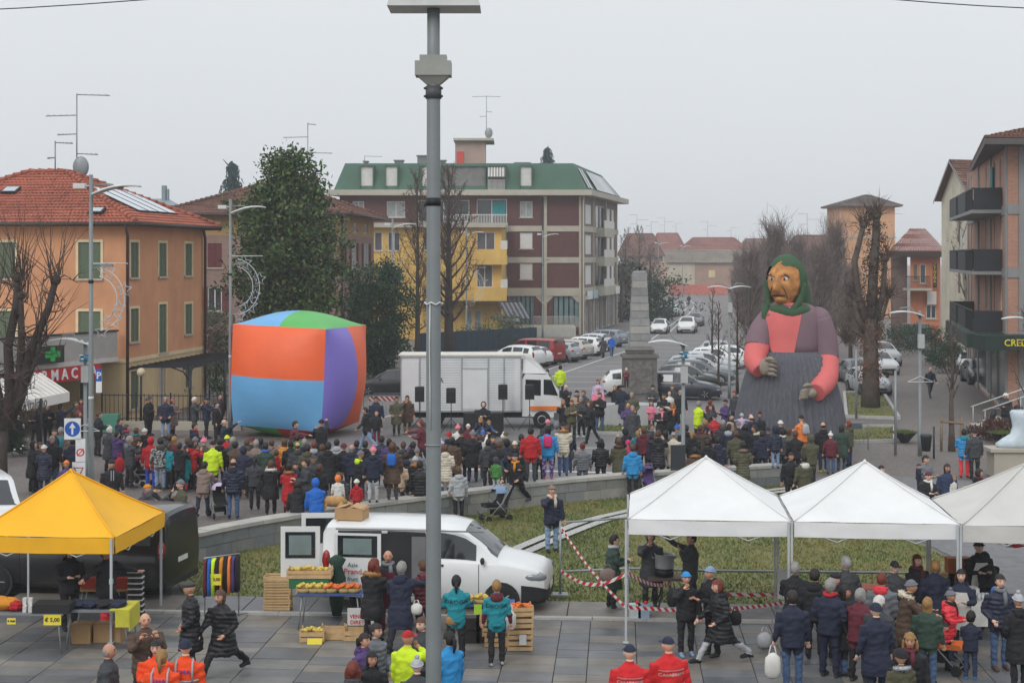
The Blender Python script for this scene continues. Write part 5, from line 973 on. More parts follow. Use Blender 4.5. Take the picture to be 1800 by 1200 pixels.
# ================================================================ lamps, monument, inflatables, tents, signs
LAMPG = M('lamp_grey',(128,134,135),.5,.1,1.5,.1,20,metal=.15); LAMPW = M('lamp_blade_white',(206,208,206),.45)
def lamp_tall(px,Y,label,lights=True,deco=False,base=None,side=1):
 x = gx(px,Y); t = E('street_lamp',(x,Y,0),label,'street lamp','tall grey street lamps'); h = 10.35; mb = MB()
 mb.tube([(0,0,0),(0,0,1.2),(0,0,1.25),(0,0,5.2),(0,0,5.25),(0,0,h)],[.105,.1,.085,.075,.066,.06],14); P('pole',mb,LAMPG,t)
 mb = MB().box((-.35,0,h - .35),(.36,.22,.16)); mb.tube([(-.55,0,h - .35),(0,0,h - .35)],.03,6); P('ballast_box',mb,LAMPW,t)
 mb = MB().tube([(0,0,h - .32),(.5,0,h - .3),(1.0,0,h - .42)],.03,6); P('arm',mb,LAMPG,t)
 mb = MB(); R_ = []
 for k in range(9): f = k / 8; xx = .05 + 1.5 * f; zz = h - .62 + .28 * math.sin(f * 2.1); wd = .34 * math.sin(math.pi * (.18 + .8 * f)) + .03; R_.append([Vector((xx,-wd,zz - .02)),Vector((xx,wd,zz - .02)),Vector((xx,wd * .8,zz + .04)),Vector((xx,-wd * .8,zz + .04))])
 mb.loft(R_,0,True); P('blade',mb,LAMPW,t)
 mb = MB().box((.5,-.02,7.55),(.34,.18,.1)); mb.tube([(0,0,7.4),(.35,0,7.55)],.025,5); P('small_lamp',mb,LAMPG,t)
 for z in (7.0,3.4): mb = MB().tube([(0,0,z),(0,0,z + .1)],.085,10); P('strap',mb,PLASTIC if z > 5 else LAMPW,t)
 return t
for px,Y,lab in ((160,47.5,'tall street lamp by the pharmacy sign'),(405,67.4,'tall street lamp at the left edge of the cube'),(690,102,'tall street lamp beside the dark conifer'),(820,135,'tall street lamp before the yellow house'),(954,147,'tall street lamp before the brick facade'),(1029,175,'tall street lamp by the brick block corner'),(1157,235,'far tall street lamp by the obelisk tip'),(1200,300,'farthest tall street lamp at the street end')): lamp_tall(px,Y,lab)
# the near pole that fills the picture height
nx_,nY = gx(762,15.),15.; np_ = E('near_lamp_pole',(nx_,nY,0),'big grey lamp pole standing close in front of the square','lamp pole'); mb = MB().tube([(0,0,0),(0,0,4),(0,0,7.5),(0,0,7.52),(0,0,9.35),(0,0,9.7),(0,0,10.32)],[.079,.076,.07,.068,.066,.062,.062],24); P('pole',mb,LAMPG,np_)
zz = lambda py: H - (py - HY) * 15 / F
mb = MB().tube([(0,0,zz(174)),(0,0,zz(152))],.078,16)
for s in (-1,1):
 for y in (156,170): mb.ell((s * .082,-.03,zz(y)),(.014,.02,.014),0,8,6)
P('clamp',mb,M('clamp_dark',(78,80,82),.5),np_); mb = MB().box((0,0,zz(122)),(.35,.26,.14)); mb.box((0,0,zz(104)),(.26,.2,.06)); mb.add([(-.175,-.13,zz(131)),(.175,-.13,zz(131)),(.06,-.06,zz(150)),(-.06,-.06,zz(150)),(-.175,.13,zz(131)),(.175,.13,zz(131)),(.06,.06,zz(150)),(-.06,.06,zz(150))],[(3,2,1,0),(0,1,5,4),(2,3,7,6),(1,2,6,5),(3,0,4,7)]); P('lamp_bracket',mb,M('bracket_grey',(150,152,146),.5),np_)
mb = MB(); R_ = []
for k in range(7): f = k / 6; wd = .4 * math.sin(math.pi * (.25 + .5 * f)); R_.append([Vector((-.44 + .9 * f,-.2,zz(21) + .03)),Vector((-.44 + .9 * f,.3,zz(21) + .03)),Vector((-.42 + .86 * f,.3,zz(-4))),Vector((-.42 + .86 * f,-.2,zz(2)))])
mb.loft(R_,0,False); P('lamp_head',mb,LAMPW,np_)
mb = MB().tube([(0,0,zz(362)),(0,0,zz(348))],.0735,20); mb.tube([(-.072,-.01,zz(356)),(-.09,-.01,zz(363))],.008,5); P('black_tape',mb,PLASTIC,np_)
mb = MB().tube([(.09 * math.cos(a * .5),.09 * math.sin(a * .5),zz(533) + .012 * math.sin(a * 3)) for a in range(13)],.009,5); mb.tube([(-.03,-.078,zz(533)),(-.035,-.08,zz(600)),(-.03,-.082,zz(680)),(-.028,-.082,zz(752))],.006,5); P('white_cord',mb,LAMPW,np_); mb = MB().tube([(.083 * math.cos(a * .5),.083 * math.sin(a * .5),zz(781)) for a in range(13)],.007,5); P('steel_strap',mb,GALV,np_)
# lower lamps with a long blade
def lamp_low(px,by,ytop,label,side=-1,double=False):
 x,Y = gp(px,by); h = H - (ytop - HY) * Y / F; t = E('low_lamp',(x,Y,0),label,'street lamp','low blade street lamps'); mb = MB().tube([(0,0,0),(0,0,1.0),(0,0,1.02),(0,0,h)],[.09,.085,.07,.06],12); P('pole',mb,LAMPG,t)
 for s in ((side,-side) if double else (side,)):
  mb = MB(); R_ = []
  for k in range(9): f = k / 8; xx = s * (-.15 + 1.35 * f); z = h - .1 - .12 * (1 - f) ** 2 + .1 * math.sin(f * 3.1); wd = .3 * math.sin(math.pi * (.2 + .7 * f)); R_.append([Vector((xx,-wd,z - .025)),Vector((xx,wd,z - .025)),Vector((xx,wd * .9,z + .025)),Vector((xx,-wd * .9,z + .025))])
  mb.loft(R_ if s > 0 else R_[::-1],0,True); P('blade',mb,LAMPW,t); mb = MB().tube([(0,0,h - .25),(s * .4,0,h + .14),(s * .8,0,h + .1)],.03,6); P('arm',mb,LAMPG,t)
 mb = MB().box((.02,-.1,h - 1.2),(.24,.16,.55)); P('control_box',mb,M('control_box_grey',(176,178,176),.5),t); return t
lp = lamp_low(150,862,594,'low lamp with white blade beside the pharmacy cross'); lamp_low(1201,850,597,'low lamp with white blade above the crowd near the white gazebo'); lamp_low(1617,800,546,'low lamp with blade on the right cobbled street'); lamp_low(1282,700,502,'double bladed low lamp by the car park',-1,True); lamp_low(1813,790,556,'low lamp whose blade pokes in at the right edge')
for px,by in ((150,862),(1201,850)):
 x,Y = gp(px,by); mb = MB()
 for k in range(14): a = k * .9; mb.ell((.1 * math.cos(a),-.12 + .1 * math.sin(a),4.35 + .06 * (k % 4)),(.09,.05,.03),k % 3,6,4,Matrix.Rotation(a,3,'Z') @ Matrix.Rotation(.6 * k,3,'X'))
 T('bow_decoration',mb,[M('bow_teal',(70,150,160),.6),M('bow_blue',(60,120,170),.6),M('bow_white',(205,215,210),.6)],(x,Y,0),'teal ribbon bow tied to the ' + ('low lamp by the pharmacy' if px < 500 else 'low lamp near the white gazebo'),'bow','ribbon bows on lamps')
for px,by,lab in ((1574,800,'bare grey post left of the dark flower bowl'),(1505,735,'thin grey post by the ivy tree'),(1412,640,'thin grey post beyond the puppet')): x,Y = gp(px,by); mb = MB().tube([(0,0,0),(0,0,3.3)],.055,8); mb.ell((0,0,3.3),(.06,.06,.04),0,8,4); T('grey_post',mb,GALV,(x,Y,0),lab,'post','grey metal posts')
# christmas light motifs on three poles: crescent with stars, wire only
LW = M('light_wire',(196,198,200),.5)
for px,Y,yy,sc_,lab in ((160,47.5,520,1.0,'wire crescent and star light motif on the pharmacy lamp'),(405,67.4,500,1.25,'wire crescent and star light motif on the cube lamp'),(820,135,500,1.5,'wire crescent and star light motif on the yellow house lamp')):
 z0 = H - (yy - HY) * Y / F; mb = MB(); k_ = sc_
 mb.tube([(.08,-.05,z0 + 1.0 * k_),(1.15 * k_,-.05,z0 + 1.0 * k_)],.02,5)
 for r_,c_ in ((1.0,0),(.72,.18)): mb.tube([(.1 + (c_ * .2 + r_ * math.cos(a)) * .95 * k_,-.06,z0 - .1 + r_ * math.sin(a) * k_) for a in [(-1.35 + i * .16) for i in range(18)]],.018,5)
 for _ in range(60): a = rnd.uniform(-1.2,1.2); r_ = rnd.uniform(.74,.97); p = Vector((.1 + r_ * math.cos(a) * .95 * k_,-.06,z0 - .1 + r_ * math.sin(a) * k_)); mb.tube([p,p + Vector((rnd.uniform(-.1,.1),rnd.uniform(-.03,.03),rnd.uniform(-.1,.1)))],.007,3)
 for sx_,sz_,sr in ((.4,.75,.3),(.95,.2,.24),(.6,-.75,.3),(.25,-1.1,.22),(.8,-.35,.2)):
  mb.tube([(.1 + sx_ * k_ + (sr if i % 2 == 0 else sr * .45) * math.cos(.628 * i + .3) * k_,-.08,z0 + sz_ * k_ + (sr if i % 2 == 0 else sr * .45) * math.sin(.628 * i + .3) * k_) for i in range(11)],.014,4)
 T('light_motif',mb,LW,(gx(px,Y),Y,0),lab,'light decoration','christmas light motifs')
# overhead wires
for (x0,z0,x1,z1,lab) in ((-26,15.6,-6,16.7,'thin overhead cable at the top left corner'),(9.5,16.45,24,15.85,'thin overhead cable at the top right corner')):
 mb = MB().tube([(x0 + (x1 - x0) * k / 10,50,z0 + (z1 - z0) * k / 10 - .25 * math.sin(math.pi * k / 10)) for k in range(11)],.018,4); T('overhead_cable',mb,PLASTIC,(0,0,0),lab,'cable','overhead cables')
# globe lamp by the pergola
x,Y = gp(248,752); mb = MB().tube([(0,0,0),(0,0,2.35)],.05,8); gl = E('globe_lamp',(x,Y,0),'black garden lamp with cream globe by the pergola','garden lamp'); P('pole',mb,IRON,gl); mb = MB().ell((0,0,2.55),(.2,.2,.2),0,16,10); P('globe',mb,M('globe_cream',(206,194,160),.4),gl)
# ---------------------------------------------------------------- obelisk
x,Y = gp(1124,703); ob = E('obelisk',(x,Y,0),'grey stone obelisk on a carved pedestal beside the parked cars','monument'); OBM = [M('obelisk_stone_%d' % i,c,.85,.2,1.4,.4,25) for i,c in enumerate(((150,150,148),(138,138,137),(160,158,153)))]; DST = M('pedestal_stone',(112,108,104),.9,.3,2.2,.7,16)
def frust(mb,z0,z1,w0,w1): mb.add([(-w0,-w0,z0),(w0,-w0,z0),(w0,w0,z0),(-w0,w0,z0),(-w1,-w1,z1),(w1,-w1,z1),(w1,w1,z1),(-w1,w1,z1)],[(0,3,2,1),(4,5,6,7),(0,1,5,4),(1,2,6,5),(2,3,7,6),(3,0,4,7)])
mb = MB(); frust(mb,0,.25,1.05,1.02); frust(mb,.25,2.35,.92,.88); frust(mb,2.35,2.5,.98,.98); frust(mb,2.5,2.62,.7,.66); frust(mb,2.62,2.78,.74,.74); frust(mb,2.78,2.95,.82,.6); ped = P('pedestal',mb,DST,ob)
mb = MB(); g = 18
for i in range(g):
 for j in range(g + 6):
  def zf(a,b): u,v = a / g,b / (g + 6); return .035 * (noise.noise(Vector((u * 7,v * 9,3))) + .6 * noise.noise(Vector((u * 15,v * 18,8)))) + .05
  q = [Vector((-.62 + 1.24 * a / g,-.93 - zf(a,b),.45 + 1.7 * b / (g + 6))) for a,b in ((i,j),(i + 1,j),(i + 1,j + 1),(i,j + 1))]; mb.add(q,[(0,1,2,3)],0,True)
P('relief_panel',mb,DST,ped); z = 2.95; wd = .57
for k in range(10):
 h = .41 if k else .3; mb = MB()
 if k % 2: mb.bx(-wd,-.006,-wd,wd,z + .01,z + h - .012); mb.bx(.006,wd,-wd,wd,z + .01,z + h - .012)
 else: frust(mb,z + .01,z + h - .012,wd,wd - .018)
 P('stone_course',mb,OBM[k % 3],ob); z += h; wd -= .02
mb = MB(); frust(mb,z,z + .12,wd,wd - .1); P('cap',mb,OBM[1],ob); mb = MB().tube([(0,0,z + .1),(0,0,z + .2)],.05,8); mb.ell((0,0,z + .3),(.1,.1,.13),0,10,8); P('finial',mb,IRON,ob)
mb = MB(); frust(mb,2.945,z,.5,wd - .04); P('core',mb,DST,ob)
for px,by,w_,lab in ((1080,746,1.0,'pale granite block left of the obelisk'),(1148,746,1.5,'pale granite block right of the obelisk')): x,Y = gp(px,by); mb = MB(); frust(mb,-.02,.95,w_ / 2 + .04,w_ / 2); T('granite_block',mb,M('pale_granite',(172,174,174),.75,.1,4),(x,Y + .3,0),lab,'stone block','pale granite blocks')
# ---------------------------------------------------------------- inflatable cube
cx_,cY = gx(526,68.2),68.2; cu = E('inflatable_cube',(cx_,cY,0),'huge inflated fabric cube with orange, blue, purple and green panels held by the crowd','inflatable cube'); SZ = 4.4
def infl(name,c): return M('inflatable_' + name,c,.45,.06,.8,.45,2.6,spec=.45)
IC = dict(o=infl('orange',(238,100,48)),b=infl('blue',(108,172,220)),g=infl('green',(84,176,84)),p=infl('purple',(134,118,206)),r=infl('red',(214,44,44)))
def cubept(u,v,face):
 b = .28 * (1 - u * u) ** .8 * (1 - v * v) ** .8 if abs(u) < 1 and abs(v) < 1 else 0; k = 1 + b; p = {'f': (u,-k,v),'r': (k,u,v),'l': (-k,-u,v),'t': (u,v,k),'d': (u,-v,-k),'k': (-u,k,v)}[face]
 p = Vector(p); r = p.length; q = p * (SZ / 2)
 if p.z < 0: q.x *= 1 - .06 * p.z * p.z; q.y *= 1 - .06 * p.z * p.z
 return q
Q = Matrix.Rotation(R(-17.5),3,'Z') @ Matrix.Rotation(R(2.2),3,'Y')
for face,halves in (('f',(('v','b','o'),)),('r',(('u','p','o'),)),('t',(('u','b','g'),)),('d',(('u','g','r'),)),('l',(('v','r','r'),)),('k',(('v','g','p'),))):
 ax,c0,c1 = halves[0]
 for hi,cc in ((0,c0),(1,c1)):
  mb = MB(); n = 16; V = []
  for i in range(n + 1):
   for j in range(n + 1):
    a,b = -1 + 2 * i / n,-1 + 2 * j / n
    if ax == 'u': a = (-1 + i / n) + hi
    else: b = (-1 + j / n) + hi
    V.append(Q @ cubept(a,b,face))
  mb.add(V,[(i * (n + 1) + j,(i + 1) * (n + 1) + j,(i + 1) * (n + 1) + j + 1,i * (n + 1) + j + 1) for i in range(n) for j in range(n)],0,True); o = P('panel',mb,IC[cc],cu); o.location = (0,0,SZ / 2 + .42)
# ---------------------------------------------------------------- giant old woman puppet
SKM = M('skirt_grey',(92,94,100),.85,.12,3); n,l,b = nodes_of(SKM); tc_ = n.new('ShaderNodeTexCoord'); mp_ = n.new('ShaderNodeMapping'); mp_.inputs['Scale'].default_value = (7,7,.25); l.new(tc_.outputs['Object'],mp_.inputs[0]); l.new(mp_.outputs[0],[q for q in n if q.type == 'TEX_NOISE'][0].inputs['Vector']); [q for q in n if q.type == 'VALTORGB'][0].color_ramp.elements[1].color = lin((106,106,113)) + (1,); [q for q in n if q.type == 'VALTORGB'][0].color_ramp.elements[0].color = lin((74,76,84)) + (1,)
px0,pY = gx(1388,61.5),61.5; pu = E('giant_puppet',(px0,pY,0),'giant old woman puppet with wrinkled brown face, green headscarf and grey pleated skirt','puppet'); mb = MB(); R_ = []
K = 61.5 / F
for k in range(22):
 f = k / 21; z = 4.05 * (1 - f); rx = 1.22 + (2.5 - 1.22) * (f ** .6) - .12 * f * f; R_.append([Vector((math.cos(a) * rx * (1 + .022 * math.sin(a * 52 + 2 * math.sin(a * 3))),math.sin(a) * rx * .86 * (1 + .022 * math.sin(a * 52 + 2 * math.sin(a * 3))),z)) for a in [2 * math.pi * j / 260 for j in range(260)]])
mb.loft(R_[::-1],0,True); P('skirt',mb,SKM,pu)
def oval(c,rx,ry,n=28): return [Vector((c[0] + math.cos(2 * math.pi * j / n) * rx,c[1] + math.sin(2 * math.pi * j / n) * ry,c[2])) for j in range(n)]
MAU = M('mauve_fabric',(124,100,109),.8,.08,2,.2,8); PNK = M('pink_fabric',(214,108,106),.8,.06,2,.15,6); SKN = M('puppet_skin',(188,130,74),.75,.4,3,.9,5); GRF = M('scarf_green',(58,86,60),.85,.12,2,.4,5); HND = M('puppet_hand',(146,136,122),.85,.2,4,.6,8)
mb = MB().loft([oval((0,0,z),rx,ry) for z,rx,ry in ((3.95,1.25,1.0),(4.4,1.2,.95),(5.0,1.25,.95),(5.5,1.22,.88),(5.85,.95,.75),(6.05,.55,.5))],0); P('bodice',mb,MAU,pu)
mb = MB(); V = []; 
for i in range(11):
 z = 4.05 + 1.95 * i / 10; w_ = .42 + .42 * i / 10; rx,ry = np.interp(z,[3.95,4.4,5,5.5,5.85,6.05],[1.25,1.2,1.25,1.22,.95,.55]),np.interp(z,[3.95,4.4,5,5.5,5.85,6.05],[1,.95,.95,.88,.75,.5])
 for j in range(9): xx = -.42 + (-w_ + 2 * w_ * j / 8) * min(1,rx / 1.0); xx = max(-rx * .96,min(rx * .96,xx)); V.append((xx,-ry * math.sqrt(max(.02,1 - (xx / rx) ** 2)) - .02,z))
mb.add(V,[(i * 9 + j,i * 9 + j + 1,(i + 1) * 9 + j + 1,(i + 1) * 9 + j) for i in range(10) for j in range(8)],0,True); P('front_panel',mb,PNK,pu)
W3 = lambda px,py,dy: Vector((gx(px,pY) - px0,dy,H - (py - HY) * K))
for pts,rr,m_,nm in (([W3(1352,565,0),W3(1336,585,-.2),W3(1327,610,-.45)],[.52,.5,.5],MAU,'upper_sleeve'),([W3(1329,607,-.4),W3(1321,632,-.9),W3(1327,647,-1.35)],[.5,.44,.3],PNK,'lower_sleeve'),([W3(1437,563,0),W3(1447,595,-.1),W3(1450,630,-.2)],[.55,.54,.52],MAU,'upper_sleeve'),([W3(1450,627,-.15),W3(1443,662,-.9),W3(1419,683,-1.75)],[.52,.48,.36],PNK,'lower_sleeve')):
 mb = MB(); q = smooth_path(pts,5); mb.tube(q,list(np.interp(np.linspace(0,2,len(q)),[0,1,2],rr)),18); mb.ell(q[0],(rr[0],) * 3,0,14,10); P(nm,mb,m_,pu)
for c,s,cl in ((W3(1334,640,-1.5),1,.3),(W3(1408,683,-2.0),-1,.24)):
 mb = MB().ell(c,(.24,.2,.34 if s > 0 else .2),0,12,8)
 for k in range(4):
  b = c + Vector((s * .1,-.1,.26 - .17 * k)) if s > 0 else c + Vector((-.1 - .02 * k,-.1,.14 - .09 * k)); d = Vector((s * .3,-.16,-.03)); mb.tube([b,b + d * .6,b + d + Vector((-s * .02,.1,-.04)),b + d * .7 + Vector((0,.2,-.06))],[.085,.08,.07,.05],8)
 mb.tube([c + Vector((0,-.1,.3)),c + Vector((s * .2,-.22,.34)),c + Vector((s * .33,-.2,.28))],[.09,.08,.05],8); P('hand',mb,HND,pu)
hc = W3(1381,497,-.15); Hy = Matrix.Rotation(R(-36),3,'Z') @ Matrix.Scale(1.17,3)
mb = MB().tube([hc + Vector((0,.1,-1.15)),hc + Vector((0,.05,-.4))],[.5,.42],14); P('neck',mb,PNK,pu)
def hshape(p,u):
 f = -u.y; 
 if f > 0: p.y -= .12 * max(0,f) * math.exp(-((u.x / .5) ** 2)) ; p.x *= 1 - .25 * max(0,-u.z) 
 n_ = math.exp(-((u.x / .16) ** 2) - ((u.z + .08) / .22) ** 2) * (f > 0); p.y -= .3 * n_; p.z -= .12 * n_
 b_ = math.exp(-((abs(u.x) - .36) / .22) ** 2 - ((u.z - .34) / .1) ** 2) * (f > 0); p.y -= .1 * b_
 e_ = math.exp(-((abs(u.x) - .36) / .16) ** 2 - ((u.z - .16) / .09) ** 2) * (f > 0); p.y += .1 * e_
 m_ = math.exp(-(u.x / .3) ** 2 - ((u.z + .5) / .06) ** 2) * (f > 0); p.y += .1 * m_; c_ = math.exp(-(u.x / .3) ** 2 - ((u.z + .68) / .12) ** 2) * (f > 0); p.y -= .1 * c_
 k_ = math.exp(-((abs(u.x) - .52) / .18) ** 2 - ((u.z + .1) / .2) ** 2) * (f > 0); p.y -= .07 * k_
 p += p.normalized() * (.035 * noise.noise(p * 6) + .02 * noise.noise(p * 14)); return p
mb = MB().ell(hc,(.62,.62,.86),0,64,48,Hy,None,hshape); hd_ = P('head',mb,SKN,pu)
for s in (-1,1):
 c = hc + Hy @ Vector((s * .235,-.575,.14)); mb = MB().ell(c,(.115,.07,.075),0,12,8,Hy); P('eye',mb,M('eye_white',(214,208,196),.3),hd_); mb = MB().ell(c + Hy @ Vector((.0,-.05,0)),(.05,.03,.05),0,10,6,Hy); P('iris',mb,M('eye_dark',(40,34,32),.3),hd_)
 mb = MB().tube([hc + Hy @ Vector((s * x_,-.66 + .1 * abs(x_ - .2),z_)) for x_,z_ in ((.08,.22),(.2,.3),(.34,.27),(.42,.18))],.03,6); P('brow',mb,M('wrinkle_dark',(84,54,34),.8),hd_)
 mb = MB().tube([hc + Hy @ Vector((s * x_,y_,z_)) for x_,y_,z_ in ((.13,-.72,-.05),(.24,-.66,-.2),(.3,-.6,-.38),(.3,-.55,-.52))],.02,6); P('cheek_line',mb,M('wrinkle_dark',(84,54,34),.8),hd_)
mb = MB().tube([hc + Hy @ Vector((x_,-.6 + .3 * x_ * x_,-.42 - .1 * x_ * x_)) for x_ in (-.25,-.15,0,.15,.25)],[.02,.04,.045,.04,.02],8); P('mouth',mb,M('mouth_dark',(60,34,28),.6),hd_)
def sshape(p,u): p += p.normalized() * .03 * noise.noise(p * 3); return p
mb = MB().ell(hc + Vector((.02,.1,.04)),(.7,.72,.94),0,48,36,Hy,lambda u: not (u.y < -.38 and u.z < .58),sshape); sc_p = P('headscarf',mb,GRF,pu)
mb = MB(); q = [hc + Hy @ Vector(p) for p in ((-.66,-.1,.1),(-.62,-.16,-.4),(-.48,-.3,-.85),(-.1,-.46,-1.08),(.3,-.4,-1.0),(.58,-.12,-.55),(.68,.02,0))]; mb.tube(smooth_path(q,4),.13,10); P('scarf_fold',mb,GRF,sc_p)
mb = MB().loft([oval((hc.x + .28,hc.y + .3,hc.z + z),rx,ry) for z,rx,ry in ((-1.4,.84,.55),(-.9,.8,.58),(-.4,.74,.58),(0,.66,.55))],0); P('scarf_drape',mb,GRF,sc_p)
mb = MB().tube([Vector((hc.x + .12 + .74 * math.cos(a),hc.y + .12 + .66 * math.sin(a),hc.z - 1.02 - .14 * math.sin(-a) + .05 * math.sin(a * 5))) for a in [R(15 * j) for j in range(25)]],.24,12); P('scarf_cowl',mb,GRF,sc_p)
mb = MB(); q = hc + Hy @ Vector((-.5,-.55,-.75)); mb.tube([q,q + Vector((-.05,-.05,-.5)),q + Vector((.0,0,-1.0))],[.16,.13,.04],8); mb.tube([q,q + Vector((.12,-.05,-.4)),q + Vector((.15,0,-.75))],[.13,.1,.03],8); P('scarf_tail',mb,GRF,sc_p)
# ---------------------------------------------------------------- gazebos
def gazebo(label,X0,X1,Y0,Y1,zv,ze,zp,mat,name='gazebo'):
 t = E(name,((X0 + X1) / 2,(Y0 + Y1) / 2,0),label,'gazebo','market gazebos'); c = Vector(((X0 + X1) / 2,(Y0 + Y1) / 2,zp)); cor = [Vector((X0,Y0,ze)),Vector((X1,Y0,ze)),Vector((X1,Y1,ze)),Vector((X0,Y1,ze))]; mb = MB()
 for a,b in zip(cor,cor[1:] + cor[:1]):
  n = 14; V = []
  for i in range(n + 1):
   f = i / n
   for j in range(n + 1):
    p = a.lerp(b,j / n).lerp(c,f); s_ = math.sin(math.pi * f) * .16 * (1 - f * .4); e_ = abs(2 * j / n - 1); p.z -= s_ * (1 - .75 * e_ ** 3); p.z += .012 * noise.noise(p * 2.2); V.append(p)
  mb.add(V,[(i * (n + 1) + j,i * (n + 1) + j + 1,(i + 1) * (n + 1) + j + 1,(i + 1) * (n + 1) + j) for i in range(n) for j in range(n)],0,True)
 cn_ = P('canopy',mb,mat,t,True)
 mb = MB().tube([c + Vector((0,0,-.03)),c + Vector((0,0,.05))],[.05,.02],8)
 for a in cor: mb.tube([a.lerp(c,f) + Vector((0,0,.015 - .25 * math.sin(math.pi * f) * .16 * (1 - f * .4))) for f in [k / 10 for k in range(11)]],.018,5)
 P('seam',mb,mat,cn_,True)
 for a,b in zip(cor,cor[1:] + cor[:1]):
  mb = MB(); V = []; n = 24; nn = (b - a).normalized().cross(Vector((0,0,1)))
  for i in range(n + 1):
   for k in range(4): p = a.lerp(b,i / n) + nn * .012; p.z = ze - (ze - zv) * k / 3 - .015 * math.sin(math.pi * i / n); p += nn * (.018 * noise.noise(Vector((i * .55,k * .9,a.x + a.y))) + .01 * k / 3); V.append(p)
  mb.add(V,[(i * 4 + k,(i + 1) * 4 + k,(i + 1) * 4 + k + 1,i * 4 + k + 1) for i in range(n) for k in range(3)],0,True); P('valance',mb,mat,cn_,True)
 for a in cor:
  mb = MB(); p = Vector((a.x + (.05 if a.x == X0 else -.05),a.y + (.05 if a.y == Y0 else -.05),0)); mb.box(p + Vector((0,0,ze / 2)),(.045,.045,ze)); mb.box(p + Vector((0,0,.02)),(.12,.12,.02)); mb.box(p + Vector((0,0,1.25)),(.065,.065,.1)); P('leg',mb,M('gazebo_leg',(196,200,202),.4,metal=.3),t,True)
 mb = MB()
 for a,b in zip(cor,cor[1:] + cor[:1]): mb.tube([a.lerp(b,.02) - Vector((0,0,.12)),a.lerp(b,.26) - Vector((0,0,.4)),a.lerp(b,.5) - Vector((0,0,.1)),a.lerp(b,.74) - Vector((0,0,.4)),a.lerp(b,.98) - Vector((0,0,.12))],.016,4)
 P('truss',mb,M('gazebo_leg',(196,200,202)),t,True); t.rotation_euler = (0,0,R(-5)); return t
TENTW = M('tent_white',(226,226,225),.7,.05,1.2,.35,2.2); TENTG = M('tent_offwhite',(200,198,193),.75,.06,1.2,.35,2.2); TENTY = M('tent_yellow',(240,178,24),.65,.06,1.2,.4,2.2)
gazebo('white gazebo nearest the barrier tape over the cooking pot',2.495,5.745,30.95,34.25,2.2,2.5,3.55,TENTW); gazebo('white gazebo in the middle over the orange tables',5.795,9.045,30.66,33.96,2.2,2.5,3.5,TENTW); gazebo('off white gazebo cut by the right edge',9.09,12.34,30.37,33.67,2.15,2.48,3.5,TENTG); yg = gazebo('yellow gazebo over the clothes stall at the left edge',-10.955,-7.905,31.23,34.43,1.8,2.12,3.24,TENTY)
# ================================================================ people: posed body templates (one skin each), dressed per person
COLS = dict(black=(32,32,36),navy=(36,42,62),dkgrey=(62,64,68),grey=(112,115,120),ltgrey=(172,174,178),red=(176,32,40),teal=(28,134,146),green=(70,128,58),olive=(82,80,60),brown=(84,66,54),beige=(178,156,132),taupe=(132,114,106),white=(214,212,206),purple=(82,62,112),pink=(224,128,152),magenta=(196,46,108),blue=(34,100,188),sky=(46,140,200),orange=(232,92,30),neon=(204,232,40),burg=(98,38,50),mustard=(206,134,36),jeans=(72,94,128),dkjeans=(48,60,88),ltjeans=(126,148,176),dkgreen=(50,70,60),lav=(198,180,206),cream=(206,196,176),ems=(238,78,30),carab=(206,36,40),royal=(40,70,170),floral=(96,74,140),coral=(222,60,70),camo=(96,98,100),tan=(164,120,74))
HAIRC = dict(dk=(40,32,28),br=(84,58,42),bl=(150,114,68),gy=(142,140,136),wh=(206,202,196),rd=(110,48,32),bk=(26,24,24))
SKINS = [M('skin_%d' % i,c,.6,.08,6) for i,c in enumerate(((216,170,146),(206,156,130),(222,182,160),(192,142,116)))]
def cloth(c):
 if c in MATS: return MATS[c]
 k = c.rstrip('*'); m = M('cloth_' + c,COLS[k],.8 if c == k else .55,.14,5,.35 if c == k else 0,9)
 if c != k or k in ('camo','floral'):
  n,l,b = nodes_of(m); t = n.new('ShaderNodeTexCoord')
  if c != k:     # quilted down jacket
   w_ = n.new('ShaderNodeTexWave'); w_.bands_direction = 'Z'; w_.inputs['Scale'].default_value = 3.6; w_.inputs['Distortion'].default_value = 1.2; w_.inputs['Detail'].default_value = 2; l.new(t.outputs['Object'],w_.inputs['Vector'])
   k_ = n.new('ShaderNodeBump'); k_.inputs['Strength'].default_value = .38; k_.inputs['Distance'].default_value = .03; l.new(w_.outputs[0],k_.inputs['Height']); l.new(k_.outputs[0],b.inputs['Normal'])
  else:
   v = n.new('ShaderNodeTexNoise'); v.inputs['Scale'].default_value = 16; l.new(t.outputs['Object'],v.inputs['Vector']); r = n.new('ShaderNodeValToRGB'); r.color_ramp.interpolation = 'CONSTANT'; e = r.color_ramp.elements
   cs = ((50,52,54),(120,122,122),(168,168,166)) if k == 'camo' else ((50,42,84),(112,88,150),(176,150,196)); e[0].color = lin(cs[0]) + (1,); e[1].position = .46; e[1].color = lin(cs[1]) + (1,); q = e.new(.56); q.color = lin(cs[2]) + (1,); l.new(v.outputs[0],r.inputs[0]); l.new(r.outputs[0],b.inputs['Base Color'])
 MATS[c] = m; return m
DARK = M('eye_brow_dark',(40,30,26),.5); LIP = M('lip',(150,84,78),.6)
def hairm(k): return M('hair_' + k,HAIRC[k],.55,.25,14,.5,30)
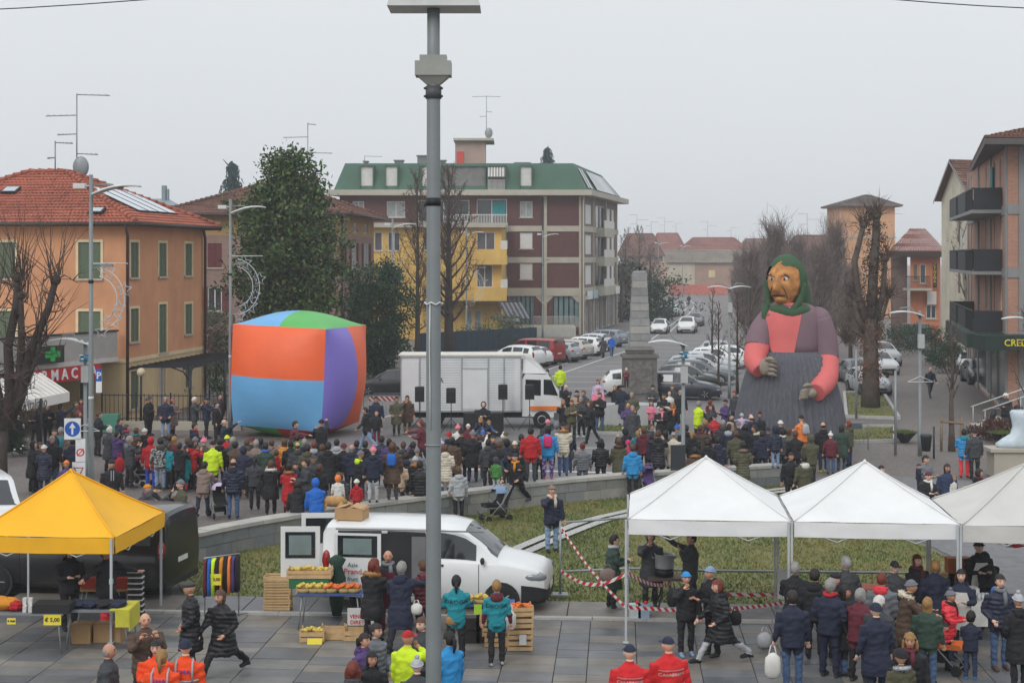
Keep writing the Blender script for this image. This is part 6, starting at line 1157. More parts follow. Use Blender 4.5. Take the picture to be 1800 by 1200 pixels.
# pose: lean, (arm right), (arm left): swing, abduct, elbow, inward; legs right / left: swing, knee
ARM = dict(d=(2,9,12,.05),d2=(-6,12,22,.1),p=(-10,16,58,.5),h=(18,8,84,.55),f=(48,8,112,.4),x=(24,10,92,1.1),u=(112,10,18,.1),r=(72,12,12,0.),e=(40,6,44,.15),s=(20,70,14,0.),w=(22,7,22,.1),b=(-22,8,14,.1),k=(66,16,132,.7))
POSES = dict(stand=(0,'d','d2',(1,2),(-1,3)),easy=(2,'d2','d',(6,9),(-3,2)),pocket=(1,'p','p',(2,3),(-2,3)),hold=(3,'h','h',(2,2),(-2,4)),phone=(-1,'f','f',(3,3),(-3,4)),onehand=(0,'k','d',(2,3),(-3,2)),cross=(-1,'x','x',(3,3),(-3,3)),photo=(-3,'u','f',(4,3),(-5,4)),point=(4,'r','h',(16,6),(-18,10)),push=(8,'e','e',(10,8),(-12,10)),walk=(4,'b','w',(24,8),(-22,16)),stride=(5,'w','p',(30,6),(-28,22)),bend=(48,'e','e',(12,20),(4,18)),sit=(12,'h','d',(82,84),(86,88)),spread=(0,'s','r',(6,4),(-6,4)))
TPL = {}
VOX = .021
def headfn(p,u):
 f = max(0,-u.y); 
 if u.z < 0: p.x *= 1 - .3 * (-u.z) ** 1.3; p.y = p.y * (1 - .1 * -u.z) - .012 * (-u.z)
 p.y -= .024 * math.exp(-(u.x / .2) ** 2 - ((u.z + .12) / .2) ** 2) * (f > .3); p.y += .01 * math.exp(-((abs(u.x) - .36) / .2) ** 2 - ((u.z - .08) / .12) ** 2) * (f > .3); p.y -= .008 * math.exp(-(u.x / .3) ** 2 - ((u.z + .75) / .15) ** 2) * (f > .1)
 return p
def limb_ring(pts,rad,n=10,flat=None): mb = MB().tube(pts,rad,n,flat=flat); return mb
def template(pose,garm='s',child=False):
 key = (pose,garm,child)
 if key in TPL: return TPL[key]
 lean,ar,al,lr,ll = POSES[pose]; sit = pose == 'sit'; mb = MB(); smp = []
 def T_(pts,rad,lab,n=10,flat=None,sub=3):
  mb.tube(pts,rad,n,flat=flat)
  for i in range(len(pts) - 1):
   for k in range(sub + 1): t = k / sub; smp.append((Vector(pts[i]).lerp(Vector(pts[i + 1]),t),rad[i] + (rad[i + 1] - rad[i]) * t,lab))
 pel = Vector((0,0,.92)); th = R(lean); up = Vector((0,-math.sin(th),math.cos(th))); fw = Vector((0,-math.cos(th),-math.sin(th)))
 bulk = .028 if garm != 't' else .008
 legs = []
 for s,(sw,kn) in ((-1,lr),(1,ll)):
  hip = pel + Vector((s * .092,0,-.03)); a = R(sw); td = Vector((s * .03,-math.sin(a),-math.cos(a))).normalized(); knee = hip + td * .42; b = R(sw - kn); sdn = Vector((0,-math.sin(b),-math.cos(b))); ank = knee + sdn * .40; legs.append((s,hip,knee,ank))
 dz = min(l[3].z for l in legs) - .085
 if sit: dz = min(l[3].z for l in legs) - .085
 for s,hip,knee,ank in legs:
  T_([hip,hip.lerp(knee,.5),knee],[.098,.085,.066],2); T_([knee,knee.lerp(ank,.35),ank + Vector((0,0,.02))],[.066,.066,.056],2)
  ft = Vector((s * .02,-1,0)); T_([ank + Vector((0,.045,-.045)),ank + ft * .07 + Vector((0,0,-.04)),ank + ft * .16 + Vector((0,0,-.052)),ank + ft * .2 + Vector((0,0,-.058))],[.042,.048,.042,.026],3,8)
 # torso rings
 def R_(t,rx,ry,lab,fwd=0.):
  c = pel + up * t + fw * fwd; rg = []
  for j in range(18): a = 2 * math.pi * j / 18; rg.append(c + Vector((math.cos(a) * rx,0,0)) - fw * (math.sin(a) * ry))
  smp.append((c,min(rx,ry),lab)); smp.append((c + Vector((rx - ry,0,0)),ry,lab)); smp.append((c - Vector((rx - ry,0,0)),ry,lab)); return rg
 q = bulk
 tor = [R_(-.16 if garm != 't' else -.1,.165 + q,.13 + q,1),R_(-.06,.172 + q,.135 + q,1),R_(.1,.158 + q,.122 + q,1),R_(.26,.17 + q,.128 + q,1),R_(.4,.182 + q,.124 + q,1),R_(.49,.15 + q * .6,.1 + q * .5,1),R_(.545,.085,.08,1),R_(.575,.06,.062,0)]
 mb.loft(tor,0,True); T_([pel + up * .55,pel + up * .63],[.057,.054],0)
 for k in range(8): t = -.1 + .5 * k / 7; [smp.append((pel + up * t + Vector((x_,0,0)),.12 + q,1)) for x_ in (-.05,.05)]
 if garm == 'l' and not sit:
  sk = []
  for z,rx,ry in ((.92,.178 + q,.15 + q),(.75,.2 + q,.17 + q),(.6,.205 + q,.185 + q),(.5,.205 + q,.19 + q)):
   sk.append([Vector((math.cos(2 * math.pi * j / 18) * rx,math.sin(2 * math.pi * j / 18) * ry,z)) for j in range(18)])
   for x_ in (-.09,0,.09): smp.append((Vector((x_,0,z)),ry - .02,1))
  mb.loft(sk[::-1],0,True)
  for k in range(10): [smp.append((Vector((x_,0,.5 + .42 * k / 9)),.2,1)) for x_ in (-.07,.07)]
 hands = []
 for s,cd_ in ((-1,ar),(1,al)):
  sw,ab,el,inw = ARM[cd_]; S_ = pel + up * .455 + Vector((s * (.175 + q * .5),0,0)); a,b = R(sw),R(ab); ud = Vector((s * math.sin(b),-math.sin(a) * math.cos(b),-math.cos(a) * math.cos(b))).normalized(); pv = Vector((0,-math.cos(a),math.sin(a))); E_ = S_ + ud * .285; fd = (ud * math.cos(R(el)) + pv * math.sin(R(el)) + Vector((-s * inw,0,0)) * min(1,el / 60 + .2)).normalized(); W_ = E_ + fd * .245
  T_([S_,S_.lerp(E_,.5),E_],[.07 + q * .5,.058 + q * .5,.05 + q * .4],1); T_([E_,E_.lerp(W_,.5),W_ - fd * .01],[.05 + q * .4,.047 + q * .35,.04 + q * .25],4); hd = fd; T_([W_,W_ + hd * .05,W_ + hd * .095],[.03,.038,.03],0,8); hands.append((W_,hd,s))
 me0 = mb.mesh('tmp',[DARK]); o = bpy.data.objects.new('tmp',me0); m_ = o.modifiers.new('r','REMESH'); m_.mode = 'VOXEL'; m_.voxel_size = VOX; m2 = o.modifiers.new('s','SMOOTH'); m2.factor = .5; m2.iterations = 3
 ev = baked(o); em = ev.to_mesh(); nv = len(em.vertices); V = np.empty(nv * 3); em.vertices.foreach_get('co',V); V = V.reshape(-1,3); FS = [tuple(p.vertices) for p in em.polygons]; ev.to_mesh_clear(); bpy.data.objects.remove(o); bpy.data.meshes.remove(me0)
 SP = np.array([tuple(x[0]) for x in smp]); SR = np.array([x[1] for x in smp]); SL = np.array([x[2] for x in smp]); C = np.array([V[list(f)].mean(0) for f in FS]); D = np.linalg.norm(C[:,None] - SP[None],axis=2) - SR[None]; lab = SL[D.argmin(1)]
 if garm == 'l' and not sit: lab[(C[:,2] > .5) & (C[:,2] < .95) & (lab == 2)] = 1
 elif garm != 't': lab[(lab == 2) & (C[:,2] > .8) & (not sit)] = 1
 VN = np.zeros_like(V)
 for f_,l_ in zip(FS,lab):
  q = V[list(f_)]; n_ = np.cross(q[2] - q[0],q[-1] - q[1]); VN[list(f_)] += (n_ / (np.linalg.norm(n_) + 1e-9)) * (0 if l_ == 0 else 1)
 VN /= np.linalg.norm(VN,axis=1)[:,None] + 1e-6; V = V + VN * np.array([.019 * noise.noise(Vector((p[0] * 8,p[1] * 8,p[2] * 13 + 4 * p[0]))) + .008 * noise.noise(Vector(p) * 22) for p in V])[:,None]
 out = MB(); out.v = [tuple(p) for p in V]; out.f = FS; out.m = [int(x) for x in lab]; out.sm = [True] * len(FS)
 for W_,hd,s in hands:      # fingers: four of unequal length and a thumb, slightly curled
  pn = hd.cross(Vector((s,0,0.01))).normalized(); sd_ = hd.cross(pn).normalized()
  for i,L in enumerate((.062,.074,.07,.054)): b = W_ + hd * .085 + sd_ * (.027 - .018 * i); out.tube([b,b + hd * L * .55 + pn * .006,b + hd * L * .9 + pn * .03],[.0095,.009,.007],5,0)
  b = W_ + hd * .04 + sd_ * .036; out.tube([b,b + hd * .03 + sd_ * .022,b + hd * .06 + sd_ * .026 + pn * .012],[.0105,.01,.008],5,0)
 hs_ = 1.32 if child else 1.; hc = pel + up * (.715 + .03 * (hs_ - 1) * 4) + fw * .015; HM = Matrix.Translation(hc) @ Matrix.Rotation(R(lean * .35),4,'X') @ Matrix.Scale(hs_,4); h3 = HM.to_3x3()
 hd_ = MB(); hd_.ell((0,0,0),(.078,.096,.12),0,22,16,None,None,headfn)
 for s in (-1,1): hd_.ell((s * .03,-.082,.012),(.013,.008,.007),5,8,5); hd_.tube([(s * .014,-.092,.034),(s * .032,-.09,.038),(s * .048,-.078,.034)],.005,4,5); hd_.ell((s * .078,.008,-.004),(.01,.02,.032),0,8,6)
 hd_.tube([(-.026,-.083,-.06),(0,-.09,-.058),(.026,-.083,-.06)],[.004,.006,.004],5,6); o_ = len(out.v); out.v += [tuple(HM @ Vector(p)) for p in hd_.v]; out.f += [tuple(i + o_ for i in f) for f in hd_.f]; out.m += hd_.m; out.sm += [True] * len(hd_.f)
 out.v = [(x,y,z - dz) for x,y,z in out.v]; HM = Matrix.Translation((0,0,-dz)) @ HM; me = out.mesh('body_' + pose,[SKINS[0],DARK,DARK,DARK,DARK,DARK,LIP]); NB = Matrix.Translation(pel + up * .5 + Vector((0,0,-dz))) @ Matrix.Rotation(th,4,'X')
 TPL[key] = (me,HM,NB,(HM @ Vector((0,0,.125))).z); return TPL[key]
# hair and headwear in head space
HW = {}
def headwear(k):
 if k in HW: return HW[k]
 mb = MB(); g = 1.13
 cap = lambda u: u.z > (.42 if u.y < -.35 else (-.05 if u.y < .15 else -.7))
 def fn(p,u): return p * (1.02 + .09 * noise.noise(u * 5) + .05 * noise.noise(u * 13))
 if k in ('short','long','bob','pony','bun','curly'):
  sc_ = 1.28 if k == 'curly' else g; f2 = (lambda p,u: p * (1 + .18 * noise.noise(u * 5) + .1 * noise.noise(u * 11))) if k == 'curly' else fn; mb.ell((0,.006,.006),(.08 * sc_,.099 * sc_,.122 * sc_),0,22,16,None,cap,f2)
 if k in ('long','bob','curly'):
  L = {'long': .3,'bob': .13,'curly': .2}[k]; rings = []
  for i in range(6): t = i / 5; w_ = .088 + .012 * math.sin(t * 3) - .02 * t * (k == 'long') + .03 * (k == 'curly'); rings.append([Vector((math.cos(a) * w_,.012 + math.sin(a) * (.085 - .03 * t),.02 - t * L)) for a in [R(-20 + 220 * j / 12) for j in range(13)]] + [Vector((math.cos(a) * w_ * .7,.0 + math.sin(a) * .05,.02 - t * L)) for a in [R(200 - 220 * j / 12) for j in range(13)]])
  mb.loft(rings,0,True)
 if k == 'pony': mb.tube([(0,.1,.03),(0,.15,.0),(0,.15,-.12),(0,.12,-.24)],[.03,.035,.03,.01],8)
 if k == 'bun': mb.ell((0,.11,.06),(.045,.045,.045),0,10,8)
 if k == 'bald': mb.ell((0,.006,0),(.0815,.1,.122),0,22,16,None,lambda u: -.55 < u.z < .2 and u.y > -.1,fn)
 if k in ('beanie','pom'):
  mb.ell((0,.008,.012),(.092,.11,.132),0,20,14,None,lambda u: u.z > .18 - .22 * (u.y > 0),lambda p,u: p * (1 + .02 * math.sin(math.atan2(u.y,u.x) * 18))); mb.tube([(math.cos(a) * .09,.008 + math.sin(a) * .108,.04 - .022 * math.sin(a)) for a in [R(20 * j) for j in range(19)]],.016,7)
  if k == 'pom': mb.ell((0,.01,.165),(.04,.04,.04),0,10,8,None,None,lambda p,u: p * (1 + .25 * noise.noise(u * 5)))
 if k == 'cap': mb.ell((0,.006,.01),(.088,.106,.128),0,20,14,None,lambda u: u.z > .22); mb.add([(math.cos(a) * r_ * .9,-.03 - math.sin(a) * r_ * 1.25,.045 - .012 * (r_ > .1)) for r_ in (.08,.125) for a in [R(15 * j) for j in range(13)]],[(j,j + 1,14 + j,13 + j) for j in range(12)],0,True)
 if k == 'flat': mb.ell((0,-.01,.075),(.1,.125,.055),0,18,10)
 if k == 'hood': mb.ell((0,.02,.005),(.108,.125,.15),0,22,16,None,lambda u: not (u.y < -.45 and u.z < .7),lambda p,u: p * (1 + .04 * noise.noise(u * 4)))
 if k == 'helmet': mb.ell((0,.0,.02),(.125,.14,.14),0,22,16,None,lambda u: u.z > -.45 and not (u.y < -.7 and u.z < .2))
 if k == 'band': mb.tube([(math.cos(a) * .084,math.sin(a) * .103,.045) for a in [R(20 * j) for j in range(19)]],.02,6)
 HW[k] = mb.mesh('headwear',[DARK]); return HW[k]
ACC = {}
def acc(k):
 """worn pieces in neck space (origin between the shoulders, facing -y)"""
 if k in ACC: return ACC[k]
 mb = MB(); q = random.Random(4)
 if k == 'hooddown': mb.ell((0,.1,.0),(.125,.06,.1),0,14,10); mb.tube([(math.cos(a) * .1,.03 + math.sin(a) * .095,.045 + .02 * math.sin(a)) for a in [R(-30 + 20 * j) for j in range(13)]],.032,7)
 if k == 'fur':
  P_ = [Vector((math.cos(a) * .125,.045 + math.sin(a) * .11,.03 + .03 * math.sin(a))) for a in [R(-40 + 16 * j) for j in range(17)]]; mb.tube(P_,.045,7)
  for _ in range(240): c = q.choice(P_); d = Vector((q.gauss(0,1),q.gauss(0,1),q.gauss(0,1))).normalized(); b = c + d * .036 + Vector((q.uniform(-.02,.02),0,0)); mb.add([b + d.orthogonal() * .01,b - d.orthogonal() * .01,b + d * .045],[(0,1,2)])
 if k == 'scarf': mb.tube([(math.cos(a) * .085,-.005 + math.sin(a) * .085,.065 + .012 * math.cos(a * 2)) for a in [R(20 * j) for j in range(19)]],.04,8); mb.tube([(.04,-.1,.05),(.05,-.14,-.08),(.04,-.15,-.22)],[.035,.04,.03],7,flat=(1,.6))
 if k == 'backpack': mb.ell((0,.215,-.17),(.135,.085,.2),0,16,12,None,None,lambda p,u: Vector((max(-.13,min(.13,p.x * 1.15)),p.y,max(-.19,min(.19,p.z * 1.12))))); mb.box((0,.285,-.24),(.18,.05,.13)); [mb.tube([(s * .1,.17,-.02),(s * .1,.05,.06),(s * .1,-.1,.0),(s * .11,-.13,-.14),(s * .13,.05,-.28)],.016,5) for s in (-1,1)]
 if k == 'apron': mb.add([(x_ * w_,-.165 - .02 * (1 - x_ * x_),z) for z,w_ in ((-.08,.11),(-.3,.17),(-.55,.19),(-.85,.2)) for x_ in (-1,-.5,0,.5,1)],[(i * 5 + j,i * 5 + 5 + j,i * 5 + 6 + j,i * 5 + 1 + j) for i in range(3) for j in range(4)],0,True)
 if k == 'bands': [mb.tube([(math.cos(a) * .205,math.sin(a) * .158,z) for a in [R(15 * j) for j in range(25)]],.02,5,flat=(.35,1.)) for z in (-.28,-.42)]; [mb.tube([(s * .12,.15,-.28),(s * .12,.12,-.02),(s * .11,.0,.05)],.016,5) for s in (-1,1)]
 if k == 'stripe': [mb.box((s * .03,-.165,-.1),(.02,.01,.3)) for s in (-1,1)]
 ACC[k] = mb.mesh(k,[DARK]); return ACC[k]
NP = [0]; PEOPLE = []
prnd = random.Random(3)
def person(px,ytop,h,pose,head,jk,tr,hair,label,ex='',z=0.,group=None,at=None):
 """hair: 'style:colour' or 'style:colour+under:colour'; ex: 'fur:white hood backpack:pink sleeve:black ...'"""
 child = h < 1.46; garm = 's'
 if jk.startswith('l-'): garm = 'l'; jk = jk[2:]
 if jk.startswith('t-'): garm = 't'; jk = jk[2:]
 me,HM,NB,top = template(pose,garm,child); base = template('stand','s',child)[3]; sc_ = h / base; eff = z + top * sc_
 if at: x,Y = at
 else: d = F * (H - eff) / (ytop - HY); x,Y = (px - CX) / F * d,d
 o = link('person',me,None,(x,Y,z)); o.rotation_euler = (0,0,R(head)); wsc = prnd.uniform(1.06,1.18); o.scale = (sc_ * wsc,sc_ * wsc,sc_); tag(o,label,'person',group)
 E_ = dict((a.split(':') + [None])[:2] for a in ex.split()); shoe = cloth(E_.get('shoe') or ('black' if prnd.random() < .7 else 'dkgrey')); sl = cloth(E_['sleeve']) if 'sleeve' in E_ else cloth(jk)
 for i,m in enumerate((SKINS[prnd.randrange(4)],cloth(jk),cloth(tr),shoe,sl,DARK,LIP)): o.material_slots[i].link = 'OBJECT'; o.material_slots[i].material = m
 for hw in hair.split('+'):
  st,cl = hw.split(':'); c = link({'beanie': 'beanie','pom': 'beanie','cap': 'cap','flat': 'hat','hood': 'hood','helmet': 'helmet','band': 'headband'}.get(st,'hair'),headwear(st),o); c.matrix_basis = HM.copy(); c.material_slots[0].link = 'OBJECT'; c.material_slots[0].material = hairm(cl) if cl in HAIRC else cloth(cl)
 if 'hood' not in E_ and 'nohood' not in E_ and garm != 't' and not hair.startswith('hood') and 'fur' not in E_ and prnd.random() < .5: E_['hood'] = jk
 for k,v in E_.items():
  kk = {'hood': 'hooddown'}.get(k,k)
  if kk in ('hooddown','fur','scarf','backpack','apron','bands','stripe'): c = link({'hooddown': 'hood','fur': 'fur_trim','bands': 'reflective_bands','stripe': 'trim'}.get(kk,kk),acc(kk),o); c.matrix_basis = NB.copy(); c.material_slots[0].link = 'OBJECT'; c.material_slots[0].material = cloth(v or jk)
 PEOPLE.append((px,ytop,o)); return o
def back_text(o,s,size,mat,zc,sx=1.,front=False,tmpl=None):
 """print wrapped onto the back of a garment"""
 me = o.data; bv_ = BVHTree.FromPolygons([v.co[:] for v in me.vertices],[p.vertices[:] for p in me.polygons]); tm = text_mesh(s,size,mat,0.); sg = 1 if not front else -1
 for v in tm.vertices:
  p = Vector((-v.co.x * sx * sg,sg * .6,zc + v.co.y)); hit = bv_.ray_cast(p,Vector((0,-sg,0))); v.co = (hit[0] + Vector((0,sg * .012,0))) if hit[0] is not None else Vector((p.x,sg * .16,p.z))
 return link('lettering',tm,o)
# ================================================================ who stands where (photo column, row of the head top, height, pose, heading, clothes, headgear, label)
G1 = 'crowd at the cafe and pharmacy'; G2 = 'crowd watching the inflatable cube'; G3 = 'crowd along the stone wall'; G4 = 'crowd around the obelisk'; G5 = 'crowd at the puppet'; G6 = 'shoppers at the stalls'
CROWD = [
 # cafe corner
 (57,775,1.70,'pocket',120,'l-black','black','long:bk','person in long black coat nearest the pollarded tree','',0,G1),
 (69,777,1.62,'hold',55,'brown','black','bob:br','person with brown bob and glasses between long black coat and white beanie','scarf:taupe',0,G1),
 (77,782,1.60,'pocket',172,'l-navy*','dkjeans','beanie:white','person in long navy puffer coat and white beanie near the arrow sign','',0,G1),
 (91,766,1.76,'easy',35,'black','jeans','short:gy','grey haired person in black zipped leather jacket behind white beanie','nohood',0,G1),
 (95,754,1.74,'stand',50,'navy','black','short:dk','dark haired person looking over the grey haired person by the cafe','',0,G1),
 (107,751,1.76,'stand',178,'taupe*','black','short:gy','person in taupe puffer jacket carrying a teal backpack','backpack:teal nohood',0,G1),
 (128,770,1.70,'stand',180,'navy','dkjeans','short:dk','person in navy half hidden behind the arrow sign','',0,G1),
 (117,809,1.62,'stand',0,'purple','black','beanie:orange','person in orange beanie peeping over the yellow gazebo peak','',0,G1),
 (196,808,1.78,'stand',22,'black','black','beanie:black','bearded person in black jacket and black beanie right of the lamp pole','stripe:ltgrey nohood',0,G1),
 (62,712,1.76,'hold',0,'black','black','short:bk','dark clothed person at the back of the cafe awning','',0,G1),
 (84,710,1.74,'cross',30,'black','black','short:dk','dark clothed person in the middle under the cafe awning','',0,G1),
 (108,709,1.78,'photo',150,'navy','black','short:bk','person raising an arm at the cafe awning corner','',0,G1),
 (131,706,1.72,'hold',90,'brown','black','short:br','brown clothed person beside the blue cafe poster','',0,G1),
 (142,700,1.70,'stand',40,'burg','black','long:bk','smiling long haired person by the blue cafe poster','',0,G1),
 (136,722,1.62,'hold',100,'dkgrey','black','bob:rd','red haired person behind the white bracket of the lamp','',0,G1),
 (172,723,1.76,'hold',120,'black','black','short:br','brown haired person in black just right of the tall lamp','',0,G1),
 (192,750,1.66,'pocket',142,'l-dkgrey','black','bob:wh','white haired person in dark padded coat by the lamp','',0,G1),
 (211,735,1.74,'stand',80,'navy','black','short:dk','dark haired smiling person behind purple jacket','',0,G1),
 (206,758,1.60,'phone',132,'purple','black','short:dk','person in purple jacket holding up a phone','',0,G1),
 (220,746,1.60,'hold',115,'dkgrey','black','bob:br','person with magenta scarf beside the purple jacket','scarf:magenta',0,G1),
 (228,766,1.76,'phone',122,'dkgrey','black','short:gy','person in dark jacket with grey hood beside the red bag','hood:grey',0,G1),
 (238,752,1.62,'hold',140,'brown','black','bob:br','brown haired person with mint scarf behind dark jacket','scarf:teal',0,G1),
 (246,852,1.62,'bend',80,'dkgrey','black','pom:black','person with black pompom beanie crouching behind the gazebo','',0,G1),
 (257,851,1.25,'hold',70,'purple','black','beanie:mustard','child in yellow green beanie beside the crouching person','scarf:magenta',0,G1),
 (272,863,1.70,'bend',88,'black','black','short:gy','grey haired person leaning forward above the black van','hood:dkgrey',0,G1),
 (318,843,1.76,'onehand',-60,'olive','dkjeans','beanie:grey','person in olive jacket and grey beanie with hand at face','',0,G2),
 (325,881,1.70,'stand',-95,'dkgrey','dkjeans','short:dk','person with beige fur hood standing behind the black van','fur:cream',0,G2),
 # by the iron fence
 (258,699,1.68,'hold',85,'black','black','beanie:dkgrey','person in black jacket with grey beanie and handbag at the iron fence','',0,G2),
 (263,697,1.70,'stand',75,'black','black','short:dk','dark person behind the grey beanie at the iron fence','',0,G2),
 (291,698,1.78,'pocket',8,'navy','ltjeans','short:gy','person in navy jacket and light jeans with hands in pockets at the fence','',0,G2),
 (303,700,1.66,'hold',55,'l-taupe*','navy','beanie:pink+bob:br','person in long taupe puffer coat and pink hat at the fence','',0,G2),
 (342,698,1.76,'phone',88,'dkgrey','black','short:wh','white haired person in grey jacket taking pictures by the fence','',0,G2),
 (363,699,1.74,'phone',88,'navy','black','cap:black','person in navy jacket and dark cap holding a phone by the fence','',0,G2),
 (380,706,1.70,'stand',85,'black','black','short:dk','person with grey scarf left of the cube','scarf:grey',0,G2),
 (386,691,1.82,'stand',70,'dkgrey','black','short:dk','tall bearded person in grey at the cube edge','',0,G2),
 (395,737,1.74,'photo',105,'navy','jeans','bald:gy','bald person in blue jacket reaching up to the cube','',0,G2),
 (340,743,1.74,'hold',100,'navy','black','short:dk','person in navy with red collar near the photographers','scarf:red',0,G2),
 # left crowd
 (254,753,1.60,'stand',150,'black','black','beanie:white','person in white knit hat and black coat among the crowd','',0,G2),
 (265,768,1.72,'stand',178,'red','royal','hood:red','person in red hooded jacket and royal blue tracksuit trousers','',0,G2),
 (282,769,1.74,'stand',192,'camo','ltjeans','short:bk','person in grey camouflage jacket and light jeans','hood:dkgrey',0,G2),
 (298,779,1.55,'stand',150,'t-teal','black','long:br','person in teal shirt beside the camouflage jacket','sleeve:pink',0,G2),
 (305,767,1.68,'hold',150,'l-burg','black','long:bl','blond person in dark brown fur coat','',0,G2),
 (292,760,1.66,'stand',140,'dkgrey','black','beanie:grey+bob:br','person in grey hat behind the camouflage jacket','',0,G2),
 (316,778,1.64,'phone',160,'black','black','short:dk','dark person holding a camera behind the teal dress','',0,G2),
 (323,790,1.38,'stand',182,'l-teal','coral','long:br','child in long teal top and red leggings','',0,G2),
 (337,775,1.64,'phone',140,'red','black','bob:dk','dark haired person in red jacket lifting a phone','',0,G2),
 (343,768,1.68,'stand',175,'dkgrey','black','beanie:grey','person in grey beanie behind the red jacket with phone','',0,G2),
 (358,770,1.66,'stand',178,'l-olive','black','pom:pink','person in dark olive coat and big pink knit beanie','',0,G2),
 (374,775,1.74,'easy',190,'neon','navy','beanie:black','person in neon yellow jacket and black beanie among the crowd','nohood',0,G2),
 (357,812,1.66,'push',165,'taupe','navy','short:dk','person in taupe jacket and navy trousers behind the pink stroller','hood:taupe',0,G2),
 (410,806,1.78,'stand',180,'navy*','jeans','bald:dk','balding broad person in navy puffer jacket and blue jeans','hood:navy',0,G2),
 (399,765,1.62,'stand',172,'red','black','beanie:neon','person in red jacket and neon yellow green beanie','',0,G2),
 (409,768,1.74,'stand',165,'dkgrey','black','short:gy','grey haired person in dark jacket beside the neon beanie','',0,G2),
 (414,776,1.72,'phone',170,'l-brown','black','short:bk','person with black hair and tan sleeves lifting a phone','sleeve:beige',0,G2),
 (428,784,1.68,'stand',180,'navy','black','hood:navy','person in navy hood in the middle of the left crowd','',0,G2),
 (442,768,1.74,'pocket',180,'dkgrey','black','beanie:burg','person in grey brown jacket and maroon beanie','',0,G2),
 (450,773,1.74,'stand',182,'taupe','black','short:gy','grey haired person in taupe jacket beside the maroon beanie','',0,G2),
 (467,777,1.78,'stand',185,'dkgreen','black','short:dk','person in dark green jacket with blue collar','scarf:blue',0,G2),
 (478,772,1.62,'phone',150,'taupe','black','bob:br','brown haired person filming beside the dark green jacket','',0,G2),
 (487,790,1.30,'stand',160,'red','black','short:br','small child in red beside the mustard jacket','',0,G2),
 (500,771,1.66,'stand',186,'mustard*','black','long:br','long haired person in mustard yellow puffer jacket','nohood',0,G2),
 (522,763,1.76,'stand',185,'green','black','short:dk','person in bright green hooded jacket below the cube','hood:green',0,G2),
 (523,777,1.74,'stand',180,'dkgrey','black','bald:br','balding person in dark grey hooded jacket before the green jacket','hood:dkgrey',0,G2),
 (541,781,1.70,'stand',172,'olive','black','short:dk','person in olive jacket behind the capped person','',0,G2),
 (552,776,1.66,'stand',180,'black','black','short:rd','person with pale grey hood and dark red hair','hood:ltgrey',0,G2),
 (448,802,1.64,'pocket',182,'dkgrey','black','pony:bk','person with long black ponytail and grey jacket by the wall','nohood',0,G2),
 (476,809,1.64,'phone',192,'l-black','black','long:br','person in black coat with white fur hood by the wall','fur:white',0,G2),
 (508,815,1.58,'hold',186,'l-red','black','bun:dk','person in bright red coat with tan fur hood by the wall','fur:tan',0,G2),
 (523,846,1.62,'sit',186,'black','black','short:dk','dark haired youngster in black sitting on the wall','',.29,G3),
 (556,842,1.72,'sit',196,'blue','dkjeans','hood:blue','youngster in bright blue hooded jacket sitting on the wall','',.29,G3),
 (551,799,1.74,'hold',5,'dkgrey','black','cap:dkgrey','person in grey cap facing the camera behind the wall','',0,G3),
 (540,806,1.74,'hold',-70,'dkgrey','dkjeans','short:dk','person in charcoal jacket turned sideways behind the sitting youngsters','hood:dkgrey',0,G3),
 (520,812,1.60,'hold',0,'navy','black','short:bk','dark haired face behind the red fur hood','',0,G3),
 (562,816,1.50,'stand',175,'black','black','curly:br','short person with curly brown hair before the tall black coat','',0,G3),
 (577,777,1.84,'stand',181,'l-black','black','short:bk','very tall person in long black coat','hood:black',0,G3),
 (592,772,1.68,'stand',180,'ltgrey','dkgrey','short:bk','person in pale grey hooded jacket with crossbody strap','hood:ltgrey',0,G3),
 (618,781,1.74,'stand',178,'navy','black','bald:gy','bald person in dark navy hooded jacket','hood:navy',0,G3),
 (627,774,1.72,'stand',165,'navy','black','short:dk','dark haired person beside the bald navy hood','',0,G3),
 (632,792,1.76,'easy',125,'black','dkjeans','beanie:grey','person in black jacket with neon yellow hood and grey beanie','hood:neon',0,G3),
 (656,785,1.60,'stand',180,'navy','ltgrey','pom:pink','youngster in navy jacket and pale grey joggers standing on the wall','hood:navy',.73,G3),
 (690,778,1.66,'stand',176,'l-brown','dkgrey','curly:br','person in long brown coat with blue backpack standing on the wall','backpack:blue nohood',.73,G3),
 (702,804,1.62,'pocket',168,'beige','black','long:br','long haired person in beige jacket behind the wall','nohood',0,G3),
 (671,766,1.72,'stand',180,'navy*','black','short:dk','person in navy puffer jacket two rows behind the blue backpack','',0,G3),
 (684,771,1.66,'stand',160,'purple','black','long:bk','long black haired person in dark purple jacket','',0,G3),
 (697,784,1.40,'stand',165,'purple','black','beanie:black','child in dark hat beside the purple jacket','',0,G3),
 (720,785,1.55,'stand',170,'navy','black','pom:purple','person in lilac beanie left of the lamp pole','',0,G3),
 (733,787,1.62,'stand',170,'grey','black','beanie:grey','person in grey beanie left of the lamp pole','',0,G3),
 (714,795,1.68,'stand',175,'navy','black','short:dk','person in navy hood before the lilac beanie','hood:navy',0,G3),
 (730,802,1.60,'stand',165,'l-black','black','beanie:ltgrey','person in pale beanie with brown fur collar by the pole','fur:tan',0,G3),
 (738,809,1.76,'easy',182,'black*','taupe','short:bk','person in black puffer and taupe trousers leaning on the wall by the pole','',0,G3,gp(738,914)),
 (602,832,1.60,'sit',215,'dkgrey*','black','short:br','person in charcoal puffer sitting on the wall stroking the dog','hood:dkgrey',.29,G3),
 (627,842,1.02,'stand',175,'red','burg','beanie:white','toddler in red coat and white hat on the wall','',.73,G3),
 (594,835,1.05,'stand',180,'white','dkgrey','hood:orange','small child in orange hood beside the dog','',.5,G3),
 # performers and helpers around the cube
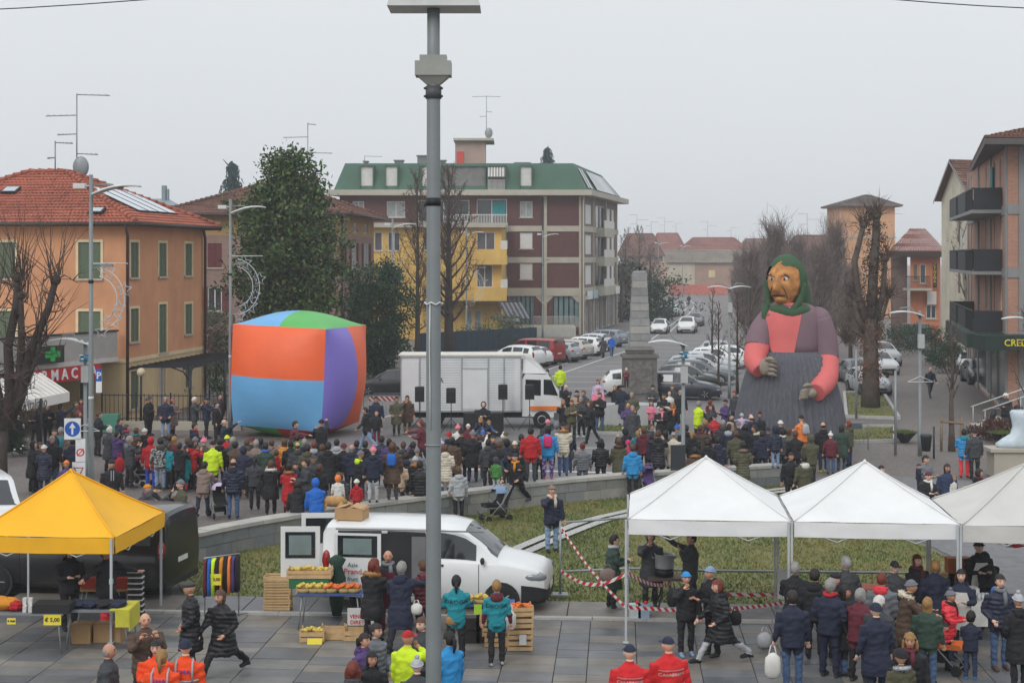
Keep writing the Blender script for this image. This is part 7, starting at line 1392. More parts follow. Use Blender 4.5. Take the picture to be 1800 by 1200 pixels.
 (516,740,1.74,'point',92,'burg','black','short:dk','performer in burgundy jacket stretching arms before the cube','',0,G2),
 (565,737,1.80,'photo',200,'black','black','beanie:black','performer in black jacket and black beanie before the cube','',0,G2),
 (645,716,1.78,'walk',-95,'black','ltjeans','short:dk','person in black jacket and light jeans striding at the cube corner','',0,G2),
 (661,697,1.80,'stand',0,'navy','jeans','short:dk','person in navy jacket standing behind a child right of the cube','',0,G2),
 (662,722,1.35,'stand',0,'black','burg','hood:black','child in black hooded jacket and burgundy trousers right of the cube','',0,G2),
 (697,697,1.70,'pocket',5,'l-olive','black','bun:bk','person in long olive coat left of the truck','',0,G2),
 (716,695,1.68,'onehand',10,'l-brown','tan','short:dk','person in brown coat and tan trousers touching the face by the truck','fur:tan',0,G2),
 (742,738,1.80,'point',-95,'burg','black','short:rd','performer in maroon shirt pointing towards the cube','nohood',0,G2),
 (850,706,1.70,'hold',0,'black','black','hood:black','DJ in black hood behind the black desk','',0,G2),
 # middle crowd
 (775,774,1.45,'stand',150,'burg','jeans','pom:lav','child with striped lilac hat just right of the pole','',0,G3),
 (783,782,1.66,'pocket',170,'l-cream*','jeans','short:br','person in long cream padded coat right of the pole','',0,G3),
 (795,768,1.70,'stand',175,'l-brown','black','long:dk','long haired person in dark brown coat right of the pole','nohood',0,G3),
 (805,747,1.35,'stand',165,'white','grey','pom:pink','child in white jacket and pink pompom hat near the speakers','',0,G3),
 (823,745,1.50,'stand',0,'burg','black','beanie:white','person in white beanie facing the camera before the DJ desk','',0,G3),
 (811,755,1.72,'stand',178,'l-black','black','pom:black','person in black fur hat and long black coat','',0,G3),
 (831,757,1.76,'stand',182,'l-black','dkjeans','beanie:grey','person in ankle length black coat and grey beanie with shoulder bag','nohood',.0,G3),
 (842,764,1.55,'photo',180,'white','grey','short:br','person in white hoodie raising arms beside the grey beanie','hood:white',0,G3),
 (846,737,1.50,'bend',35,'jeans','dkjeans','short:bl','blond youngster in denim jacket bending before the DJ desk','',0,G3),
 (854,731,1.66,'bend',-20,'navy','black','long:bl','blond long haired person in navy bending before the DJ desk','nohood',0,G3),
 (849,757,1.15,'stand',180,'dkgrey','black','beanie:blue','child in blue hat below the denim jacket','',0,G3),
 (867,766,1.68,'cross',5,'l-black','black','short:bk','person with glasses and beige fur hood facing the camera','fur:tan',0,G3),
 (885,762,1.40,'stand',170,'white','grey','pom:white','child in white pompom hat in the middle crowd','',0,G3),
 (889,759,1.55,'stand',170,'olive','black','beanie:olive','person in olive green hat behind the white pompom hat','',0,G3),
 (891,772,1.66,'stand',180,'navy','black','hood:black','person in black hood in the middle crowd','',0,G3),
 (905,775,1.64,'stand',178,'black','black','beanie:cream','person in cream knit hat and black jacket in the middle crowd','',0,G3),
 (872,803,1.06,'stand',150,'green*','ltgrey','hood:dkgrey','toddler in green puffer jacket on the wall','shoe:red',.73,G3),
 (888,791,1.70,'bend',15,'navy','dkgrey','beanie:black','person in navy jacket and black beanie bending over the toddler','',.3,G3),
 (908,796,1.72,'stride',-35,'black','black','beanie:navy','person in black jacket stepping down off the wall by the stroller','scarf:mustard',.1,G3),
 (805,818,1.56,'stand',-160,'ltgrey','black','long:br','long haired girl in pale grey hoodie standing on the lawn','hood:ltgrey',0,G3,gp(806,912)),
 (920,770,1.40,'stand',170,'magenta','black','short:dk','child in magenta beside the red jacket','',0,G3),
 (933,751,1.70,'stand',182,'red','dkgrey','short:bk','person in raspberry red jacket standing on the wall','nohood',.73,G3),
 (963,748,1.70,'easy',178,'sky','floral','long:bk','person in turquoise jacket with pink backpack and purple patterned leggings','backpack:magenta shoe:magenta nohood',.73,G3),
 (990,742,1.74,'hold',176,'cream*','jeans','beanie:black','person in cream padded vest with brown sleeves standing on the wall','sleeve:taupe fur:tan',.73,G3),
 (997,748,1.60,'stand',170,'navy','dkjeans','short:br','brown haired youngster in navy beside the cream vest','',.5,G3),
 (963,737,1.62,'stand',175,'dkgrey','black','beanie:pink','person in pink hat behind the pink backpack','',0,G3),
 (978,742,1.68,'stand',175,'grey','black','hood:grey','person in grey hood behind the cream vest','',0,G3),
 (1024,778,1.62,'stand',182,'grey*','dkjeans','bun:rd','person in grey puffer jacket with hair bun behind the wall','nohood',0,G3),
 (1056,772,1.64,'stand',178,'black*','black','curly:bk','person with black curls in black puffer jacket behind the wall','nohood',0,G3),
 (1088,770,1.66,'stand',172,'l-olive','black','long:br','person in olive parka with brown fur hood behind the wall','fur:brown',0,G3),
 (1112,776,1.72,'stand',181,'sky','black','short:br','youngster in bright blue jacket on the lawn side of the wall','hood:sky',0,G3,gp(1112,874)),
 (1104,773,1.35,'stand',180,'magenta','black','beanie:magenta','child in magenta hat beside the bright blue jacket','',0,G3),
 (1098,752,1.70,'photo',-150,'black','black','hood:black','person in black hood raising a phone behind the olive parka','',0,G3),
 (1121,757,1.50,'stand',178,'teal','black','pony:bl','blond child in teal hoodie behind the wall','hood:teal',0,G3),
 (1157,756,1.80,'phone',165,'l-black*','dkjeans','short:br','tall person in black puffer coat behind the wall','hood:black',0,G3),
 (1143,745,1.64,'hold',60,'dkgrey','black','short:br','person with grey scarf behind the tall black puffer','scarf:grey',0,G3),
 (1146,762,1.62,'phone',120,'navy','black','bob:dk','person holding a phone beside the tall black puffer','',0,G3),
 (1184,759,1.68,'stand',172,'l-cream','black','beanie:camo','person in long cream coat and animal print hat','nohood',0,G3),
 (1190,747,1.66,'stand',175,'grey','black','pom:blue','person in bright blue hat behind the cream coat','',0,G3),
 (1170,757,1.64,'stand',170,'black','black','long:bk','dark haired person between black puffer and cream coat','',0,G3),
 # people before the truck and around the obelisk
 (985,642,1.78,'stand',180,'neon','navy','short:bk','worker in neon yellow high visibility jacket behind the truck cab','nohood',0,G4),
 (962,649,1.74,'stand',150,'olive','black','short:dk','person in olive jacket beside the worker','',0,G4),
 (995,676,1.78,'spread',-20,'black','black','bald:dk','bald person in black hoodie with arm stretched out','',0,G4),
 (1014,686,1.66,'hold',0,'beige','black','beanie:black','person in beige coat and black beanie clapping','scarf:brown',0,G4),
 (1027,686,1.68,'hold',-40,'dkgrey','black','short:br','brown haired person clapping behind the pointing performer','',0,G4),
 (990,702,1.66,'phone',-5,'black','black','bob:bl','blond person in black jacket holding hands up by the truck bumper','',0,G4),
 (1005,703,1.72,'cross',0,'olive','black','short:br','person in dark olive jacket with folded arms by the performer','',0,G4),
 (1022,698,1.74,'hold',-30,'dkgrey','black','short:gy','person in grey jacket and pale shoes by the performer','shoe:white',0,G4),
 (1040,704,1.84,'point',-92,'black','black','long:br','performer with long hair in black pointing left','nohood',0,G4),
 (1051,667,1.66,'stand',-20,'lav','grey','long:rd','person in pale pink jacket near the granite block','',0,G4),
 (1052,680,1.70,'hold',-10,'pink','black','bald:br','bald person in pink scarf beside the pale pink jacket','',0,G4),
 (1054,690,1.76,'cross',-20,'black','jeans','short:dk','dark haired person in black with crossed arms behind the performer','',0,G4),
 (1081,677,1.70,'onehand',-50,'black','black','bob:bl','blond person in dark fur behind the granite block','fur:brown',0,G4),
 (1095,677,1.84,'stand',-10,'l-navy','black','cap:black','tall person in navy coat carrying a child on shoulders','nohood',0,G4),
 (1101,662,1.00,'hold',-10,'burg','black','pom:cream','child with cream hat sitting on shoulders by the obelisk','',1.02,G4,(gx(1101,79.9),79.9)),
 (1111,690,1.76,'pocket',-20,'olive','black','short:gy','grey haired person in olive jacket before the obelisk','nohood',0,G4),
 (1104,708,1.72,'cross',-15,'purple','grey','bald:gy','balding person in dark purple jacket before the obelisk','nohood',0,G4),
 (1112,713,1.76,'stand',-10,'l-dkgrey','grey','short:gy','grey haired person in open charcoal coat before the obelisk','nohood',0,G4),
 (1148,676,1.78,'hold',-20,'dkgrey','black','short:bk+band:black','person with dark headband in grey jacket by the obelisk','',0,G4),
 (1145,703,1.40,'hold',-5,'pink','black','long:dk','girl in pink jacket and black trousers by the obelisk','',0,G4),
 (1167,692,1.76,'cross',-10,'black','black','short:dk','bearded person in black with white sleeves near the obelisk','sleeve:white',0,G4),
 (1163,713,1.66,'hold',-15,'l-black','black','short:bk','person in black coat with long pink scarf','scarf:pink',0,G4),
 (1183,708,1.68,'onehand',-15,'l-black','black','curly:bl','curly blond person in black coat with orange scarf','scarf:orange',0,G4),
 (1177,687,1.70,'stand',-10,'white','black','hood:black','person in white jacket with dark hood near the navy car','',0,G4),
 (1182,676,1.78,'stand',-10,'dkgrey','black','short:br','person in dark jacket before the navy car','',0,G4),
 (1196,686,1.76,'stand',-10,'black','black','short:gy','grey haired person in black left of the low lamp','',0,G4),
 # puppet side crowd
 (1227,705,1.78,'hold',125,'neon','black','short:gy','bearded helper in neon yellow jacket right of the low lamp','nohood',0,G5),
 (1247,703,1.66,'hold',120,'burg','black','bob:rd','red haired person behind the neon helper','',0,G5),
 (1251,711,1.68,'phone',-80,'dkgrey','black','long:br','brown haired person clapping beside the neon helper','',0,G5),
 (1275,702,1.76,'cross',-65,'purple','black','beanie:black','person with black beanie and crossed arms before the puppet','nohood',0,G5),
 (1291,687,1.74,'stand',-60,'dkgrey','black','short:rd','person standing against the puppet skirt edge','',0,G5),
 (1256,727,1.78,'stand',178,'red*','black','beanie:navy','person in bright red puffer vest and navy beanie','sleeve:black',0,G5),
 (1232,747,1.70,'phone',130,'brown','black','short:br','brown haired person in scarf taking a photo by the low lamp','scarf:burg',0,G5),
 (1217,758,1.62,'stand',165,'black','black','pony:bl','person with blond ponytail in black by the low lamp','',0,G5),
 (1281,745,1.76,'stand',160,'navy','black','short:dk','person in navy jacket with grey hood behind the puffer','hood:ltgrey',0,G5),
 (1262,768,1.76,'stand',178,'navy*','dkjeans','short:bk','person in dark navy puffer jacket above the gazebo peak','hood:navy',0,G5),
 (1222,786,1.66,'stand',175,'brown','black','short:bk','person with large golden fur hood above the gazebo','fur:tan',0,G5),
 (1243,772,1.70,'stand',178,'black','black','short:dk','person in black between golden fur and navy puffer','',0,G5),
 (1211,813,1.00,'stand',60,'lav','grey','pom:white','toddler in white knit hat beside the low lamp pole','',0,G5),
 (1294,757,1.66,'stand',175,'olive','black','bob:br','brown haired person behind the olive fur parka','',0,G5),
 (1304,719,1.00,'spread',185,'lav','lav','beanie:ltgrey','small child in lilac coat held up before the puppet','',.82,G5,(gx(1304,58.9),58.9)),
 (1320,729,1.78,'photo',-160,'navy','black','bald:br','bald person in navy holding the lilac child','',0,G5),
 (1284,727,1.72,'stand',60,'beige','black','short:dk','person with sunglasses and dark scarf beside the lilac child','scarf:black',0,G5),
 (1338,723,1.76,'stand',-80,'black','black','beanie:black','person in black jacket and black beanie against the puppet skirt','',0,G5),
 (1310,746,1.64,'stand',175,'black','black','bob:bk','dark haired person in black before the bald navy person','',0,G5),
 (1327,747,1.76,'stand',-100,'l-black','black','short:dk','person in black coat with beige fur collar before the skirt','fur:cream',0,G5),
 (1350,751,1.60,'stand',170,'navy','black','beanie:navy','person in patterned navy jacket before the skirt','',0,G5),
 (1363,748,1.42,'stand',182,'navy*','ltjeans','hood:navy','child in navy hooded puffer and light jeans standing on the wall end','',.73,G5),
 (1372,739,1.66,'stand',175,'black','black','beanie:white','person in white beanie before the puppet skirt','',0,G5),
 (1376,754,1.64,'stand',165,'dkgrey','black','short:bk','person with white scarf beside the olive puffer','scarf:white',0,G5),
 (1386,752,1.68,'stand',178,'olive*','dkjeans','long:br','person in olive puffer jacket with pale bag','',0,G5),
 (1410,730,1.80,'hold',-150,'orange','black','beanie:black','person in bright orange jacket with white backpack','backpack:ltgrey nohood',0,G5),
 (1425,764,1.78,'cross',-170,'olive','black','hood:olive','person in olive hooded jacket with folded arms','',0,G5),
 (1447,742,1.80,'pocket',182,'black','navy','bald:dk','balding person in black jacket and neon yellow shoes','shoe:neon hood:black',0,G5),
 (1479,747,1.66,'stand',180,'l-dkgreen','jeans','long:dk','long haired person in dark green coat and jeans by the skirt','nohood',0,G5),
 (1492,740,1.68,'stand',-130,'olive','dkjeans','long:rd','reddish haired person in olive jacket at the skirt edge','hood:olive',0,G5),
 (1306,768,1.72,'pocket',182,'l-olive*','jeans','short:bk','person in olive parka with grey fur hood on the lawn side','fur:taupe',0,G5,gp(1306,868)),
 (1390,795,1.76,'easy',8,'black','black','short:bk','person in black leather jacket and sunglasses between the gazebo peaks','nohood',0,G5),
 (1413,799,1.74,'stand',200,'olive','jeans','short:bk','person in olive jacket with white hood lining between the gazebo peaks','hood:white',0,G5),
 # right side
 (1695,754,1.72,'hold',172,'sky*','coral','short:bk','person in blue puffer jacket and red trousers by the young tree','hood:teal',0,None),
 (1713,755,1.74,'stand',182,'dkgrey','black','beanie:black','person in grey coat and black beanie beside the red trousers','',0,None),
 (1635,645,1.74,'walk',4,'navy','dkgrey','bald:gy','bald person in navy walking alone on the cobbled street','nohood',0,None),
 (1768,691,1.72,'sit',-20,'dkgrey','black','helmet:white','motorcyclist with white helmet at the parked scooter','',.3,None),
 (1625,800,1.76,'hold',30,'grey','jeans','short:bk','person in grey padded jacket carrying a baby above the gazebos','',0,None),
 (1613,797,0.80,'hold',60,'navy','navy','beanie:dkgrey','baby in navy snowsuit and grey hat in arms','',.74,None,(gx(1614,46.6),46.6)),
 (1630,829,1.66,'hold',12,'black','black','beanie:burg','person in black coat with white scarf and dark red beanie above the gazebos','scarf:white nohood',0,None),
 (1664,815,1.68,'easy',10,'dkjeans','jeans','long:dk','long haired person in open blue jacket beside a small girl','nohood',0,None),
 (1676,835,1.00,'stand',35,'white','ltgrey','bob:bl','small girl in white jacket above the off white gazebo','',.35,None),
 (1718,824,1.66,'hold',80,'black','black','bob:dk','person in black with red scarf eating above the off white gazebo','scarf:burg',0,None),
 (1547,818,1.64,'hold',40,'dkgrey','black','long:bk','long black haired person behind the middle gazebo peak','',0,None),
 (1060,592,1.68,'walk',190,'l-dkgrey','black','hood:dkgrey','person in long dark hooded coat walking away past the parked cars','',0,None),
 (1075,589,1.74,'walk',185,'blue','jeans','beanie:red','person in blue jacket walking away past the parked cars','',0,None),
 (1211,518,1.75,'walk',0,'black','black','short:dk','distant pedestrian on the far street','',0,None),
 # lawn
 (970,853,1.76,'onehand',15,'navy','ltjeans','beanie:taupe','photographer in navy jacket with beige scarf standing on the lawn','scarf:cream nohood',0,None),
 # fruit stall
 (682,966,1.74,'hold',5,'black','burg','bald:gy','grey haired fruit seller in black with burgundy apron before the van','apron:burg scarf:grey nohood',0,G6),
 (655,984,1.66,'hold',152,'l-black','black','curly:rd','red curly haired customer in black coat with fur hood','fur:tan',0,G6),
 (704,988,1.80,'point',165,'l-navy','black','short:gy','grey haired customer in long navy jacket at the fruit stall','hood:navy',0,G6),
 (745,985,1.68,'hold',-150,'burg*','black','short:br','customer in burgundy puffer jacket behind the pole','',0,G6),
 (802,1012,1.66,'hold',182,'t-teal','black','pony:bk','dark haired person in teal printed shirt with brown bag at the fruit stall','sleeve:black shoe:white',0,G6),
 (873,1020,1.62,'easy',182,'t-teal','black','short:bl','short blond person in teal printed shirt and burgundy hood','sleeve:burg hood:burg shoe:ltgrey',0,G6),
 # foreground bottom
 (640,1113,1.62,'stand',55,'purple','black','pony:dk','dark ponytailed person in purple jacket at the bottom','',0,G6),
 (660,1096,1.68,'stand',60,'grey*','black','bun:dk','person in grey puffer jacket behind the purple jacket','nohood',0,G6),
 (652,1144,1.62,'hold',25,'black','black','long:bk','long black haired person facing the camera at the bottom','',0,G6),
 (620,1164,1.60,'stand',180,'dkgrey','black','curly:rd','curly brown haired head at the bottom edge','',0,G6),
 (716,1108,1.74,'onehand',150,'neon','neon','cap:red','runner in neon yellow jacket and red cap adjusting headgear','nohood',0,G6),
 (733,1158,1.62,'stand',178,'dkgrey','black','pom:ltgrey','person in pale grey pompom beanie at the bottom edge left of pole','',0,G6),
 (742,1085,1.66,'stand',-35,'dkgrey','black','short:br','brown haired person facing the camera half behind the pole','',0,G6),
 (790,1110,1.66,'stand',-140,'sky','black','pony:bk','person with long dark ponytail in blue sports jacket right of the pole','nohood',0,G6),
 (1107,1133,1.78,'stand',178,'carab','navy','cap:navy','volunteer in red jacket with printed back seen squarely from behind','nohood',0,G6),
 (1176,1120,1.80,'easy',196,'carab','navy','cap:navy','volunteer in red jacket with printed back and cap turned sideways','nohood',0,G6),
 # around the white gazebos
 (1076,940,1.66,'hold',95,'l-dkgreen','black','short:bk','person in dark green coat with brown shoulder bag behind the tape','scarf:ltgrey shoe:grey',0,G6),
 (1143,932,1.72,'onehand',5,'l-dkgrey','black','hood:grey','person in long grey padded coat behind the cooking pot','',0,G6),
 (1213,936,1.78,'photo',-75,'dkgrey','black','short:bk','person in charcoal jacket and glasses raising an arm behind the pot','nohood',0,G6),
 (1206,1005,1.64,'onehand',8,'black','black','beanie:sky','person in black tracksuit and pale blue beanie eating','shoe:ltjeans',0,G6),
 (1252,995,1.76,'hold',-65,'black','black','beanie:ltjeans','person in black with patterned grey blue hat and glasses','',0,G6),
 (1268,1019,1.68,'stride',-75,'l-black*','ltgrey','bob:rd','red haired person in long black puffer striding past','hood:black',0,G6),
 (1393,1038,1.78,'stand',183,'navy','jeans','short:dk','person in dark navy jacket and blue jeans carrying a white bag','nohood',0,G6),
 (1397,989,1.76,'hold',165,'l-black','black','short:gy','grey haired person in black coat beside the paper sign','nohood',0,G6),
 (1459,1017,1.82,'pocket',140,'navy','navy','short:gy','person in navy and red tracksuit at the orange table','stripe:red scarf:red nohood',0,G6),
 (1484,1029,1.66,'stand',75,'l-black','jeans','long:bk','person with glasses and long black hair beside the tracksuit','nohood',0,G6),
 (1488,979,1.82,'pocket',-150,'l-dkgrey','black','short:gy','grey haired person in long charcoal coat under the middle gazebo','nohood',0,G6),
 (1467,1007,1.64,'stand',40,'black','black','flat:black','person in black hat beside the charcoal coat','',0,G6),
 (1550,1007,1.68,'stand',150,'grey','dkjeans','short:rd','auburn haired person in grey blue jacket under the middle gazebo','hood:coral',0,G6),
 (1545,1047,1.72,'stand',130,'dkgrey','black','short:wh','white haired person in dark jacket behind the navy cap','',0,G6),
 (1540,1060,1.74,'stand',192,'l-navy','navy','beanie:navy','broad person in navy coat and navy beanie seen from behind','nohood',0,G6),
 (1591,1019,1.72,'push',85,'l-brown','brown','beanie:grey','person in brown coat and grey beanie pushing the orange stroller','fur:cream',0,G6),
 (1600,1114,1.62,'stand',-20,'black','black','curly:bl','curly blond person with sunglasses at the bottom','scarf:burg',0,G6),
 (1584,1140,1.45,'stand',185,'olive','black','beanie:black','child in olive coat and black beanie at the bottom edge','fur:ltgrey',0,G6),
 (1612,975,1.66,'stand',20,'black','black','bob:rd','red bob haired person in black behind the white table','scarf:burg',0,G6),
 (1644,985,1.68,'stand',172,'l-navy','navy','bob:bl','helper in navy smock with white apron strings','nohood',0,G6),
 (1667,1037,1.50,'hold',55,'coral*','black','pom:grey','girl in coral pink puffer jacket and grey hat','scarf:black',0,G6),
 (1706,1074,1.25,'hold',150,'navy','dkjeans','short:bk','boy in navy jacket with blue shoes at the white table','shoe:sky',0,G6),
 (1757,1009,1.80,'pocket',5,'navy*','jeans','short:dk','smiling bearded person in navy puffer jacket and jeans','scarf:grey shoe:brown hood:blue',0,G6),
 (1791,1044,1.72,'pocket',188,'l-black','black','pom:ltgrey','person in black coat and pale grey knit hat at the right edge','hood:black',0,G6),
 (1719,950,1.76,'hold',5,'black','black','beanie:black','cook in black beanie and white apron under the off white gazebo','apron:white nohood',0,G6),
 (1737,980,1.74,'bend',170,'black','black','hood:black','person in black hooded jacket with printed back at the food table','',0,G6),
 # yellow gazebo and bottom left
 (122,958,1.76,'hold',30,'black','black','short:dk','stall keeper in black deep under the yellow gazebo','',0,G6),
 (186,962,1.74,'spread',60,'black','coral','short:bk','stall keeper in black with orange red trousers under the yellow gazebo','',0,G6),
 (255,1077,1.76,'phone',25,'brown','black','bald:dk','bald person with glasses in brown jacket looking at a phone','nohood',0,G6),
 (190,1130,1.74,'stand',95,'dkgrey','black','bald:gy','balding person in dark grey jacket at the bottom','nohood',0,G6),
 (276,1124,1.66,'hold',0,'ems','ems','long:bk','ambulance volunteer with dark hair in orange jacket','bands:ltgrey nohood',0,G6),
 (284,1142,1.68,'stand',178,'ems','ems','pony:bl','ambulance volunteer with blond ponytail in orange jacket','bands:ltgrey nohood',0,G6),
 (326,1124,1.76,'stand',182,'ems','ems','beanie:navy','ambulance volunteer in navy beanie and orange jacket','bands:ltgrey nohood',0,G6),
 (336,1022,1.78,'pocket',-80,'l-black*','black','flat:dkgrey','person in black padded coat and flat cap by the clothes rack','nohood',0,G6),
 (392,1036,1.70,'stride',-30,'l-black*','black','bob:br','person in long black puffer coat striding by the clothes rack','nohood',0,G6),
 # second rows seen only as heads and shoulders
 (300,764,1.7,'stand',150,'black','black','short:dk','dark head between grey hat and blond fur coat','',0,G2),(330,769,1.7,'stand',165,'navy','black','short:br','brown head behind the red phone jacket','',0,G2),(386,770,1.72,'stand',175,'black','black','short:dk','dark head between neon jacket and neon beanie','',0,G2),(434,772,1.7,'stand',175,'olive','black','short:br','brown head left of the maroon beanie','',0,G2),(458,769,1.68,'stand',180,'navy','black','bob:dk','dark bob behind the dark green jacket','',0,G2),(511,774,1.64,'stand',175,'black','black','bob:bk','black bob between mustard and green jackets','',0,G2),(535,771,1.74,'stand',185,'navy','black','short:gy','grey head right of the green jacket','',0,G2),(566,781,1.7,'stand',180,'dkgrey','black','short:br','brown head left of the tall black coat','',0,G2),(604,779,1.7,'stand',178,'black','black','beanie:burg','maroon beanie right of the pale grey jacket','',0,G3),(642,775,1.72,'stand',178,'black','black','short:dk','dark head left of the joggers on the wall','',0,G3),(709,776,1.7,'stand',170,'dkgrey','black','short:br','brown head right of the blue backpack','',0,G3),(726,776,1.72,'stand',175,'black','black','short:dk','dark head behind the lilac beanie','',0,G3),(789,759,1.66,'stand',170,'navy','black','beanie:red','red beanie right of the pole in the second row','',0,G3),(858,772,1.66,'stand',178,'dkgrey','black','short:dk','dark head left of the fur hooded glasses wearer','',0,G3),(877,776,1.7,'stand',175,'black','black','short:br','brown head right of the fur hooded glasses wearer','',0,G3),(916,763,1.7,'stand',178,'dkgrey','black','short:dk','dark head left of the raspberry jacket','',0,G3),(948,765,1.7,'stand',180,'black','black','short:bk','black head between raspberry and turquoise jackets','',0,G3),(1132,751,1.68,'stand',160,'burg','black','long:br','long brown hair beside the teal hoodie','',0,G4),(1206,747,1.72,'stand',175,'black','black','short:dk','dark head hidden behind the low lamp pole','',0,G4),(1240,738,1.7,'stand',165,'navy','black','bob:bl','blond bob below the neon helper','',0,G5),(1271,738,1.7,'stand',170,'dkgrey','black','short:gy','grey head right of the red puffer vest','',0,G5),(1298,741,1.66,'stand',172,'black','black','beanie:grey','grey beanie below the lilac child','',0,G5),(1340,757,1.7,'stand',176,'navy','black','short:dk','dark head right of the beige fur collar','',0,G5),(1398,757,1.72,'stand',180,'black','black','short:br','brown head right of the olive puffer','',0,G5),(1460,760,1.5,'stand',176,'burg','jeans','pom:white','child in burgundy coat and white pompom hat by the skirt','',0,G5),(1510,1035,1.7,'hold',140,'burg','black','bob:gy','grey bob in burgundy coat between the orange tables','',0,G6),(1432,1000,1.74,'stand',160,'black','black','short:dk','dark haired person behind the orange beer table','',0,G6),(1570,985,1.72,'hold',20,'dkgrey','black','cap:black','person in black cap behind the auburn hair','',0,G6),(1690,1000,1.7,'hold',-20,'navy','black','bob:bk','black bob helper behind the food table','apron:white',0,G6),(1630,1050,1.6,'stand',150,'dkgreen','jeans','long:bl','long blond haired person in dark green by the coral puffer','',0,G6),
]
PO = {}
for row in CROWD:
 r_ = list(row); at_ = r_[12] if len(r_) > 12 else None
 PO[r_[8]] = person(*r_[:9],ex=r_[9],z=r_[10],group=r_[11],at=at_)
for lab in ('dark haired person in teal printed shirt with brown bag at the fruit stall','short blond person in teal printed shirt and burgundy hood'): back_text(PO[lab],'DROGA',.12,cloth('black'),1.26,1.0)
for lab in ('volunteer in red jacket with printed back seen squarely from behind','volunteer in red jacket with printed back and cap turned sideways'):
 back_text(PO[lab],'ASSOCIAZIONE NAZIONALE',.028,cloth('white'),1.30); back_text(PO[lab],'CARABINIERI',.062,cloth('white'),1.235)
 mb = MB().tube([(math.cos(R(15 * j)) * .205,math.sin(R(15 * j)) * .168,1.06) for j in range(25)],.02,5,flat=(.4,1)); P('reflective_band',mb,cloth('ltgrey'),PO[lab])
for lab in ('ambulance volunteer with blond ponytail in orange jacket','ambulance volunteer in navy beanie and orange jacket'): back_text(PO[lab],'EMA',.1,cloth('royal'),1.3)
# ================================================================ stalls, signs, street furniture and small things
WOOD = M('crate_wood',(196,164,120),.8,.18,5); CARD = M('cardboard',(172,138,98),.85,.1,4); STEEL = M('table_steel',(150,152,154),.4,metal=.4)
def crate(px,py,z,label,w=.5,d=.34,h=.2,fill=None,rz=0.,grp='wooden fruit crates',Y=None):
 x,y = gp(px,py,z) if Y is None else (gx(px,Y),Y); c = E('crate',(x,y,z),label,'crate',grp,rz)
 for s in (-1,1):
  for k in range(2): mb = MB().box((0,s * d / 2,.05 + k * h * .48),(w,.012,h * .36)); P('slat',mb,WOOD,c); mb = MB().box((s * w / 2,0,.05 + k * h * .48),(.012,d - .02,h * .36)); P('slat',mb,WOOD,c)
  for t in (-1,1): mb = MB().box((s * (w / 2 - .02),t * (d / 2 - .02),h * .55),(.03,.03,h * 1.1)); P('post',mb,WOOD,c)
 mb = MB().box((0,0,.012),(w - .02,d - .02,.015)); P('floor',mb,WOOD,c)
 if fill: fruit(c,w * .42,d * .4,h * .75,fill)
 return c
def fruit(c,a,b,z,col,n=26,r=.042):
 mb = MB(); q = random.Random(ord(col))
 for i in range(n): u,v = q.uniform(-a,a),q.uniform(-b,b); mb.ell((u,v,z + .05 * (1 - (u / a) ** 2) * (1 - (v / b) ** 2) + q.uniform(0,.03)),(r,r,r * .92),i % 2,8,6)
 P('fruit',mb,[M('fruit_%s_%d' % (col,k),tuple(min(255,int(x * f)) for x in {'y': (214,186,84),'o': (226,112,40),'g': (150,168,70),'r': (190,60,44)}[col]),.45,.15,9) for k,f in ((0,1),(1,.88))],c)['kind'] = 'stuff'
def table(px0,px1,Y,z,d,mat,label,legs=STEEL,skirt=0.,rz=0.):
 x0,x1 = gx(px0,Y),gx(px1,Y); w = x1 - x0; t = E('table',((x0 + x1) / 2,Y,0),label,'table',None,rz); mb = MB().box((0,0,z - .015),(w,d,.03)); P('tabletop',mb,mat,t)
 for a in (-1,1):
  for b in (-1,1): mb = MB().tube([(a * (w / 2 - .12),b * (d / 2 - .06),z - .03),(a * (w / 2 - .04),b * (d / 2 - .04),0)],.016,6); P('leg',mb,legs,t)
 if skirt: mb = MB().box((0,-d / 2 - .01,z - skirt / 2),(w + .02,.012,skirt)); mb.box((w / 2 + .012,0,z - skirt / 2),(.012,d,skirt)); mb.box((-w / 2 - .012,0,z - skirt / 2),(.012,d,skirt)); P('cloth',mb,mat,t)
 return t
def board(px,py,Y,w,h,txt,size,label,mat=None,ink=None,name='price_sign',tilt=0.,cat='price sign',grp='yellow price signs'):
 x,z = gx(px,Y),H - (py - HY) * Y / F; mb = MB().box((0,0,0),(w,.012,h)); o = T(name,mb,mat or M('card_yellow',(232,214,70),.7),(x,Y,z),label,cat,grp); o.rotation_euler = (R(-tilt),0,0)
 if txt: lettering(txt,size,ink or M('ink_black',(26,26,26),.8),o,(0,-.009,0),(R(90),0,0),.001,.003)
 return o
def lump(name,px,py,z,r,mat,label,cat,seed=1,amp=.2,grp=None,Y=None):
 x,y = gp(px,py,z) if Y is None else (gx(px,Y),Y); mb = MB().ell((0,0,r[2]),r,0,20,14,None,None,lambda p,u: p * (1 + amp * noise.noise(u * 2.5 + Vector((seed,0,0))) + amp * .5 * noise.noise(u * 6))); return T(name,mb,mat,(x,y,z),label,cat,grp)
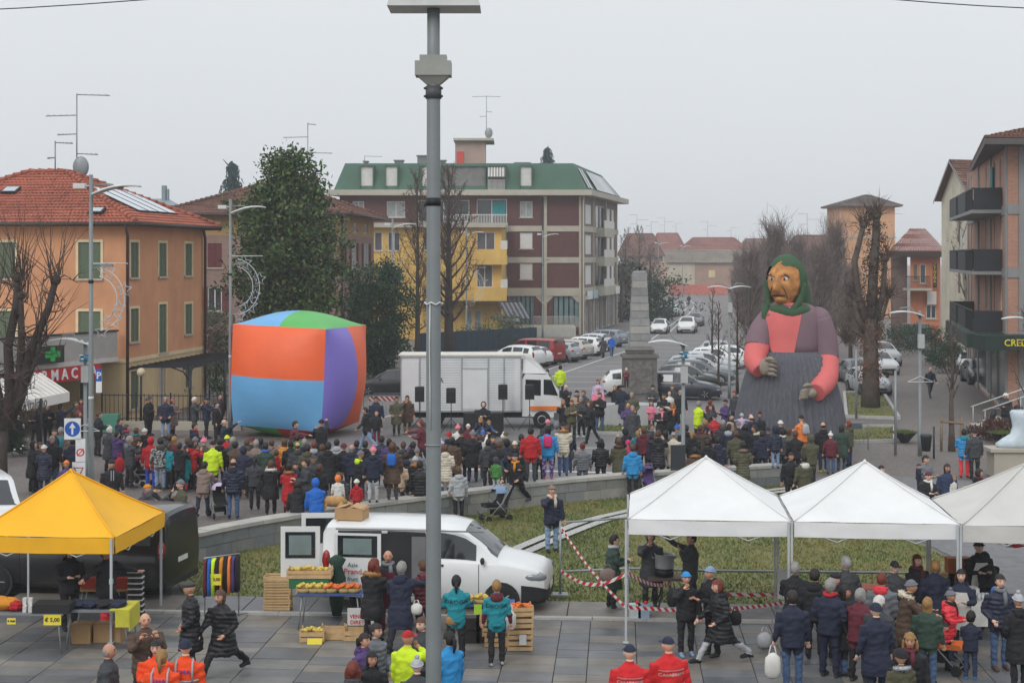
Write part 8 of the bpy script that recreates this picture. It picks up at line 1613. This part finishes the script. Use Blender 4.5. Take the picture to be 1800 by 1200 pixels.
# --- yellow gazebo stall
table(-70,120,30.6,.78,.75,M('table_grey',(120,122,126),.6),'trestle table with shoes and bags at the left edge'); table(122,236,30.9,.78,.8,M('table_grey',(120,122,126)),'trestle table heaped with dark clothes under the yellow gazebo'); mb = MB().box((0,0,0),(.4,.84,.02)); mb.box((.2,0,-.2),(.015,.84,.42)); mb.box((.06,-.42,-.16),(.28,.015,.34)); T('yellow_cloth',mb,M('table_cloth_yellow',(196,190,62),.8,.15,3,.5,6),(gx(219,30.9),30.9,.795),'yellow green cloth hanging over the end of the clothes table','cloth')
mb = MB().box((0,0,.09),(.72,.45,.18)); T('black_tray',mb,PLASTIC,(gx(95,30.5),30.5,.78),'black tray of gloves on the stall table','tray')
for i,(px,c,s) in enumerate(((138,'navy',3),(160,'navy',5),(184,'black',8),(206,'navy',11))): lump('folded_clothes',px,0,.78,(.2,.24,.07),cloth(c),('heap of dark clothes beside the black tray','navy heap of clothes second from the tray','black heap of clothes beside the yellow cloth','navy heap of clothes at the table end')[i],'clothes',s,.35,'clothes heaps on the stall',30.85)
lump('sports_bag',6,0,.78,(.3,.2,.13),cloth('mustard'),'yellow bags at the left edge of the stall','bag',3,.3,None,30.6); lump('sports_bag',28,0,.78,(.14,.12,.1),cloth('red'),'red and black gloves beside the yellow bags','gloves',5,.4,None,30.5)
for k in range(4): mb = MB().box((0,0,.07),(.07,.09,.13)); T('small_box',mb,M('box_white',(206,206,200),.7,.1,9),(gx(44 + (k % 2) * 10,30.4 + .1 * (k // 2)),30.4 + .1 * (k // 2),.78 + .13 * (k // 2)),'small white printed box by the tray, %s %s' % (('lower','upper')[k // 2],('nearer the gloves','nearer the tray')[k % 2]),'box','small white boxes')
board(92,1089,30.1,.34,.2,'€ 5,00',.11,'yellow card reading five euro on the stall table'); board(20,1091,30.15,.17,.12,'€ 10,00',.045,'small yellow card reading ten euro at the left edge'); board(375,1018,32.9,.33,.24,'€ 20,00',.095,'yellow card reading twenty euro on the clothes rack')
for px,w,h,Y in ((145,.42,.38,31.2),(192,.55,.36,31.3)): mb = MB().box((0,0,h / 2),(w,.36,h)); T('cardboard_box',mb,CARD,(gx(px,Y),Y,0),'cardboard box under the stall table, ' + ('squarer one' if px == 145 else 'wider one'),'box','cardboard boxes')
for k in range(9): mb = MB().box((0,0,.055),(.3,.22,.085),0); mb.box((0,-.001,.098),(.31,.23,.022),1); o = T('shoe_box',mb,[M('shoebox_black',(36,36,38),.7),M('shoebox_white',(206,204,200),.7)],(gx(240,33.0) + rnd.uniform(-.02,.02),33.0,.12 * k),'black shoe box with white lid in the tall stack, number %s from the ground' % ('one two three four five six seven eight nine'.split()[k]),'shoe box','tall stack of shoe boxes')
for k in range(5): mb = MB().box((0,0,.055),(.3,.22,.11)); T('shoe_box',mb,M('shoebox_red',(168,60,46),.7),(gx((158,158,218,218,188)[k],33.4),33.4,(0,.115,0,.115,0)[k] + .62),'reddish shoe box behind the stall, ' + ('lower left','upper left','lower right','upper right','middle')[k],'shoe box','red shoe boxes'); 
table(140,236,33.4,.62,.5,CARD,'low bench of shoe boxes behind the stall keepers')
rk = E('clothes_rack',(gx(390,33.2),33.2,0),'wheeled rack of bright sports clothes by the grass','clothes rack'); mb = MB()
for s in (-1,1): mb.tube([(s * .32,s * .25,0),(s * .32,s * .25,1.35)],.016,6); mb.tube([(s * .32 - .2,s * .25,.06),(s * .32 + .2,s * .25,.06)],.016,6)
mb.tube([(-.34,-.26,1.35),(.34,.26,1.35)],.018,6); P('frame',mb,STEEL,rk)
for k,c in enumerate(('burg','blue','neon','black','mustard','black','orange','purple','black')): x_ = -.3 + .075 * k; mb = MB(); q = 33 + k; R_ = [[Vector((x_ + (.045 + .012 * math.sin(z_ * 9 + k)) * math.cos(a),x_ * .8 + w_ * math.sin(a) + .02 * math.cos(a * 5 + z_),z_)) for a in [R(30 * j) for j in range(12)]] for z_,w_ in ((.55,.2),(.8,.21),(1.1,.22),(1.27,.16),(1.33,.03))]; mb.loft(R_,0); P('garment',mb,cloth(c),rk)
# --- fruit stall
table(525,640,32.55,.74,.8,M('table_blue',(60,84,140),.6),'folding table of fruit baskets in front of the white van'); table(742,905,32.3,.55,.6,M('table_blue',(60,84,140)),'low fruit table behind the teal shirts'); table(655,745,32.6,.72,.7,STEEL,'metal fruit table between the customers')
for px,c,l in ((534,'y','yellow pears at the table corner'),(553,'y','yellow apples in the second basket'),(566,'y','yellow apples in the third basket'),(583,'o','orange fruit beside the yellow baskets'),(606,'o','mixed orange fruit beside the blue cloth'),(622,'o','orange carrots at the table end'),(686,'g','green salad between the customers'),(790,'o','oranges behind the teal shirts'),(820,'y','yellow pears behind the teal shirts'),(846,'y','yellow apples beside the blond person')):
 Y = 32.4 if px < 640 else 32.2; c_ = E('fruit_basket',(gx(px,Y),Y,.74 if px < 700 else .56),'basket of ' + l,'fruit basket','fruit baskets'); mb = MB().lathe([(.12,0),(.16,.1),(.17,.1),(.13,.0)],n=14); P('basket',mb,M('basket_straw',(186,160,104),.85),c_); fruit(c_,.13,.13,.1,c,20,.04)
for i,(px,y,Yc,z,f,l) in enumerate(((545,0,32.9,.95,'y','crate of yellow apples raised behind the fruit table'),)): crate(px,0,z,l,.95,.4,.2,f,0,'wooden fruit crates',Yc)
mb = MB().box((0,0,.1),(.85,.38,.2)); T('plastic_crate',mb,M('crate_green',(40,110,70),.6),(gx(545,32.9),32.9,.745),'dark crate under the raised apples','crate')
for k in range(6): crate(489,0,.045 + .125 * k,'empty wooden crate by the grass, %s in the pile' % ('lowest','second','third','fourth','fifth','topmost')[k],.58,.4,.11,None,rnd.uniform(-.06,.06),'pile of empty crates',33.9)
for k in range(4): crate(914,0,.225 * k,'wooden crate in the pile beside the van wheel, %s' % ('lowest','second','third','topmost')[k],.5,.34,.21,'o' if k == 3 else None,.05 * k,'pile of crates by the van wheel',30.6)
for k in range(3): crate(872 - 4 * k,0,.21 * k,'wooden crate behind the blond teal shirt, %s' % ('lowest','middle','topmost')[k],.45,.34,.2,None,-.04 * k,'crates behind the blond teal shirt',30.9)
for px,Y,l,f in ((550,31.3,'crate of apples with a yellow card on the ground','y'),(585,31.5,'empty crate beside the yellow card',None),(627,31.4,'empty crate under the customers',None)): crate(px,0,.0,l,.5,.36,.24,f,0,'crates on the ground',Y)
for px,z in ((828,0),(828,.26),(853,0),(853,.26)): mb = MB().box((0,0,.13),(.36,.3,.24)); T('fruit_carton',mb,M('carton_black',(40,34,32),.6,.2,6),(gx(px,31.2),31.2,z),'black printed fruit carton, %s %s' % ('upper' if z else 'lower','nearer the blond person' if px == 853 else 'nearer the brown bag'),'carton','black fruit cartons')
board(553,1131,31.0,.3,.22,'',.1,'yellow card leaning on the apple crate',tilt=25); board(840,1070,31.9,.16,.2,'',.1,'green card in the fruit display',M('card_green',(170,214,60),.7),grp=None); board(919,1124,30.38,.14,.2,'',.05,'white handwritten paper on the crate pile',M('paper_white',(214,216,214),.7),grp=None)
bn = board(634,1083,32.0,.55,.36,'VENDITA',.11,'white banner with red capitals below the fruit table',M('paper_white',(214,216,214)),M('print_red',(190,40,44)),'banner',0,'banner',None); lettering('DIRETTA',.11,M('print_red',(190,40,44)),bn,(0,-.009,-.12),(R(90),0,0),.001,.003)
mb = MB().lathe([(.1,0),(.16,.3),(.2,.8),(.12,1.05),(.2,1.2),(.05,1.3)],n=14); T('folded_umbrella',mb,M('umbrella_green',(34,62,50),.8,.3,6),(gx(592,33.3),33.3,.05),'folded dark green umbrella tied with white straps','umbrella')
for px,py,c,l,z,s in ((897,1090,'white','white shopping bag held by the blond teal shirt',.45,(.13,.1,.2)),(1358,1170,'white','white plastic bag carried by the navy jacket',.32,(.16,.1,.24)),(1344,1125,'ltgrey','white patterned shopping bag standing on the paving',.0,(.17,.12,.17)),(732,1070,'white','pale plastic bag on the fruit table',.74,(.13,.12,.12)),(1068,1010,'taupe','brown leather shoulder bag of the dark green coat',.72,(.2,.09,.15)),(795,1090,'tan','brown leather crossbody bag on the teal shirt',.72,(.14,.06,.1)),(1293,1086,'black','black shoulder bag of the striding person',.62,(.13,.07,.15)),(660,1078,'black','black handbag of the fur hooded customer',.55,(.14,.09,.15)),(210,818,'red','red shopping bag beside the dark jacket',.25,(.2,.12,.3)),(257,729,'beige','beige handbag at the iron fence',.75,(.16,.08,.12)),(1182,1050,'black','black backpack hanging beside the pale blue beanie',.7,(.13,.1,.2)),(1002,800,'dkgrey','grey shoulder bag of the cream vest',1.2,(.16,.09,.18))):
 zc = z + s[2]; x,Y = gp(px,py,zc); mb = MB().ell((0,0,s[2]),s,0,14,10,None,None,lambda p,u: Vector((max(-s[0] * .85,min(s[0] * .85,p.x)),p.y,max(-s[2] * .9,p.z))) * (1 + .1 * noise.noise(u * 4))); mb.tube([(-s[0] * .5,0,s[2] * 1.7),(-s[0] * .2,0,s[2] * 2.5),(s[0] * .2,0,s[2] * 2.5),(s[0] * .5,0,s[2] * 1.7)],.012,5); T('bag',mb,cloth(c),(x,Y,z),l,'bag')
# --- white gazebos: pot, cans, tables
pt = E('pot_stand',(gx(1168,34.0),34.0,0),'black iron tripod stove table under the white gazebo','stove'); mb = MB().box((0,0,.72),(.75,.55,.06)); P('top',mb,M('stove_brown',(96,84,76),.7),pt); mb = MB().lathe([(.2,.76),(.22,.9),(.18,.92)],n=14); P('burner',mb,IRON,pt)
for a in (0,2.1,4.2): mb = MB().tube([(.1 * math.cos(a),.1 * math.sin(a),.7),(.14 * math.cos(a),.14 * math.sin(a),.35),(.42 * math.cos(a),.42 * math.sin(a),0)],.022,6); P('leg',mb,IRON,pt)
mb = MB().lathe([(.0,0),(.2,0),(.21,.02),(.215,.3),(.23,.31),(.2,.31),(.19,.1),(0,.1)],n=24,caps=False); pot = T('cooking_pot',mb,M('aluminium',(176,178,178),.45,.1,4,metal=.25),(gx(1168,34.0),34.0,.93),'big aluminium cooking pot on the stove','pot'); mb = MB(); [mb.tube([(s * .21,-.06,.22),(s * .27,-.04,.24),(s * .27,.04,.24),(s * .21,.06,.22)],.012,5) for s in (-1,1)]; P('handle',mb,STEEL,pot)
for px,c,l in ((1116,(196,204,206),'clear plastic canister beside the gazebo leg'),(1131,(150,168,190),'bluish plastic canister with red cap')): mb = MB().box((0,0,.17),(.24,.2,.34)); mb.tube([(.05,0,.34),(.05,0,.4)],.035,8,1); o = T('canister',mb,[M('can_%d' % px,c,.3,.1,5),M('cap_red',(200,40,40),.5)],(gx(px,33.1),33.1,.0),l,'canister','plastic canisters')
ORT = M('table_orange',(226,96,34),.55)
for px0,px1,Y,l in ((1415,1492,32.6,'orange beer table beside the tracksuit'),(1508,1580,32.9,'orange beer table behind the white haired person')): table(px0,px1,Y,.76,.6,ORT,l)
table(1410,1470,31.9,.46,.26,ORT,'orange bench in front of the tracksuit table')
table(1668,1782,31.6,.8,.75,M('cloth_white',(210,212,214),.8,.06,2),'white clothed food table under the off white gazebo',skirt=.5)
for i in range(12): x = gx(1700 + (i % 6) * 7,31.4 + .12 * (i // 6)); mb = MB().lathe([(.03,0),(.04,.12)],n=8); T('paper_cup',mb,M('cup_white',(206,210,212),.6),(x,31.4 + .12 * (i // 6),.8),'paper cup in the block of cups, %s row, %s from the left' % (('front','back')[i // 6],'first second third fourth fifth sixth'.split()[i % 6]),'cup','paper cups')
for px,w,h,c,l in ((1660,.35,.3,(196,170,120),'light cardboard box behind the apron helper'),(1684,.5,.62,(168,92,44),'brown wooden case behind the food table'),(1705,.3,.2,(214,214,210),'white polystyrene box on the food table')): mb = MB().box((0,0,h / 2),(w,.3,h)); T('case',mb,M('case_%d' % px,c,.7),(gx(px,33.2 if px < 1700 else 31.7),33.2 if px < 1700 else 31.7,.7 if px < 1700 else .8),l,'box')
board(1380,1025,33.2,.32,.66,'',.1,'white paper sign with handwriting behind the gazebo leg',M('paper_white',(214,216,214)),None,'paper_sign',0,'sign',None)
# --- barrier rails, posts and striped tape
for pts,l in ((((985,1046),(1106,1040),(1240,1044),(1400,1046),(1560,1048),(1690,1050)),'low galvanised pipe rail along the lawn behind the gazebos'),(((985,950),(1110,940),(1365,926),(1480,940)),'galvanised pipe rail crossing the lawn behind the white gazebo')):
 W_ = [Vector((*gp(*p),0)) for p in pts]; f = E('pipe_rail',W_[0],l,'railing','pipe rails'); hh = .55 if pts[0][1] > 1000 else .5
 for p in W_: mb = MB().tube([p,p + Vector((0,0,hh))],.03,8); P('post',mb,GALV,f,True)
 mb = MB().tube([p + Vector((0,0,hh)) for p in W_],.03,8); P('rail',mb,GALV,f,True)
x,Y = gp(985,1047); mb = MB().tube([(0,0,0),(0,0,1.72)],.024,8); mb.box((.0,0,.03),(.35,.35,.06)); T('tape_post',mb,GALV,(x,Y,0),'thin metal post holding the barrier tape beside the van','post')
def tape_mat():
 m = M('barrier_tape',(226,222,220),.6); n,l,b = nodes_of(m); t = n.new('ShaderNodeTexCoord'); w_ = n.new('ShaderNodeTexWave'); w_.bands_direction = 'DIAGONAL'; w_.inputs['Scale'].default_value = 2.6; l.new(t.outputs['Object'],w_.inputs['Vector']); r = n.new('ShaderNodeValToRGB'); r.color_ramp.interpolation = 'CONSTANT'; e = r.color_ramp.elements; e[0].color = lin((196,40,44)) + (1,); e[1].position = .5; e[1].color = lin((222,220,218)) + (1,); l.new(w_.outputs[0],r.inputs[0]); l.new(r.outputs[0],b.inputs['Base Color']); return m
TAPE = tape_mat(); tp = lambda px,py,Y: Vector((gx(px,Y),Y,H - (py - HY) * Y / F))
for a,b,sag,l in ((tp(985,928,35.4),tp(1100,1070,31.15),.12,'red and white tape running down from the post to the gazebo leg'),(tp(985,1005,35.4),tp(1103,1010,31.15),.28,'red and white tape hanging slack between post and gazebo leg'),(tp(1104,1010,31.15),tp(1180,1030,33.8),.1,'red and white tape from gazebo leg to stove'),(tp(1104,1070,31.15),tp(1390,1060,34.2),.12,'red and white tape along the back of the white gazebo'),(tp(1240,1042,34.3),tp(1390,1046,34.2),.05,'red and white tape low behind the striding person'),(tp(1768,962,31.2),tp(1815,955,30.9),.04,'red and white tape at the right edge')):
 mb = MB(); pp = [a.lerp(b,k / 14) - Vector((0,0,sag * math.sin(math.pi * k / 14))) for k in range(15)]
 for p,q in zip(pp,pp[1:]): mb.quad(p,q,q + Vector((0,.012,.075)),p + Vector((0,.012,.075)))
 T('barrier_tape',mb,TAPE,(0,0,0),l,'barrier tape','barrier tapes')
for px,by,l in ((1487,790,'crowd barrier standing right of the puppet skirt'),(672,735,'crowd barrier with striped board left of the truck')):
 x,Y = gp(px,by); f = E('crowd_barrier',(x,Y,0),l,'barrier','crowd barriers'); mb = MB().tube([(-.9,0,0),(-.9,0,1.0),(-.8,0,1.1),(.8,0,1.1),(.9,0,1.0),(.9,0,0)],.022,6); P('frame',mb,GALV,f)
 for k in range(9): mb = MB().tube([(-.72 + .18 * k,0,.2),(-.72 + .18 * k,0,1.08)],.01,5); P('bar',mb,GALV,f)
 mb = MB().box((0,-.03,.95),(1.3,.02,.22)); P('board',mb,TAPE if px < 900 else M('board_blue',(84,98,110),.6),f)
# --- speakers and DJ desk
for px,by,l in ((738,762,'black loudspeaker on tripod half behind the pole'),(793,765,'black loudspeaker on tripod before the truck door'),(884,757,'black loudspeaker on tripod before the cab'),(931,757,'black loudspeaker on tripod before the cab front door')):
 x,Y = gp(px,by); t = E('speaker',(x,Y,0),l,'loudspeaker','loudspeakers on tripods'); mb = MB().add([(-.21,-.17,1.42),(.21,-.17,1.42),(.14,.17,1.42),(-.14,.17,1.42),(-.21,-.17,2.08),(.21,-.17,2.08),(.14,.17,2.08),(-.14,.17,2.08)],[(0,3,2,1),(4,5,6,7),(0,1,5,4),(1,2,6,5),(2,3,7,6),(3,0,4,7)]); c = P('cabinet',mb,PLASTIC,t); mb = MB().box((0,-.178,1.68),(.36,.012,.42)); P('grille',mb,M('speaker_grille',(24,24,26),.7,.2,40),c); mb = MB().tube([(0,0,.3),(0,0,1.42)],.02,8); P('pole',mb,PLASTIC,t)
 for a in (.5,2.6,4.7): mb = MB().tube([(0,0,.75),(.6 * math.cos(a),.6 * math.sin(a),0)],.014,5); P('leg',mb,PLASTIC,t)
x,Y = gp(850,765); mb = MB().box((0,0,.5),(1.75,.7,1.0)); T('dj_desk',mb,cloth('black'),(x,Y,0),'black draped DJ desk in front of the truck','desk'); mb = MB().box((0,0,.05),(.6,.4,.1)); T('dj_console',mb,PLASTIC,(x - .1,Y,1.0),'black mixing console on the DJ desk','console')
# --- strollers, dog
def stroller(px,by,head,c1,c2,label,sc_=1.):
 x,Y = gp(px,by); t = E('stroller',(x,Y,0),label,'stroller','strollers',R(head)); t.scale = (sc_,) * 3; mb = MB()
 for s in (-1,1): mb.tube([(s * .22,.42,1.02),(s * .22,.1,.55),(s * .2,-.36,.1)],.014,6); mb.tube([(s * .22,-.1,.6),(s * .22,.34,.1)],.014,6)
 mb.tube([(-.22,.42,1.02),(.22,.42,1.02)],.016,6); mb.tube([(-.2,-.36,.1),(.2,-.36,.1)],.012,5); mb.tube([(-.22,.34,.1),(.22,.34,.1)],.012,5); P('frame',mb,STEEL,t); mb = MB(); R_ = [[Vector((sx_ * .19,y,z + dz)) for sx_,dz in ((-1,.1),(-.8,0),(.8,0),(1,.1),(.8,.03),(-.8,.03))] for y,z in ((-.42,.42),(-.3,.42),(-.02,.4),(.1,.5),(.26,.92))]; mb.loft(R_,0,False); P('seat',mb,cloth(c1),t)
 mb = MB().ell((0,.12,.82),(.23,.28,.2),0,14,10,None,lambda u: u.z > .1 and u.y > -.75); P('canopy',mb,cloth(c2),t); mb = MB().box((0,.08,.25),(.34,.4,.14)); P('basket',mb,cloth('black'),t)
 for sx_ in (-1,1):
  for y in (-.36,.34): mb = MB().tube([(sx_ * .2,y,.09),(sx_ * .25,y,.09)],.09,12); P('wheel',mb,TYRE,t)
stroller(872,914,-60,'black','ltjeans','empty dark stroller with light blue back standing on the lawn'); stroller(386,908,20,'black','lav','black and pink stroller beside the balding person'); stroller(1140,873,10,'purple','purple','purple stroller leaning at the wall near the bright blue jacket'); stroller(1652,1178,55,'orange','black','orange and black stroller with a child pushed by the brown coat',1.1); stroller(245,852,60,'black','burg','dark stroller among the left crowd')
person(1660,1103,.85,'sit',55,'coral','dkjeans','beanie:dkgrey','small child in red jacket sitting in the orange stroller','',.25,None,(gx(1652,29.0),28.95))
x,Y = gp(588,896,.73); dg = MB(); dg.tube([(-.34,0,.2),(-.2,0,.24),(.05,0,.25),(.26,0,.27),(.38,-.03,.36)],[.06,.15,.16,.14,.1],12); dg.ell((.47,-.05,.42),(.11,.08,.085),0,12,8); dg.ell((.57,-.06,.39),(.07,.045,.045),0,10,6); dg.tube([(-.36,0,.2),(-.52,.05,.1),(-.62,.05,.04)],[.05,.045,.015],8)
for s in (-1,1): dg.ell((.44,-.05 + s * .08,.42),(.035,.015,.07),0,8,6); dg.tube([(.26,s * .08,.22),(.32,s * .09,.08),(.46,s * .09,.03)],[.06,.045,.03],7); dg.tube([(-.2,s * .1,.2),(-.08,s * .13,.1),(-.2,s * .13,.04),(-.05,s * .13,.03)],[.09,.07,.05,.03],7)
T('dog',dg,M('dog_golden',(196,152,100),.9,.2,8,.6,30),(x,Y,.73),'golden furred dog lying on the stone wall','dog').rotation_euler = (0,0,R(200))
# --- traffic signs by the pharmacy
SW = M('sign_white',(216,218,218),.5); SB = M('sign_blue',(28,84,170),.5); SR = M('sign_rim_red',(190,36,42),.5)
def signplate(px0,px1,py0,py1,Y,label): x = gx((px0 + px1) / 2,Y); w = gx(px1,Y) - gx(px0,Y); z = H - ((py0 + py1) / 2 - HY) * Y / F; h = (py1 - py0) * Y / F; t = E('road_sign',(x,Y,z),label,'road sign','road signs'); mb = MB().box((0,0,0),(w,.03,h)); P('plate',mb,SW,t); return t,w,h
def disc(mb,r,y,n=28,mi=0): mb.add([(math.cos(6.2832 * k / n) * r,y,math.sin(6.2832 * k / n) * r) for k in range(n)],[tuple(range(n))],mi)
t,w,h = signplate(113,142,735,772,47.0,'square white sign with blue disc and white upward arrow'); mb = MB(); disc(mb,.235,-.018); P('blue_disc',mb,SB,t); mb = MB().add([(-.03,-.021,-.17),(.03,-.021,-.17),(.03,-.021,.04),(-.03,-.021,.04)],[(0,1,2,3)]); mb.add([(-.1,-.021,.03),(.1,-.021,.03),(0,-.021,.19)],[(0,1,2)]); P('arrow',mb,SW,t)
t,w,h = signplate(133,150,771,811,47.0,'narrow white sign with struck out red symbol below the arrow'); lettering('Ø',.34,SR,t,(0,-.018,-.08),(R(90),0,0),.001,.004)
t,w,h = signplate(127,150,812,846,47.0,'white sign with red give way triangle above the yellow gazebo'); mb = MB().add([(-.16,-.018,.14),(.16,-.018,.14),(0,-.018,-.2)],[(0,2,1)]); P('red_triangle',mb,SR,t); mb = MB().add([(-.11,-.021,.11),(.11,-.021,.11),(0,-.021,-.12)],[(0,2,1)]); P('white_triangle',mb,SW,t)
t,w,h = signplate(169,179,651,690,47.3,'narrow blue parking sign on the pharmacy lamp'); mb = MB().box((0,-.018,.2),(w,.006,h * .55)); P('blue_field',mb,SB,t); lettering('P',.3,SW,t,(0,-.024,.18),(R(90),0,0),.001,.006)
for px,by,z,l in ((150,862,2.0,'white metal bracket on the low lamp by the pharmacy'),(1617,800,2.9,'white metal bracket on the right street lamp')): x,Y = gp(px,by); mb = MB().tube([(-.5,-.07,z),(.5,-.07,z)],.015,5); mb.tube([(-.5,-.07,z),(0,-.07,z + .22),(.5,-.07,z)],.012,5); T('lamp_bracket',mb,SW,(x,Y,0),l,'bracket','lamp brackets')
# --- right hand side: boot sculpture, planters, scooter, bin, stair rails, cabinet, chalkboard
x,Y = gp(1785,838); mb = MB().box((0,0,.45),(2.2,.9,.9)); mb.box((0,0,.96),(2.5,1.1,.12)); T('stone_plinth',mb,CONC,(x + .3,Y + .3,0),'concrete plinth under the boot sculpture','plinth'); mb = MB()
def bs_(p,u): return p * (1 + .06 * noise.noise(u * 5))
mb.loft([[Vector((cx + math.cos(R(24 * j)) * rx,math.sin(R(24 * j)) * ry,z)) for j in range(15)] for cx,z,rx,ry in ((-.12,0,.62,.3),(-.12,.14,.66,.34),(-.02,.32,.5,.32),(.12,.48,.36,.3),(.18,.75,.34,.3),(.16,1.05,.38,.33),(.16,1.25,.42,.36),(.16,1.32,.36,.3))],0); T('boot_sculpture',mb,M('ice_white',(196,208,216),.35,.12,3,.3,6),(gx(1788,Y + .3),Y + .3,1.02),'big pale blue white boot sculpture on a plinth at the right edge','sculpture')
for px,by,l,s in ((1590,777,'dark bowl planter with grass on the cobbles',1.),(1764,778,'dark bowl planter before the parked scooter',1.25)): x,Y = gp(px,by); mb = MB().lathe([(.16 * s,0),(.2 * s,.06),(.5 * s,.42),(.56 * s,.44),(.5 * s,.4),(0,.38)],n=22); t = E('bowl_planter',(x,Y,0),l,'planter','dark bowl planters'); P('bowl',mb,M('planter_dark',(48,52,54),.6),t); mb = MB(); [mb.add([(a + .03,b,.38),(a - .03,b,.38),(a + rnd.uniform(-.06,.06),b + rnd.uniform(-.06,.06),.52)],[(0,1,2)]) for a,b in [(rnd.gauss(0,.2 * s),rnd.gauss(0,.2 * s)) for _ in range(240)]]; P('grass',mb,GM[0],t)['kind'] = 'stuff'
for px,by,hd,l in ((1762,757,-70,'dark motor scooter with top case parked by the stair rail'),(1792,752,-110,'second dark scooter partly cut by the right edge')):
 x,Y = gp(px,by); t = E('scooter',(x,Y,0),l,'scooter','parked scooters',R(hd)); mb = MB().tube([(0,-.6,.55),(0,-.45,.8),(0,-.42,1.0)],[.12,.14,.06],10); mb.tube([(0,-.5,.35),(0,-.1,.32),(0,.2,.5),(0,.7,.62)],[.12,.13,.2,.14],10); P('body',mb,PLASTIC,t); mb = MB().tube([(0,.0,.72),(0,.3,.78),(0,.62,.8)],[.1,.15,.12],8,flat=(1.2,.5)); P('seat',mb,cloth('black'),t); mb = MB().ell((0,.85,.98),(.22,.2,.17),0,12,8); P('top_case',mb,PLASTIC,t); mb = MB().tube([(-.32,-.4,1.05),(0,-.45,1.02),(.32,-.4,1.05)],.02,6); P('handlebar',mb,STEEL,t)
 for y in (-.68,.62): mb = MB().tube([(-.06,y,.28),(.06,y,.28)],.28,18); P('wheel',mb,TYRE,t)
x,Y = gp(1628,806); mb = MB().lathe([(.16,.3),(.22,.85),(.24,.86),(.2,.95)],n=14); mb.tube([(.3,0,0),(.3,0,1.25)],.04,8); T('litter_bin',mb,M('bin_dark',(54,58,62),.6),(x,Y,0),'dark round litter bin on a post by the young tree','litter bin')
st_ = E('stair',(gx(1775,70),70,0),'stone stair with slanted white handrails at the right edge','stair')
for k in range(4): mb = MB().box((.35 * k,.0,.08 + .16 * k),(3.2 - .35 * k,1.6,.16)); P('step',mb,CONC,st_)
for y in (-.9,.9): mb = MB().tube([(-1.5,y,.9),(2.6,y,2.3)],.03,8); [mb.tube([(a,y,.1),(a,y,.9 + (a + 1.5) * .34)],.022,6) for a in (-1.4,.2,1.8)]; P('handrail',mb,M('rail_white',(190,192,190),.5),st_)
x,Y = gp(1610,611); mb = MB().box((0,0,1.0),(2.0,1.2,2.0)); mb.box((0,0,2.04),(2.1,1.3,.08)); T('utility_cabinet',mb,M('cabinet_grey',(128,128,126),.8),(x,Y,0),'grey utility cabin between the hedges on the right street','cabinet')
board(1192,820,51.0,.5,1.45,'',.1,'dark chalkboard panel fixed beside the low lamp pole',M('chalk_dark',(52,56,60),.8,.2,3),None,'chalkboard',0,'board',None)
mb = MB().bx(-.45,.45,-.3,.3,0,.8); T('green_bin',mb,M('bin_green',(76,140,120),.6),(gx(192,68.6),68.6,0),'green container box at the iron fence','container')
xt = E('christmas_tree',(gx(24,60.5),60.5,0),'dark christmas tree with pale baubles under the cafe awning','christmas tree'); cm = MB()
for i in range(500): z = rnd.uniform(.2,2.1); a = rnd.random() * 6.28; twig(cm,Vector((0,0,z)),Vector((math.cos(a),math.sin(a),-.2)),(2.3 - z) * .36,.03,0,.3)
P('foliage',cm,CONL[2],xt); mb = MB()
for i in range(30): z = rnd.uniform(.3,2.0); a = rnd.random() * 6.28; mb.ell((math.cos(a) * (2.3 - z) * .34,math.sin(a) * (2.3 - z) * .34,z),(.04,.04,.04),0,6,4)
P('baubles',mb,SW,xt)['kind'] = 'stuff'
haze()
bpy.data.scenes.remove(TMP)
